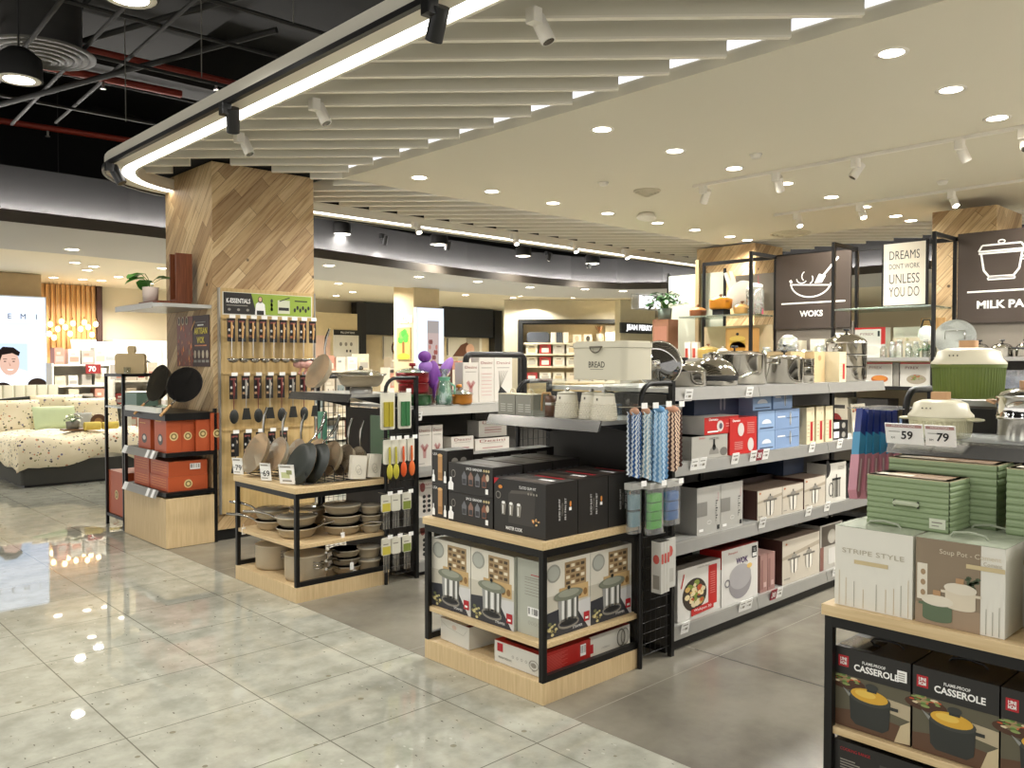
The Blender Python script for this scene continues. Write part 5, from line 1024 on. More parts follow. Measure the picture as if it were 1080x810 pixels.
kettlebox(.26, .19).put('kettle_box', 'beige kettle box at the right end of the third shelf', 6.03, 2.665, Z2, G3)
k = Carton(.28, .2, .15, BLUD); k.put('blue_box', 'dark blue box at the back of the third shelf', 5.2, 2.82, Z2 + .205, 'box')
k = Carton(.85, .10, .21, M('#3e2e28', .5)); k.put('brown_box', 'long dark brown box standing behind the kettle boxes', 4.62, 2.90, Z2, 'box')
# ---- bottom shelf
k = Carton(.42, .16, .29, M('#d8d5cd', .45), M('#6d665c', .5)); f = k.F(); f.ku, f.kv = .42 / .34, .29 / .27; f.rect(.24, .04, .31, .25, REDB, 1); [f.rect(.255, .1 + i * .012, .295, .103 + i * .012, M('#d98b83', .5), 2) for i in range(10)]
f.ell(.13, .12, .095, .085, M('#3a3029', .4), 1, 26); food(f, .13, .12, .085, .075, 40, 4, 2, [M('#c9a35c', .5), M('#e3d2a2', .5), M('#7d8c3c', .5), M('#b5512a', .5), M('#d9c9a4', .5)]); f.poly([(.10, .01), (.28, .02), (.28, .06), (.10, .045)], REDB, 5); f.txt('Wokpan 30', .19, .035, .014, TAGW, 6, .14); f.poly([(.02, .17), (.045, .24), (.052, .24), (.03, .17)], REDB, 2); f.txt('GARDEN FRESH', .2, .255, .008, GRYT, 2, .1)
k.put('wokpan_box', 'white box with round food picture at the left end of the bottom shelf', 3.775, 2.665, Z1, 'wok boxes on the bottom shelf')
k = Carton(.40, .2, .33, M('#d9d6d0', .45), M('#8d2a24', .5)); f = k.F(); f.txt('WOK', .22, .245, .035, M('#4b2d63', .5), 2, .13, bold=.03); f.txt('Dunaplast', .12, .3, .012, RED, 2, .1); f.ell(.2, .12, .125, .10, M('#9b979a', .35, .2), 2, 28); f.ell(.2, .15, .12, .075, M('#b3b0b2', .35, .2), 3, 28); f.ring(.06, .13, .025, .02, .008, M('#77757a', .4), 3); f.ell(.30, .2, .03, .015, M('#d8b56a', .5), 4); f.rect(.33, .24, .385, .31, INK, 2); f.txt('32', .357, .288, .02, TAGW, 3); f.rect(.335, .247, .38, .27, TAGW, 3)
c = k.L(); c.rect(.05, .22, .2, .33, REDB, 1)
k.put('wokpan_box', 'white box lettered WOK with a grey wok picture on the bottom shelf', 4.20, 2.66, Z1, 'wok boxes on the bottom shelf')
PNK = M('#a07a72', .5)
for i in range(2): k = Carton(.085, .2, .235, PNK, M('#b89289', .5)); f = k.F(); f.rect(.01, .02, .03, .2, M('#8a645d', .5)); f.rect(.04, .03, .07, .06, M('#c9aba4', .5)); k.put('pink_box', '%s dusty pink slim box beside the WOK box' % ('left', 'right')[i], 4.64 + i * .09, 2.665, Z1, 'dusty pink slim boxes on the bottom shelf')
kettlebox(.50, .285, 2).put('pot_box', 'wide beige box with two pot pictures on the bottom shelf', 4.90, 2.66, Z1, 'box')
k = Carton(.33, .16, .31, M('#b9b5ac', .35, .2)); f = k.F(); f.rect(.02, .16, .31, .3, M('#4a4239', .45), 1); f.ell(.17, .22, .06, .05, M('#c9c5bb', .25, .4), 2); f.rect(.12, .03, .3, .14, M('#c9c6bf', .45), 2); f.rect(.0, .0, .05, .16, M('#7d5248', .5), 2); k.put('silver_box', 'grey pot carton with dark picture at the right of the bottom shelf', 5.42, 2.665, Z1, 'grey pot cartons on the bottom shelf')
k = Carton(.28, .16, .29, M('#c2beb4', .4)); f = k.F(); f.ell(.14, .15, .06, .06, M('#8a857a', .4), 1); k.put('silver_box', 'pale grey carton after the dark picture carton on the bottom shelf', 5.77, 2.665, Z1, 'grey pot cartons on the bottom shelf')
k = Carton(.7, .08, .25, M('#5b3f36', .5)); k.put('brown_box', 'long brown box behind the pink boxes of the bottom shelf', 4.66, 2.88, Z1, 'box')
# ---- price tags clipped on the shelf lips
def lip_tag(label, x, z, w=.072, h=.066, red=False, y=2.612):
    m = MB(); m.box(-w/2, -.0015, -h, w/2, .0015, 0, TAGW if not red else M('#8c2030', .5)); c = m.canvas((-w/2, -.0016, -h), (1, 0, 0), (0, 0, 1))
    if red: c.txt('30', w * .45, h * .5, h * .5, TAGW, 2, bold=.03)
    else: c.rect(w * .15, h * .7, w * .8, h * .78, GRYT, 1); c.txt('RM', w * .25, h * .4, h * .12, INK, 1); c.rect(w * .45, h * .3, w * .8, h * .5, GRYT, 1)
    return tag(m.build('price_tag', None, (x, y, z), (.2, 0, 0)), label, 'price tag', 'price tags on the shelf edges of the long unit')
TAGS = {'top': (1.41, [3.80, 4.42]), 'second': (1.03, [3.86, 3.935, 4.27, 4.47, (4.54,), 4.61, 5.20, 5.60]), 'third': (.615, [4.58, 5.16, 5.42]), 'bottom': (.15, [3.78, 4.36, 4.43, (4.72,), 4.79, 5.55])}
for s, (z, xs) in TAGS.items():
    for i, x in enumerate(xs):
        r = isinstance(x, tuple); x = x[0] if r else x
        lip_tag(('%s dark red sale tag on the %s shelf edge of the long unit' % ('the', s)) if r else '%s white price tag on the %s shelf edge of the long unit' % (nth(i, len(xs)), s), x, z, red=r)
# ================================================================== GOODS on the pan unit's shelving
PKB = M('#cfc9bf', .45); PKL = M('#b28a86', .5); PKD = M('#8c4b46', .5)
def desini(w, d, h, kind):
    k = Carton(w, d, h, PKB); f = k.F(); f.txt('Desini', w * .5, h * .88, min(.022, w * .22), PKD, 2, w * .75); f.rect(w * .15, h * .76, w * .85, h * .775, GRYT, 2)
    if kind == 'tall':
        f.poly([(w * .2, h * .5), (w * .35, h * .56), (w * .5, h * .48), (w * .65, h * .56), (w * .8, h * .5), (w * .62, h * .38), (w * .6, h * .2), (w * .4, h * .2), (w * .38, h * .38)], PKL, 2); f.poly([(w * .3, h * .52), (w * .5, h * .42), (w * .7, h * .52), (w * .55, h * .36), (w * .45, h * .36)], PKD, 3); f.rect(w * .1, h * .06, w * .5, h * .075, GRYT, 2)
    elif kind == 'set': f.poly([(w * .2, h * .2), (w * .35, h * .35), (w * .8, h * .15), (w * .75, h * .1), (w * .4, h * .12)], DARK, 2); [f.line([(w * .3, h * .3), (w * (.25 + .12 * i), h * .7)], .006, GRYT, 3) for i in range(5)]
    elif kind == 'list': [f.rect(w * .15, h * (.15 + .08 * i), w * .85, h * (.16 + .08 * i), M('#c98f8a', .5), 2) for i in range(7)]
    elif kind == 'round': f.ell(w * .3, h * .8, w * .16, h * .13, PKD, 2, 14); [f.ell(w * (.4 + .3 * (i % 2)), h * (.15 + .13 * (i // 2)), w * .1, h * .05, INK, 2, 10) for i in range(8)]; f.line([(w * .55, h * .1), (w * .55, h * .6)], .004, PKL, 3)
    else: [f.rect(w * .2, h * (.25 + .14 * i), w * .8, h * (.3 + .14 * i), PKD if i % 2 else PKL, 2) for i in range(3)]
    return k
G = 'slim white boxes with pink prints in the pan unit'
desini(.13, .12, .30, 'tall').put('slim_carton', 'left tall white carton with pink print beside the orange spoons', 3.70, 4.90, .791, G); desini(.10, .12, .30, 'tall').put('slim_carton', 'second tall white carton with pink print', 3.835, 4.90, .791, G)
desini(.22, .16, .20, 'set2').put('slim_carton', 'low square white carton with pink bars on the second shelf of the pan unit', 4.02, 4.90, .791, G); desini(.36, .16, .17, 'no').put('slim_carton', 'wide low white carton at the right on the second shelf of the pan unit', 4.26, 4.90, .791, G)
desini(.30, .14, .13, 'no').put('slim_carton', 'white carton lying on the wide low carton under the shelf', 4.34, 4.95, .965, G)
desini(.15, .12, .27, 'round').put('slim_carton', 'white carton with round pink badge on the third shelf, left one', 3.70, 4.90, .421, G); desini(.15, .12, .27, 'round').put('slim_carton', 'white carton with round pink badge on the third shelf, right one', 3.86, 4.90, .421, G); desini(.15, .12, .27, 'round').put('slim_carton', 'white carton with round pink badge on the bottom shelf of the pan unit', 3.70, 4.90, .101, G)
desini(.16, .1, .32, 'tall').put('slim_carton', 'tall grey edged carton with pink print on the top shelf behind the orange pot', 4.22, 5.0, 1.236, G)
desini(.16, .1, .36, 'list').put('slim_carton', 'tall white carton with pink lines on the top shelf under the black frame', 4.44, 5.06, 1.236, G); desini(.20, .1, .36, 'set').put('slim_carton', 'tall carton with knife set picture on the top shelf under the black frame', 4.605, 5.06, 1.236, G)
k = Carton(.20, .12, .31, M('#5a3a30', .45)); f = k.F(); [f.ell(.06 + .08 * (i % 2), .06 + .095 * (i // 2), .036, .042, M('#d6cdb4', .4), 1, 16) for i in range(6)]; [f.ell(.06 + .08 * (i % 2), .06 + .095 * (i // 2), .02, .022, M('#a79f8a', .4), 2, 12) for i in range(6)]
k.put('lid_carton', 'brown carton printed with six round glass lids on the top shelf of the pan unit', 4.12, 5.25, 1.236, 'box')
def soft_pot(label, x, y, z, r, h, col, lid=True, ears=True, name='stew_pot'):
    t = thing(name, label, 'pot', (x, y, z), .3, 'coloured pots on the top shelf of the pan unit'); m = MB(); c = M(col, .3); m.lathe([(0, 0), (r * .9, 0), (r, .02), (r, h), (r + .008, h + .003)], c, 32); m.build('pot_body', t)
    if ears:
        for s in (1, -1): m = MB(); m.ball((s * (r + .018), 0, h - .006), (.03, .04, .007), c, 12, 6); m.build('handle', t)
    if lid: m = MB(); m.lathe([(r + .008, h + .004), (r * .95, h + .014), (r * .5, h + .034), (0, h + .04)], GLASSG, 32); m.build('lid', t); m = MB(); m.lathe([(.008, h + .038), (.008, h + .05), (.026, h + .054), (.022, h + .075), (0, h + .077)], c, 16); m.build('knob', t)
    return t
soft_pot('green pot at the left end of the top shelf of the pan unit', 3.80, 5.02, 1.236, .10, .075, '#2e5f33', lid=False)
k = Carton(.16, .14, .03, WHITE); 
soft_pot('lower red pot stacked on the green pot', 3.83, 5.12, 1.318, .115, .075, '#a52a33', lid=False); soft_pot('upper dark red pot with glass lid and red knob on the stack', 3.82, 5.12, 1.40, .125, .075, '#8f1f24')
soft_pot('orange casserole with cream knob on the top shelf of the pan unit', 4.12, 4.93, 1.236, .105, .075, '#c9822f', ears=True)
t = thing('mint_jug', 'mint green jug wrapped in clear film on the top shelf of the pan unit', 'jug', (3.96, 4.91, 1.236)); m = MB(); mt = M('#79b79a', .25); m.lathe([(0, 0), (.045, 0), (.06, .04), (.055, .09), (.04, .14), (.04, .19), (.048, .21)], mt, 24); m.build('jug_body', t); m = MB(); m.tube([(.05, 0, .05), (.1, 0, .07), (.1, 0, .14), (.045, 0, .17)], .008, mt, 8); m.build('handle', t); m = MB(); m.lathe([(.066, .0), (.07, .05), (.05, .16), (.02, .23), (.04, .27)], CLEAR('#e6f5ee', .3, .08, .1), 20); m.build('film_wrap', t)
PUR = M('#6b2f8a', .6); PURL = M('#8d5fae', .6)
t = thing('oven_glove', 'purple padded oven glove hanging above the red pots', 'glove', (4.02, 5.12, 1.40)); m = MB(); m.ball((0, 0, .06), (.06, .03, .11), PUR, 16, 10); m.ball((-.07, 0, .12), (.07, .028, .05), PURL, 14, 8); m.ball((.03, -.01, -.06), (.045, .025, .09), PUR, 14, 8); m.build('glove_body', t); m = MB(); m.ball((-.09, -.01, .2), (.06, .03, .045), PUR, 14, 8); m.build('glove_thumb', t)
t = thing('oven_glove', 'light purple oven glove leaning right of the purple one', 'glove', (4.16, 5.18, 1.47)); m = MB(); m.X = Matrix.Rotation(.7, 4, 'Y'); m.ball((0, 0, .05), (.045, .025, .11), PURL, 16, 10); m.build('glove_body', t)
# lips of the pan unit: a few tags
for i, (x, z) in enumerate(((3.66, 1.2), (4.5, 1.235))): lip_tag('%s white tag on the top shelf edge of the pan unit' % ('left', 'right')[i], x, z, y=4.832)
# ================================================================== pillar side: crate unit with orange boxes, shelf, poster
t = thing('display_plinth', 'beech box plinth under the orange boxes beside the wood clad pillar', 'plinth', (2.68, 6.99, 0))
m = MB(); m.box(0, 0, .004, .415, .98, .42, BEECHX); m.build('box_body', t, bevel=.002); m = MB(); m.box(.01, .01, 0, .41, .97, .004, BLACK); m.build('foot', t)
t = thing('corner_shelving', 'black metal shelves over the beech plinth carrying orange boxes', 'shelving', (2.68, 6.99, 0))
for x, y in ((.415, -.005), (.415, .95), (.0, .95)): m = MB(); m.box(x - .0 if x > 0 else x, y, .0 if x > .4 else .42, x + .026, y + .026, 1.16, FR); m.build('post', t)
for z in (.47, .80, 1.13):
    m = MB(); m.box(.0, 0, z - (.035 if z < 1 else .06), .415, .95, z, FR); m.build('shelf', t)
for z in (.47, .80):
    m = MB(); m.add([(-.04, .12, z - .055), (-.04, .92, z - .055), (-.012, .92, z + .01), (-.012, .12, z + .01)], [(0, 3, 2, 1), (0, 1, 2, 3)], SHELFM)
    c = m.canvas((-.0405, .92, z - .055), (0, -1, 0), (.028, 0, .065)); c.rect(.0, .0, .1, .07, TAGW, 1); c.rect(.56, .0, .62, .07, TAGW, 1); c.rect(.68, 0, .74, .07, TAGW, 1); m.build('price_rail', t)
m = MB(); m.box(-.03, .12, 1.131, .02, .85, 1.175, M('#dfe0d6', .3)); m.build('sign_rail', t)
ORB = M('#b3512a', .45, var=.05); ORT = M('#c0663c', .5)
def orange_carton(w, d, h, emblem='F', lines=True):
    k = Carton(w, d, h, ORB, ORT); f = k.F(); 
    if emblem: r = min(.036, w * .32); f.ell(w * .5, h * .45, r, r, M('#d9c48c', .5), 1, 18); f.ell(w * .5, h * .45, r * .72, r * .72, M('#7d6a3c', .5), 2, 16); f.ell(w * .5, h * .45, r * .4, r * .4, M('#d9c48c', .5), 3, 10)
    c = k.L()
    if lines: [c.rect(d * .1, h * (.25 + .17 * i), d * .9, h * (.28 + .17 * i), M('#d98a4a', .5), 1) for i in range(4)]
    else: c.ell(d * .5, h * .35, d * .22, h * .16, M('#3b2a24', .4), 1, 16); c.ell(d * .5, h * .38, d * .12, h * .08, M('#cfc6ba', .3), 2, 14); c.rect(d * .1, h * .85, d * .6, h * .88, M('#e0a860', .5), 1)
    return k
G = 'orange wok boxes by the pillar'
o = orange_carton(.33, .44, .125); o.F().bars(.20, .06, .28, .10) if False else None
orange_carton(.34, .40, .125).put('orange_box', 'lower long orange box at the front of the low shelf', 2.715, 7.03, .471, G); k = orange_carton(.33, .40, .125, None); k.F().bars(.18, .05, .27, .10); k.put('orange_box', 'upper long orange box with white barcode label on the low shelf', 2.72, 7.03, .597, G)
for i in range(2): orange_carton(.34, .36, .125).put('orange_box', '%s long orange box at the far end of the low shelf' % ('lower', 'upper')[i], 2.715, 7.45, .471 + i * .126, G)
orange_carton(.125, .26, .30, 'F', False).put('orange_box', 'orange box with wok picture at the shelf corner of the upper shelf', 2.70, 7.02, .801, G)
orange_carton(.11, .30, .295).put('orange_box', 'second orange box along the upper shelf, round emblem', 2.83, 7.03, .801, G)
orange_carton(.115, .30, .325).put('orange_box', 'third orange box along the upper shelf, next to the dark gap', 2.945, 7.00, .801, G)
k = orange_carton(.115, .30, .32); o = k.put('orange_box', 'orange box at the pillar side of the upper shelf', 3.075 - .0, 6.985, .801, G); o.location.x = 3.064; 
orange_carton(.2, .28, .26, None, False).put('orange_box', 'orange box with dark wok picture standing apart left on the upper shelf', 2.71, 7.40, .801, G)
k = orange_carton(.2, .2, .27); k.put('orange_box', 'orange box at the back left of the upper shelf', 2.80, 7.70, .801, G)
# woks standing on top
def std_wok(label, x, y, r, yaw, tilt, z=1.19):
    t = thing('wok', label, 'wok', (0, 0, 0), 0, 'black woks above the orange boxes'); BW = M('#191614', .28)
    m = MB(); m.lathe([(0, 0), (r * .5, .01), (r * .85, .05), (r, .095)], BW, 32); m.lathe([(r, .095), (r + .003, .097), (r * .97, .09), (r * .86, .056), (r * .5, .018), (0, .008)], M('#57534d', .22, .9), 32); m.build('wok_body', t)
    m = MB(); m.tube([(r * .95, 0, .085), (r + .05, 0, .11)], .008, STEEL, 8); m.build('handle_stem', t); m = MB(); m.tube([(r + .05, 0, .11), (r + .11, 0, .13), (r + .17, 0, .15)], [.011, .013, .011], OAKH, 8); m.build('wooden_handle', t)
    t.matrix_world = Matrix.Translation((x, y, z + r * math.cos(tilt))) @ Matrix.Rotation(yaw, 4, 'Z') @ Matrix.Rotation(-tilt, 4, 'Y') @ Matrix(((0, 0, -1, 0), (0, 1, 0, 0), (1, 0, 0, 0), (0, 0, 0, 1))) @ Matrix.Rotation(2.7, 4, 'Z'); return t
std_wok('black wok with wooden handle standing at the pillar side', 2.93, 7.10, .155, .75, -.35); std_wok('narrow looking black wok standing behind the first wok', 2.90, 7.50, .165, .15, -.3)
# the black frame left of the plinth
t = thing('frame_stand', 'black metal frame stand left of the orange boxes with a wooden block on top', 'stand', (2.70, 8.05, 0))
for x, y in ((0, 0), (0, .47), (.45, 0), (.45, .47)): m = MB(); m.box(x, y, 0, x + .026, y + .026, 1.45, FR); m.build('post', t)
m = MB(); m.box(0, 0, 1.424, .476, .026, 1.45, FR); m.box(0, .47, 1.424, .476, .496, 1.45, FR); m.box(0, .026, 1.424, .026, .47, 1.45, FR); m.box(.45, .026, 1.424, .476, .47, 1.45, FR); m.build('top_frame', t)
m = MB(); m.box(.0, .0, 1.13, .476, .496, 1.145, GLASSG); m.build('glass_shelf', t); m = MB(); m.box(.026, .026, 1.425, .45, .47, 1.44, GLASS); m.build('glass_top', t); m = MB(); m.box(0, 0, .09, .476, .496, .115, FR); m.build('shelf', t)
orange_carton(.30, .40, .40, None, True).put('orange_box', 'big orange box low in the black frame stand', 2.735, 8.085, .116, G) if False else None
k = Carton(.3, .42, .41, ORB, ORT); c = k.L(); c.ell(.21, .19, .045, .045, M('#d9c48c', .5), 1, 18); c.ell(.21, .19, .032, .032, M('#7d6a3c', .5), 2, 16); c.ell(.21, .19, .018, .018, M('#d9c48c', .5), 3, 10); k.put('orange_box', 'big orange box with round gold emblem low in the black frame stand', 2.72, 8.085, .116, G)
t = thing('cutting_board', 'thick pale wood cutting block with a hanging tab on top of the black frame stand', 'board', (2.92, 8.10, 1.451), .9); m = MB(); m.rbox(0, 0, 0, .06, .27, .19, .03, M('#d2b98a', .5), 'x'); m.build('board_body', t); m = MB(); m.rbox(.01, .09, .19, .05, .16, .26, .015, M('#d2b98a', .5), 'x'); m.build('tab', t)
m = MB(); m.lathe([(.028, 0), (.032, .06), (.03, .06), (.026, .004), (0, .004)], GLASS, 20); tag(m.build('glass_cup', None, (2.78, 8.15, 1.451)), 'small clear glass cup beside the pale cutting block', 'cup')
k = Carton(.2, .3, .12, M('#7f9c8c', .4)); k.put('green_box', 'grey green box on the glass shelf in the black frame stand', 2.85, 8.12, 1.146, 'box'); 
k = Carton(.08, .12, .15, M('#c8b7a0', .4)); k.L().rect(.02, .03, .1, .1, M('#8a7a90', .5)); k.put('leaflet_box', 'small pale box at the back on the glass shelf of the frame stand', 3.07, 8.3, 1.146, 'box')
# bracket shelf on the pillar with plant
t = thing('bracket_shelf', 'steel shelf fixed on the left side of the wood clad pillar', 'shelf', (2.62, 7.02, 2.02)); m = MB(); m.prism([(0.06, 0), (.478, 0), (.478, 1.0), (.06, 1.0), (.0, .94), (0, .06)], 0, .03, SHELFM); m.build('plate', t); m = MB(); m.box(-.004, .06, -.012, .004, .94, .036, STEELM); m.build('front_lip', t)
m = MB(); m.box(0, 0, 0, .3, .42, .035, WALNUT); tag(m.build('wood_slab', None, (2.72, 7.25, 2.051)), 'reddish wood slab under the potted plant on the pillar shelf', 'board')
m = MB(); m.box(0, 0, 0, .14, .025, .42, WALNUT); m.box(0, .025, 0, .14, .15, .02, WALNUT); m.box(.0, .13, .02, .14, .15, .42, WALNUT); m.box(.115, .025, .02, .14, .13, .42, M('#4a2713', .5)); tag(m.build('wood_box', None, (2.90, 7.28, 2.087)), 'tall open reddish wood box standing upright on the pillar shelf', 'box')
def plant(name, label, loc, r, h, potm, n, lw, ll, spread, seed, cat='plant', green=('#3f7a34', '#5c9a45', '#2e5f2c'), kind='leaf'):
    t = thing(name, label, cat, loc); m = MB(); m.lathe([(0, 0), (r * .9, 0), (r, h), (r * .88, h), (r * .85, h * .85), (0, h * .85)], potm, 24); m.build('pot', t); rr = random.Random(seed)
    m = MB(); st = MB()
    for i in range(n):
        a = rr.uniform(0, 6.28); e = rr.uniform(.2, 1.3); L = rr.uniform(.6, 1) * spread; p = Vector((math.cos(a) * L * math.cos(e), math.sin(a) * L * math.cos(e), h + L * math.sin(e)))
        st.tube([(0, 0, h * .8), (p.x * .4, p.y * .4, h + (p.z - h) * .6), tuple(p)], .0025, M('#4f7a3a', .5), 5)
        m.leaf(p, (math.cos(a + rr.uniform(-.6, .6)), math.sin(a + rr.uniform(-.6, .6)), rr.uniform(-.2, .5)), lw, ll, M(rr.choice(green), .4), .4)
    st.build('stems', t); m.build('leaves', t); return t
plant('potted_plant', 'small plant with round bright leaves in a pale pink pot on the pillar shelf', (2.78, 7.55, 2.087), .068, .13, M('#dccabd', .6), 7, .14, .15, .13, 3, green=('#4f9a3c', '#3c8030', '#78b35a'))
# poster
m = MB(); m.box(-.006, 0, 0, 0, .70, .45, M('#3a1d14', .5)); c = m.canvas((-.0065, .70, 0), (0, -1, 0), (0, 0, 1)); w, h = .70, .45
c.rect(0, 0, w * .5, h, M('#7a3a20', .45)); rr = random.Random(4)
for i in range(40): a, b = rr.uniform(.02, .48), rr.uniform(0, .35) if i % 2 else rr.uniform(.2, .75); s = rr.uniform(.02, .06); c.poly([(w * a, h * b), (w * (a + s), h * (b + s)), (w * (a + s * .3), h * (b + s * 3))], M(rr.choice(['#c9602a', '#a84522', '#e0924a', '#5e2a18', '#8a6a50']), .45), 2 + i * .03)
for i in range(3): c.ell(w * (.08 + .12 * i), h * .92, .03, .04, M('#cfc0a4', .5), 4); c.ell(w * (.08 + .12 * i), h * .92, .02, .028, M('#4b3a2c', .5), 5)
c.line([(w * .47, h * .72), (w * .58, h * .9)], .02, M('#c58f55', .5), 5); YL = M('#e3cf4c', .5)
c.txt('ARTISAN', w * .75, h * .70, .055, YL, 4, .27, bold=.03); c.txt('WOK', w * .75, h * .52, .055, YL, 4, .16, bold=.03); c.rect(w * .66, h * .8, w * .84, h * .825, TAGW, 4); c.rect(w * .58, h * .86, w * .9, h * .875, GRYT, 4); c.rect(w * .57, h * .40, w * .93, h * .425, M('#c97a4a', .5), 4)
for i in range(4): c.ell(w * (.58 + .12 * i), h * .24, .026, .036, M('#b9aa92', .5), 4); c.rect(w * (.54 + .12 * i), h * .08, w * (.63 + .12 * i), h * .13, GRYT, 4)
tag(m.build('poster', None, (3.0995, 7.06, 1.52)), 'brown poster lettered ARTISAN WOK in yellow with fire picture on the pillar', 'poster')
# ================================================================== peg board with utensils
PEG = mat_wood('peg_board_wood', '#b7985f', '#cdb27f', 2, 3)
t = thing('peg_board', 'pale wood peg board on the pillar full of hanging ladles and spatulas', 'peg board', (3.15, 6.998, .24))
m = MB(); m.box(0, -.03, 0, .91, 0, 1.96, PEG); m.build('board', t, bevel=.003)
m = MB(); m.box(-.012, -.036, 0, 0, 0, 1.96, STEELM); m.box(.91, -.036, 0, .922, 0, 1.96, STEELM); m.build('edge_strip', t)
m = MB(); c = m.canvas((.03, -.0315, 1.74), (1, 0, 0), (0, 0, 1)); w, h = .85, .185
m.box(.02, -.031, 1.73, .89, -.03, 1.93, M('#d7d3c4', .5)); c.rect(0, 0, w, h, M('#8fa83c', .5)); c.rect(0, 0, w * .3, h, M('#231f1c', .5), 2); c.poly([(w * .3, 0), (w * .36, 0), (w * .30, h)], M('#231f1c', .5), 2)
c.txt('K-ESSENTIALS', w * .16, h * .62, .04, TAGW, 3, .22, bold=.02); [c.ell(w * (.06 + .1 * i), h * .2, .014, .012, GRYT, 3, 10) for i in range(3)]; c.rect(w * .03, h * .38, w * .26, h * .42, GRYT, 3)
c.poly([(w*.34, 0), (w*.46, 0), (w*.45, h*.5), (w*.42, h*.62), (w*.38, h*.62), (w*.35, h*.5)], TAGW, 3); c.ell(w * .40, h * .72, .022, .03, M('#4a2f22', .5), 3, 14); c.ell(w * .40, h * .74, .015, .02, M('#d9b093', .5), 4, 12); c.rect(w * .36, 0, w * .44, h * .2, INK, 4)
for i in range(5): c.ell(w * (.53 + .0 * i), h * (.3 + .2 * (i % 3)), .012, .018, INK, 3, 8)
c.rect(w * .60, h * .1, w * .74, h * .75, M('#cfd2b8', .5), 3); c.line([(w * .62, h * .7), (w * .74, h * .9)], .008, INK, 4); c.rect(w * .61, h * .25, w * .73, h * .4, INK, 4)
for i in range(6): c.ell(w * (.80 + .033 * i), h * (.3 + .12 * (i % 2)), .012, .02, INK, 3, 8)
c.rect(w * .8, h * .72, w * .95, h * .78, INK, 3); m.build('header_sign', t)
for z in (1.70, 1.22, .73):
    m = MB(); m.box(.01, -.04, z - .008, .9, -.031, z + .008, PEG); m.build('rail', t)
CARD = M('#1f1b1a', .45)
def utensil(label, x, z, kind, group, hm, headm, cl=.20, tl=.30, yy=6.86, tint='#c6a27c'):
    t = thing('spatula' if kind != 'ladle' else 'ladle', label, 'spatula' if kind != 'ladle' else 'ladle', (x, yy, z), 0, group)
    m = MB(); m.cyl((0, .1, .01), (0, -.02, .012), .0025, CHROME, 6); m.build('hook', t); m = MB(); m.box(-.027, -.024, .0, .027, -.021, .03, TAGW); m.build('price_flag', t)
    m = MB(); m.box(-.036, .004, -cl, .036, .006, 0, CARD); c = m.canvas((-.036, .0035, -cl), (1, 0, 0), (0, 0, 1)); c.rect(.006, cl * .2, .03, cl * .3, M(tint, .5)); c.ell(.05, cl * .62, .012, .016, M('#c9b7a0', .5), 1, 10); c.rect(.008, cl * .82, .06, cl * .9, M('#8a4a44', .5)); c.ell(.018, cl * .5, .01, .012, TAGW, 1, 10); m.build('card', t)
    m = MB(); m.tube([(.0, -.004, -.03), (.002, -.008, -.10), (.0, -.006, -.17)], [.007, .011, .008], hm, 8); m.build('handle', t); m = MB(); m.cyl((0, -.006, -.16), (0, -.004, -tl), .0035, CHROME if headm is STEEL else hm, 6); m.build('shaft', t)
    m = MB()
    if kind == 'ladle': m.X = Matrix.Translation((0, -.03, -tl - .02)); m.lathe([(0, -.036), (.036, -.024), (.054, .006), (.051, .006), (.034, -.021), (0, -.032)], headm, 20)
    elif kind == 'turner': m.prism([(-.025, -tl + .02), (.025, -tl + .02), (.042, -tl - .08), (-.042, -tl - .08)], -.012, -.006, headm, axis='y')
    else: m.X = Matrix.Translation((0, -.008, -tl - .05)); m.ball((0, 0, 0), (.042, .012, .062), headm, 16, 8)
    m.build('head', t); return t
for i in range(9): utensil('%s steel %s with wooden handle atop the peg board' % (nth(i, 9), ('ladle', 'skimmer ladle', 'spoon')[i % 3] if i % 3 != 2 else 'ladle'), 3.20 + i * .098, 1.935, 'ladle', 'steel ladles in the top row of the peg board', OAKH, STEEL, tl=.33, tint=('#c98a6a', '#b7a48c', '#8a6a5c')[i % 3])
NYL = M('#20211f', .45)
for i in range(8): utensil('%s black spatula in the middle row of the peg board' % nth(i, 8), 3.215 + i * .112, 1.44, ('spoon', 'turner', 'spoon', 'ladle')[i % 4] if i not in (3, 7) else 'turner', 'black spatulas in the middle row of the peg board', M('#6e2a28', .4) if i % 2 == 0 else M('#a9a49a', .3), NYL, tl=.30)
for i in range(5): utensil('%s black spatula in the bottom row of the peg board, behind the pans' % nth(i, 5), 3.225 + i * .115, .945, 'turner', 'black spatulas in the bottom row of the peg board', NYL, NYL, tl=.26)
for i in range(3): m = MB(); m.tube([(0, 0, 0), (.03, -.02, -.06), (.0, -.03, -.11)], .012, M('#c88f80', .7), 8); m.ball((.0, -.02, -.02), (.05, .03, .035), M('#c9988c', .7), 12, 6); tag(m.build('silicone_brush', None, (3.82 + i * .045, 6.86 - i * .02, 1.56)), '%s pink silicone head hanging before the peg board by the upright pan' % nth(i, 3), 'brush', 'pink silicone heads at the peg board')
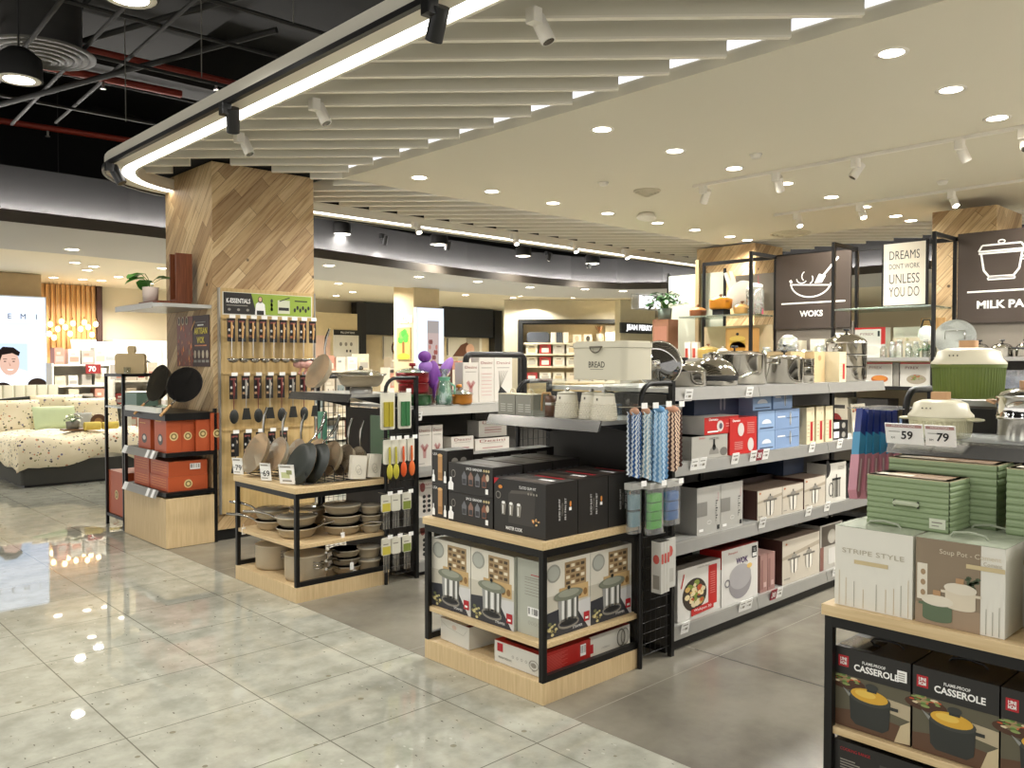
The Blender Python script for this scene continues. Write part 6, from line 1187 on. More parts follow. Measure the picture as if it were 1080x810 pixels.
# ================================================================== GOODS in the wall rack
def rack_pot(label, y, z, r, h, col, x=8.16, lid=None, group='coloured pots in the wall rack', knobc=None):
    t = thing('casserole_pot', label, 'pot', (x, y, z), PI / 2 - .4, group); c = M(col, .3); m = MB(); m.lathe([(0, 0), (r * .9, 0), (r, .02), (r + .003, h)], c, 28); m.build('pot_body', t)
    for s in (1, -1): m = MB(); m.ball((s * (r + .016), 0, h - .01), (.028, .03, .007), c, 10, 6); m.build('handle', t)
    m = MB(); m.lathe([(r + .006, h + .001), (r, h + .012), (r * .5, h + .035), (0, h + .04)], M(lid, .3) if lid else c, 28); m.build('lid', t); m = MB(); m.lathe([(.008, h + .038), (.008, h + .05), (.022, h + .055), (.018, h + .068), (0, h + .07)], M(knobc or '#7a4a26', .4), 14); m.build('knob', t); return t
rack_pot('small red brown pot at the left end of the upper rack shelf', 5.50, 2.081, .095, .07, '#8a5230', lid='#b57a42')
m = MB(); m.box(0, 0, 0, .14, .14, .07, BLACK); tag(m.build('display_block', None, (8.1, 5.13, 2.081)), 'black block raising the orange pot on the upper rack shelf', 'block')
rack_pot('bright orange pot on a black block of the upper rack shelf', 5.20, 2.152, .125, .10, '#c57f1e')
rack_pot('yellow beige pot right of the orange pot on the upper rack shelf', 4.93, 2.081, .09, .08, '#c79a58')
m = MB(); m.X = Matrix.Rotation(PI/2 - .2, 4, 'Y'); m.lathe([(0, 0), (.19, .004), (.2, .014), (0, .014)], M('#e6dfcf', .4), 36); tag(m.build('round_tray', None, (8.36, 5.03, 2.275)), 'round cream tray standing behind the pots on the upper rack shelf', 'tray')
m = MB(); m.prism([(0, 0), (.18, 0), (.2, .14), (.17, .22), (.24, .40), (.20, .41), (.13, .27), (.17, .42), (.13, .42), (.07, .26), (.01, .2)], 0, .012, M('#e9e6dd', .5), axis='x'); tag(m.build('rabbit_cutout', None, (8.40, 5.08, 2.18)), 'white rabbit shaped board behind the orange pot', 'board')
t = thing('glass_jar', 'tall ribbed glass jar on the upper rack shelf beside the front post', 'jar', (8.2, 4.80, 2.081)); m = MB(); m.lathe([(.08, 0), (.095, .02), (.095, .26), (.075, .29), (.072, .29), (.09, .255), (.09, .02), (0, .01)], CLEAR('#f0efe6', .2, .05, .25), 24); m.build('jar_body', t); m = MB(); m.lathe([(.08, .29), (.08, .32), (.02, .34), (0, .345)], M('#d9d4c4', .3), 24); m.build('lid', t)
m = MB(); [m.tube([(0, s * .055, 0), (0, s * .03, .14), (0, s * .008, .34)], [.012, .009, .004], M('#a8384e', .4), 6) for s in (1, -1)]; [m.cyl((0, -w_, z_), (0, w_, z_), .007, M('#a8384e', .4), 6) for z_, w_ in ((.06, .045), (.13, .033), (.2, .02))]; m.cyl((0, 0, .32), (0, 0, .42), .003, M('#a8384e', .4), 6); tag(m.build('tower_figure', None, (8.2, 4.63 + .13, 2.081)), 'dark pink lattice tower ornament beside the wok sign', 'ornament')
for i in range(2): k = Carton(.06, .075, .19, M('#e9e0d2', .5)); c = k.L(); c.rect(.01, .01, .05, .12, M('#b8452f', .5)); k.put('bottle_box', '%s white and red bottle box on the lower left rack shelf' % ('left', 'right')[i], 8.12, 5.62 - i * .10 - .04, 1.601, 'white and red bottle boxes in the rack')
rack_pot('yellow pot on the lower left rack shelf', 5.36, 1.601, .12, .10, '#c9a85a', lid='#cdb06a')
m = MB(); m.ball((0, 0, .06), (.07, .07, .06), M('#d9d4c6', .3), 18, 10); m.ball((0, 0, .125), (.012, .012, .012), M('#d9d4c6', .3), 8, 6); tag(m.build('lidded_bowl', None, (8.14, 5.16, 1.601)), 'small white lidded bowl right of the yellow pot', 'bowl')
k = Carton(.2, .30, .34, M('#b98a4c', .5)); c = k.L(); c.rect(.02, .02, .28, .32, M('#c79a55', .5)); c.ell(.15, .12, .1, .07, M('#a8741e', .4), 2, 20); c.rect(.05, .12, .25, .22, M('#c9a03a', .4), 2); c.ell(.15, .22, .1, .03, M('#d9b95a', .4), 3, 18); c.ell(.15, .27, .02, .016, INK, 4, 8); k.put('pot_box', 'golden box with amber pot picture on the lower left rack shelf', 8.2, 4.86, 1.601, 'box')
def glassware(name, label, y, z, r, h, kind, x=8.12):
    t = thing(name, label, 'glassware', (x, y, z), 0, 'clear glassware in the wall rack'); gm = CLEAR('#eef2ea', .18, .04, .12); m = MB()
    if kind == 'bowl': m.lathe([(r * .5, 0), (r * .8, h * .3), (r, h), (r - .004, h), (r * .76, h * .32), (r * .45, .006), (0, .006)], gm, 24)
    elif kind == 'jar': m.lathe([(r, 0), (r, h * .8), (r * .7, h * .88), (r * .7, h), (r * .66, h), (r * .66, h * .86), (r - .004, h * .78), (r - .004, .005), (0, .005)], gm, 24)
    elif kind == 'lid': m.X = Matrix.Rotation(-PI/2 + .2, 4, 'Y'); m.lathe([(r + .004, -.004), (r + .004, .004), (r, .004)], STEEL, 28); m.lathe([(r, 0), (r * .7, .03), (0, .045)], gm, 28); m.ball((0, 0, .06), .018, BLACK, 10, 6)
    m.build('glass_body', t)
    if kind == 'jar': m = MB(); m.lathe([(r * .72, h), (r * .72, h + .02), (0, h + .022)], STEELM, 20); m.build('lid', t)
    return t
z = 1.601
for i, (y, r, h, kd) in enumerate(((4.60, .055, .10, 'jar'), (4.36, .12, .1, 'lid'), (4.18, .09, .08, 'bowl'), (4.0, .06, .12, 'jar'), (3.92, .05, .09, 'jar'))): glassware('glass_' + ('cover' if kd == 'lid' else kd), '%s clear glass piece on the rack shelf under the wok sign' % nth(i, 5), y, z if kd != 'lid' else z + .124, r, h, kd, 8.1)
for i, (y, w, h, cc) in enumerate(((4.40, .2, .19, '#d8d0b8'), (4.12, .16, .2, '#e2dcc8'), (3.9, .1, .26, '#e6e2d4'))): k = Carton(.12, w, h, M(cc, .5)); c = k.L(); c.ell(w * .5, h * .4, w * .3, h * .25, M('#cbbd96', .5), 1, 16); k.put('glass_carton', '%s cream carton behind the glassware under the wok sign' % nth(i, 3), 8.28, y - w / 2, z, 'cream cartons behind the glassware')
def pyrex(w, d, h, pic):
    k = Carton(d, w, h, M('#d9d5cb', .45), M('#a52a2a', .5)); c = k.L(); c.rect(0, h * .94, w, h, REDB); c.txt('PYREX', w * .4, h * .78, .026, M('#7b4a48', .5), 2, w * .45)
    if pic == 1: c.ell(w * .55, h * .3, w * .3, h * .16, M('#b8632a', .5), 2, 18); c.ell(w * .55, h * .34, w * .25, h * .10, M('#d98a3c', .5), 3, 18)
    elif pic == 2: c.ell(w * .55, h * .3, w * .33, h * .2, M('#a59a86', .5), 2, 18); food(c, w * .55, h * .36, w * .24, h * .14, 18, 5, 3, [M('#6c7c44', .5), M('#8f9a5c', .5), M('#a5633c', .5)])
    else: c.ell(w * .55, h * .25, w * .3, h * .15, M('#c4c2b6', .4), 2, 18); c.rect(w * .86, 0, w, h, REDB, 2); c.rect(w * .75, h * .7, w * .82, h * .88, INK, 2)
    return k
pyrex(.30, .12, .30, 3).put('glass_dish_carton', 'white carton lettered PYREX with red side on the shelf below the framed print', 8.22, 3.40, z, 'white glass dish cartons')
pyrex(.27, .2, .225, 1).put('glass_dish_carton', 'white dish carton with orange bake picture below the glassware shelf', 8.10, 3.28, 1.331, 'white glass dish cartons'); pyrex(.27, .2, .225, 2).put('glass_dish_carton', 'white dish carton with green salad picture below the glassware shelf', 8.10, 2.94, 1.331, 'white glass dish cartons')
m = MB(); m.box(0, 0, 0, .1, .05, .22, M('#9a968c', .5)); tag(m.build('grey_divider', None, (8.1, 3.22, 1.331)), 'grey upright between the two dish cartons', 'divider')
k = Carton(.1, .26, .2, M('#e3ddca', .5)); k.put('glass_carton', 'wide cream carton at the back right of the white lettered carton', 8.36, 3.12, z + .1, 'cream cartons behind the glassware')
for i in range(7): glassware('glass_jar', '%s clear glass jar in the row below the framed print' % nth(i, 7), 3.36 - i * .075, z, .032, .11 + .02 * (i % 3), 'jar', 8.08 + .03 * (i % 2))
for i in range(2): k = Carton(.1, .12, .19, M('#dccdb2', .5)); c = k.L(); [c.rect(.02 + .03 * j, .02, .035 + .03 * j, .16, M('#b98f7c', .5), 1) for j in range(3)]; k.put('glass_carton', '%s tumbler carton behind the jar row below the framed print' % ('left', 'right')[i], 8.25, 3.22 - i * .15, z, 'tumbler cartons below the framed print')
m = MB(); m.box(0, 0, 0, .02, .22, .38, OAKH); tag(m.build('wooden_board', None, (8.4, 2.92, 1.601)), 'orange brown wooden board behind the green plant in the rack', 'board')
plant('potted_plant', 'tiny green plant in a cream pot on the rack shelf by the wooden board', (8.14, 2.985, z), .035, .06, M('#ded8c6', .5), 14, .03, .06, .07, 6)
t = thing('kettle', 'white round kettle on the rack shelf above the tiny plant', 'kettle', (8.3, 3.05, z + .16)); m = MB(); m.lathe([(.06, 0), (.075, .05), (.06, .11), (.03, .14), (0, .145)], M('#ecebe4', .3), 20); m.build('kettle_body', t); m = MB(); m.tube([(0, .05, .12), (0, .03, .2), (0, -.03, .2), (0, -.05, .12)], .008, BLACK, 8); m.build('handle', t)
m = MB(); m.box(0, 0, 0, .12, .3, .16, M('#c8bfa8', .5)); tag(m.build('pedestal', None, (8.24, 2.93, z)), 'cream pedestal under the white kettle', 'pedestal')
# milk pan bay
t = make_pan('frying_pan', 'grey speckled frying pan standing upright at the left of the milk pan shelf', 'pan', .17, .05, (0, 0, 0), handle=None, outer=M('#8d9089', .45), inner=M('#a3a69d', .4)); m = MB(); m.tube([(-.02, -.08, .052), (.06, -.08, .06), (.06, .08, .06), (-.02, .08, .052)], .003, STEEL, 6); m.build('wire_holder', t)
t.matrix_world = Matrix.Translation((8.14, 2.74, z + .165)) @ Matrix.Rotation(.25, 4, 'Z') @ Matrix.Rotation(.35, 4, 'Y') @ Matrix(((0, 0, -1, 0), (0, 1, 0, 0), (1, 0, 0, 0), (0, 0, 0, 1)))
for i, y in enumerate((2.54, 2.36, 2.18, 2.02)): steel_pot('%s small steel milk pan on the shelf under the milk pan sign' % nth(i, 4), 8.15, y, z, .075 + .01 * (i % 2), .08, 'steel milk pans under the sign', handles='long' if i % 2 else 'loop', a=2.2, name='milk_pan')
m = MB(); m.rbox(0, 0, 0, .2, .7, .16, .03, CLEAR('#dfe4ee', .2, .05, .3)); tag(m.build('clear_container', None, (8.08, 1.98, 1.331)), 'long clear plastic container below the milk pans', 'container')
m = MB(); m.box(0, 0, 0, .15, .3, .1, M('#b9bfd0', .4)); tag(m.build('blue_carton', None, (8.32, 2.2, 1.331)), 'pale blue carton behind the long clear container', 'box')
# goods low in the rack
rr = random.Random(12); cols = ['#c9c1ac', '#8d2f2a', '#d9d4c8', '#5c6f8a', '#3a3734', '#b69a6c', '#a8a59a']
for lv, z_ in (('middle', .851),):
    for i in range(14):
        y = .2 + i * .39; w = rr.uniform(.22, .34); h = rr.uniform(.18, .36); k = Carton(.25, w, h, M(rr.choice(cols), .5)); c = k.L(); c.rect(w * .1, h * .7, w * .9, h * .8, M(rr.choice(cols), .5)); c.ell(w * .5, h * .35, w * .3, h * .22, M(rr.choice(cols), .5), 2, 16)
        k.put('cookware_carton', '%s carton from the right on the %s shelf of the wall rack' % (ORD[i], lv), 8.1, y, z_, 'cookware cartons low in the wall rack')
for i in range(4):
    y = 3.95 + i * .42; k = Carton(.22, .3, .2, M(('#c9b58e', '#d6cfbb', '#b79a6a', '#d9d2c0')[i], .5)); c = k.L(); c.ell(.15, .09, .09, .06, M('#8f6a3c', .5), 1, 16); k.put('cookware_carton', '%s tan carton from the right just under the glassware shelf' % ORD[i], 8.12, y, 1.331, 'tan cartons under the glassware shelf')
# pink and blue packs on the grid of the right unit
for i in range(6):
    x = 3.245 + i * .056; t = thing('wrap_pack', '%s blue topped pink wrap pack hanging before the green boxes' % nth(i, 6), 'wrap pack', (x, 1.43, 1.365), 0, 'pink wrap packs hanging on the right wire grid')
    m = MB(); m.X = Matrix.Rotation(.42 - .06 * i, 4, 'Y') @ Matrix.Rotation(-.1, 4, 'X'); m.box(-.024, -.012, -.10, .024, .012, 0, M('#1c2f7a', .35)); m.build('header', t)
    m = MB(); m.X = Matrix.Rotation(.42 - .06 * i, 4, 'Y') @ Matrix.Rotation(-.1, 4, 'X'); m.prism([(-.028, -.10), (.028, -.10), (.024, -.17), (-.024, -.19)], -.014, .014, M('#3b8fb8', .35), axis='y'); m.build('blue_band', t)
    m = MB(); m.X = Matrix.Rotation(.42 - .06 * i, 4, 'Y') @ Matrix.Rotation(-.1, 4, 'X'); m.prism([(-.024, -.19), (.024, -.17), (.022, -.34), (0, -.36), (-.02, -.33)], -.016, .016, M('#c98a98', .35), axis='y'); m.box(-.006, -.0165, -.33, .004, -.0162, -.2, M('#e9dcd8', .4)); m.build('wrap_body', t)
    m = MB(); m.cyl((0, -.12, .005), (0, .06, .008), .0022, CHROME, 6); m.build('hook', t)
# ================================================================== BEDDING DEPARTMENT (left of the pillar)
def speckle(name, base, cols, sc=14):
    k = NT(name); tc = k.n('TexCoord'); ns = k.n('TexNoise'); ns.inputs['Scale'].default_value = 3; k.l(tc.outputs['Object'], ns.inputs[0])
    col = k.ramp(ns.outputs['Fac'], [(.35, base[0]), (.65, base[1])])
    for i, (cc, s_, th) in enumerate(cols):
        mp = k.n('Mapping'); mp.inputs['Location'].default_value = (i * 3.7, i * 1.3, i); k.l(tc.outputs['Object'], mp.inputs[0])
        vo = k.n('TexVoronoi'); vo.inputs['Scale'].default_value = s_; k.l(mp.outputs[0], vo.inputs['Vector'])
        wn = k.n('TexWhiteNoise'); k.l(vo.outputs['Position'], wn.inputs[0])
        col = k.mix(k.math('LESS_THAN', vo.outputs['Distance'], k.math('MULTIPLY', wn.outputs['Value'], th)), col, cc)
    k.l(col, k.b.inputs['Base Color']); k.b.inputs['Roughness'].default_value = .9; return k.m
FLOR = speckle('floral_cotton', ('#e0d3b4', '#eadfc6'), [('#5a5048', 17, .30), ('#c98d6a', 14, .26), ('#8d8a5a', 20, .28), ('#6c6684', 16, .24)])
BEDG = M('#3b3a35', .8)
t = thing('bed', 'double bed with floral duvet and dark upholstered base left of the frame stand', 'bed', (2.70, 11.66, 0))
m = MB(); m.rbox(0, 0, .03, 1.75, 2.05, .31, .05, BEDG); m.box(.05, .05, 0, 1.7, 2.0, .03, BLACK); m.build('bed_base', t)
m = MB(); m.rbox(.04, .03, .31, 1.71, 2.02, .50, .08, M('#e4ddcb', .9)); m.build('mattress', t)
m = MB(); pts = [(-.12, .3), (1.87, .3)]
m.prism([(-.13, .55)] + [(-.13 + .10 * (1 - math.cos(a)), .55 + .42 * math.sin(a)) for a in (.4, .9)] + [(.1 + 1.55 * i / 10, 1.02 + .05 * math.sin(i / 10 * PI)) for i in range(11)] + [(1.77, .95), (1.88, .9), (1.88, .55)], 2.06, 2.17, M('#43433b', .85), True, 'y'); m.box(-.12, 2.06, .0, 1.87, 2.16, .56, M('#43433b', .85)); m.build('headboard', t)
bm = bmesh.new(); nx, ny = 34, 40; rr = random.Random(5); grid = []          # duvet hanging over three sides
def dz(u, v):
    x = -.10 + 1.95 * u; y = -.09 + 1.75 * v; z = .60 + .025 * math.sin(x * 7 + y * 3) + .02 * math.sin(y * 9 - x * 4)
    drop = 0; 
    if x < .04: drop += (.04 - x) * 2.8; x = .0 - .03 + x * .3
    if x > 1.71: drop += (x - 1.71) * 2.8; x = 1.73 + (x - 1.71) * .3
    if y < .03: drop += (.03 - y) * (2.6 + .5 * math.sin(x * 5)); y = -.03 + y * .3
    return (x, y, z - min(drop, .36))
for i in range(nx + 1): grid.append([bm.verts.new(dz(i / nx, j / ny)) for j in range(ny + 1)])
for i in range(nx):
    for j in range(ny): bm.faces.new((grid[i][j], grid[i+1][j], grid[i+1][j+1], grid[i][j+1])).smooth = True
me = bpy.data.meshes.new('duvet'); bm.to_mesh(me); bm.free(); me.materials.append(FLOR); o = bpy.data.objects.new('duvet', me); COL.objects.link(o); o.location = (2.70, 11.66, 0); sd = o.modifiers.new('s', 'SOLIDIFY'); sd.thickness = .02; tag(o, 'cream floral duvet spread over the dark bed', 'duvet')
def pillow(label, x, y, z, w, h, mat, tilt=.5, group='pillows on the floral bed', name='pillow', d=.13):
    m = MB(); vs = []; n = 14
    for s in (1, -1):
        for i in range(n + 1):
            for j in range(n + 1):
                u, v = i / n * 2 - 1, j / n * 2 - 1; b = (max(0, (1 - u**4) * (1 - v**4))) ** .5; e = 1 - .06 * (1 - abs(u)) * 0 
                vs.append((u * w / 2 * (1 - .05 * (1 - v * v) * 0), s * d / 2 * b, v * h / 2))
    N = (n + 1) ** 2; fs = []
    for i in range(n):
        for j in range(n): a = i * (n+1) + j; fs += [(a, a + n + 1, a + n + 2, a + 1), (N + a, N + a + 1, N + a + n + 2, N + a + n + 1)]
    m.add(vs, fs, mat, True); o = m.build(name, None, (x, y, z), (-tilt, 0, 0)); return tag(o, label, 'pillow', group)
pillow('large floral pillow at the left of the bed head', 3.0, 13.36, .80, .72, .48, FLOR, .35); pillow('large floral pillow at the right of the bed head', 4.05, 13.36, .80, .72, .48, FLOR, .35)
pillow('floral pillow standing behind the green pillow', 3.62, 13.50, .86, .7, .46, FLOR, .25); pillow('pale green pillow in the middle of the bed', 3.48, 13.12, .77, .55, .36, M('#bccaa2', .9), .45); pillow('small grey pillow right of the pale green one', 3.84, 13.08, .72, .26, .24, M('#9a9a92', .9), .45)
m = MB(); m.box(0, 0, 0, .30, .22, .02, M('#7a5a3c', .6)); tag(m.build('bed_tray', None, (3.33, 12.12, .645)), 'small wooden tray on the duvet under the grey planter', 'tray')
plant('potted_plant', 'pale flowers in a grey planter on the floral bed', (3.46, 12.23, .668), .085, .10, M('#77756c', .6), 18, .05, .06, .10, 9, green=('#d8d6b8', '#8d9a72', '#5f7350'))
for i, (x, y, r, lab) in enumerate(((3.66, 12.08, .055, 'left'), (3.90, 12.12, .05, 'right'))): m = MB(); m.cyl((-.10, 0, r), (.10, 0, r), r, M('#cdb75a', .9), 18); m.cyl((-.101, 0, r), (.101, 0, r), r * .5, M('#b9a24a', .9), 12); tag(m.build('rolled_towel', None, (x, y, .648)), '%s rolled yellow towel on the floral bed' % lab, 'towel', 'rolled yellow towels')
m = MB(); m.cyl((-.05, 0, .1), (.05, 0, .1), .10, M('#5c3b22', .6), 22); m.cyl((-.055, 0, .1), (.055, 0, .1), .05, M('#9a7448', .6), 16); tag(m.build('wooden_disc', None, (3.80, 12.28, .65), (0, 0, PI/2 - .3)), 'dark round wooden roll standing behind the yellow towels', 'ornament')
# lit poster panel on a tan column
TANC = M('#b29b78', .8); m = MB(); m.box(1.8, 16.45, 0, 4.17, 17.4, 3.11, TANC); struct('wall_pillar', m)
LBX = EM('#dce8ff', 1.05)
t = thing('light_box', 'big lit white poster panel lettered AKEMI with a smiling man at the left edge', 'light box', (1.75, 16.30, .75))
m = MB(); m.box(0, .0, 0, 2.46, .14, 1.96, M('#c9ccd2', .4)); m.build('case', t)
m = MB(); c = m.canvas((.02, -.002, .02), (1, 0, 0), (0, 0, 1)); w, h = 2.42, 1.92; c.rect(0, 0, w, h, LBX)
EMD = lambda hx, s=1.0: EM(hx, s)
for i, ch in enumerate('AKEMI'): c.txt(ch, 2.28 - (4 - i) * .205, h * .825, .09, EMD('#2b3038', .2), 3)
c.rect(1.4, h * .757, 2.3, h * .759, EMD('#c9d4e4'), 3); c.rect(0, 0, w * .88, h * .58, EMD('#b9cbe4', 1.2), 1.5)
c.poly([(1.0, 0), (2.42, 0), (2.42, .45), (2.2, .62), (1.95, .70), (1.6, .66), (1.25, .5)], EMD('#e9eef6', 1.25), 2)
c.ell(1.86, .78, .15, .21, EMD('#d9b3a0', 1.0), 3, 22); c.poly([(1.68, .80), (1.66, .95), (1.76, 1.06), (1.92, 1.05), (2.02, .97), (2.0, .90), (1.9, .95), (1.75, .92), (1.71, .80)], EMD('#2c2523', .6), 4)
for a in (1.79, 1.92): c.ell(a, .81, .02, .009, EMD('#3a2c28', .6), 5, 10); c.rect(a - .03, .845, a + .03, .855, EMD('#3a2c28', .6), 5)
c.poly([(1.845, .80), (1.86, .73), (1.88, .74)], EMD('#b98d7c', 1), 5); c.ell(1.87, .675, .05, .02, EMD('#f4efe9', 1.2), 5, 12, 180, 360)
for a, b, r, hc in ((1.75, .30, .14, '#3a2e28'), (2.28, .36, .15, '#4a3c32'), (1.42, .45, .13, '#c9a08c')): c.ell(a, b - .06, r * .8, r, EMD('#d9b3a0', 1.0), 6, 18); c.ell(a, b + .04, r, r * .8, EMD(hc, .6), 7, 18, 0, 180)
m.build('lit_poster', t)
# beds and cabinets behind
t = thing('bed', 'bed with pale channel tufted headboard seen behind the floral bed', 'bed', (2.6, 15.0, 0)); m = MB(); [m.rbox(i * .16, 0, .2, i * .16 + .158, .10, 1.2, .03, M('#cdc8b2', .85)) for i in range(9)]; m.build('headboard', t); m = MB(); m.rbox(.0, -1.1, .05, 1.45, 0, .5, .05, M('#d9d4c6', .9)); m.build('bed_base', t)
for i in range(9): pass
# slatted feature wall with glowing bulbs
SLW = mat_wood('tan_slat', '#b98d55', '#caa069', 2, 3); m = MB(); m.box(4.3, 18.25, 0, 5.62, 18.32, 3.11, SLW); [m.box(4.32 + i * .093, 18.2, 0, 4.37 + i * .093, 18.25, 3.11, SLW) for i in range(14)]; m.box(5.62, 18.15, 0, 5.72, 18.35, 3.11, M('#3a2018', .6)); struct('wall_feature', m)
BULB = EM('#ffd89a', 9.0)
for i, (px, py) in enumerate([(53,342),(65,339),(77,341),(89,340),(101,342),(61,347),(69,345),(85,347),(93,345),(74,352),(57,356),(97,353),(52,352)]):
    p = ony(px, py, 17.75); t = thing('pendant_bulb', '%s glowing bulb counted along the tan slatted wall' % ORD[i], 'pendant lamp', (p.x, 17.75, p.z), 0, 'glowing pendant bulbs before the slatted wall'); m = MB(); m.ball((0, 0, 0), (.045, .045, .055), BULB, 14, 8); m.build('bulb', t); m = MB(); m.cyl((0, 0, .05), (0, 0, 3.11 - p.z), .003, M('#5a4630', .5), 5); m.cyl((0, 0, .05), (0, 0, .11), .016, M('#8a6a40', .4, .6), 10); m.build('cord', t)
# white wardrobes on the grey wall
t = thing('wardrobe', 'low white wardrobe with two doors against the beige wall', 'wardrobe', (5.8, 17.75, 0)); m = MB(); m.box(0, 0, 0, 1.9, .6, 2.02, M('#d8d4c6', .6)); m.build('carcass', t)
for i in range(2): m = MB(); m.box(.02 + .95 * i, -.02, .05, .94 + .95 * i, 0, 1.97, M('#dedacd', .6)); m.build('door', t)
for i in range(2): m = MB(); m.rbox(-.26, -.05, .75, .26, .05, 1.55, .12, M('#4a4c4a', .6), 'y'); m.build('chair_back', None) if False else None
for i, x in enumerate((6.1, 6.95)):
    t = thing('chair', '%s dark chair back before the white wardrobe' % ('left', 'right')[i], 'chair', (x, 17.2, 0), 0, 'dark chairs by the wardrobe'); m = MB(); m.rbox(-.24, -.03, .85, .24, .03, 1.62, .14, M('#4b4d4b', .7), 'y'); m.build('backrest', t); m = MB(); m.box(-.24, -.45, .42, .24, .03, .5, M('#4b4d4b', .7)); m.build('seat', t)
    for a in (-.22, .2):
        for b in (-.43, 0): m = MB(); m.box(a, b, 0, a + .03, b + .03, .86 if b == 0 else .42, BLACK); m.build('leg', t)
# low display shelves with folded goods
rr = random.Random(21)
def low_shelf(label, x0, x1, y, h, n, lv, cols, goods, top=True, group='display shelves of the bedding department', z0=0):
    t = thing('display_shelf', label, 'shelving', (x0, y, 0), 0, group); w = x1 - x0; m = MB(); m.box(0, .32, 0, w, .35, h, M('#d9d3c4', .6)); m.build('back_panel', t)
    for x in (0, w - .03): m = MB(); m.box(x, 0, 0, x + .03, .32, h, M('#e2ddd0', .6)); m.build('side_panel', t)
    for k in range(lv + 1): m = MB(); z = .08 + (h - .1) * k / lv; m.box(.03, 0, z - .03, w - .03, .32, z, M('#e2ddd0', .6)); m.build('shelf', t)
    for k in range(lv + 1 if top else lv):
        z = .08 + (h - .1) * k / lv; sp = (h - .1) / lv
        for i in range(n):
            a = .05 + (w - .1) * i / n; ww = (w - .1) / n * rr.uniform(.7, .95); hh = min(sp * rr.uniform(.45, .85), .34); kk = Carton(ww, .26, hh, M(rr.choice(cols), .6)); f = kk.F(); f.rect(ww * .1, hh * .15, ww * .9, hh * .5, M(rr.choice(cols), .6)); f.rect(ww * .2, hh * .6, ww * .6, hh * .75, M(rr.choice(cols), .6), 2)
            kk.put('bedding_pack', '%s pack on the %s tier of %s' % (nth(i, n), ('lowest', 'second', 'third', 'fourth', 'top')[k], goods), x0 + a, y + .02, z, 'packs on ' + goods)
    return t
PALC = ['#e0d8c6', '#d2c6ae', '#c4b8a6', '#e8e4d8', '#b9aa94', '#a9a39a', '#c98d7a', '#d9d0c2']
low_shelf('white shelf full of packs between the lit poster and the white bed', 4.1, 5.05, 15.6, 1.55, 4, 4, PALC, 'the shelf beside the lit poster')
low_shelf('white shelf full of packs left of the wardrobe', 4.75, 5.55, 14.6, 1.28, 4, 3, PALC + ['#8fa0b8', '#9a3a34'], 'the shelf before the slatted wall')
m = MB(); m.box(0, 0, 0, .24, .02, .16, M('#8e2a2a', .5)); c = m.canvas((0, -.001, 0), (1, 0, 0), (0, 0, 1)); c.txt('70', .1, .08, .09, TAGW, 2, bold=.03); tag(m.build('sale_sign', None, (4.62, 15.55, 1.37)), 'small dark red sale sign reading 70 on the white shelf', 'sign')
t = thing('bed', 'white made bed with raised cushions under the glowing bulbs', 'bed', (4.75, 16.6, 0)); m = MB(); m.box(0, 0, .0, 1.0, 1.0, 1.52, M('#d8d2c4', .8)); m.build('bed_base', t); m = MB(); m.rbox(-.02, -.02, 1.52, 1.02, 1.0, 1.6, .05, M('#eeeae0', .9)); m.build('mattress', t)
pillow('bright white pillow leaning on the raised bed under the bulbs', 5.0, 16.9, 1.80, .45, .4, M('#f2eee4', .9), .3, 'cushions under the bulbs'); pillow('grey blue cushion leaning right of the bright white pillow', 5.42, 16.9, 1.78, .45, .38, M('#9aa0a4', .9), .4, 'cushions under the bulbs')
t = thing('side_table', 'pale table behind the frame stand with white folded linen', 'table', (4.9, 13.9, 0)); m = MB(); m.box(0, 0, 1.02, 1.5, .6, 1.08, M('#ddd8ca', .6)); m.build('table_top', t)
for a in (.02, 1.42):
    for b in (.02, .52): m = MB(); m.box(a, b, 0, a + .06, b + .06, 1.02, M('#ddd8ca', .6)); m.build('leg', t)
m = MB(); m.rbox(0, 0, 0, .9, .4, .12, .06, M('#eeeae0', .9)); tag(m.build('folded_linen', None, (5.2, 13.98, 1.082)), 'white folded linen on the pale table', 'linen')
for i in range(5): m = MB(); m.rbox(0, 0, 0, .22, .3, .34, .02, M(('#a7a0b4', '#cfc8ba', '#8f97a6', '#d8d0c0', '#b7a68e')[i], .8)); tag(m.build('linen_bag', None, (4.92 + i * .29, 13.55, .62)), '%s clear linen bag below the pale table' % nth(i, 5), 'bag', 'linen bags below the pale table')
m = MB(); m.box(4.9, 13.5, .0, 6.4, 13.88, .619, M('#d9d4c6', .7)); tag(m.build('linen_plinth'), 'pale plinth carrying linen bags behind the frame stand', 'plinth')
# ================================================================== MIDDLE: lit column, niches, shelf wall
m = MB(); m.box(9.7, 12.95, 0, 10.32, 13.6, 3.11, M('#cdb993', .8)); struct('wall_pillar', m)
t = thing('light_box', 'bright white lit panel on the front of the beige column with a picture sheet', 'light box', (9.69, 12.84, 1.0)); m = MB(); m.box(0, 0, 0, .66, .1, 1.62, M('#c9ccd2', .4)); m.build('case', t)
m = MB(); c = m.canvas((.01, -.002, .01), (1, 0, 0), (0, 0, 1)); c.rect(0, 0, .64, 1.6, LBX); c.rect(.24, .2, .52, 1.36, EM('#c9b4ae', .75), 2); c.rect(.24, 1.12, .52, 1.36, EM('#b4aca8', .7), 3); [c.ell(.3 + .04 * (i % 5), .45 + .1 * (i % 6), .03, .05, EM(('#a8645c', '#c98a80', '#8d5a54')[i % 3], .7), 3, 8) for i in range(14)]; m.build('lit_poster', t)
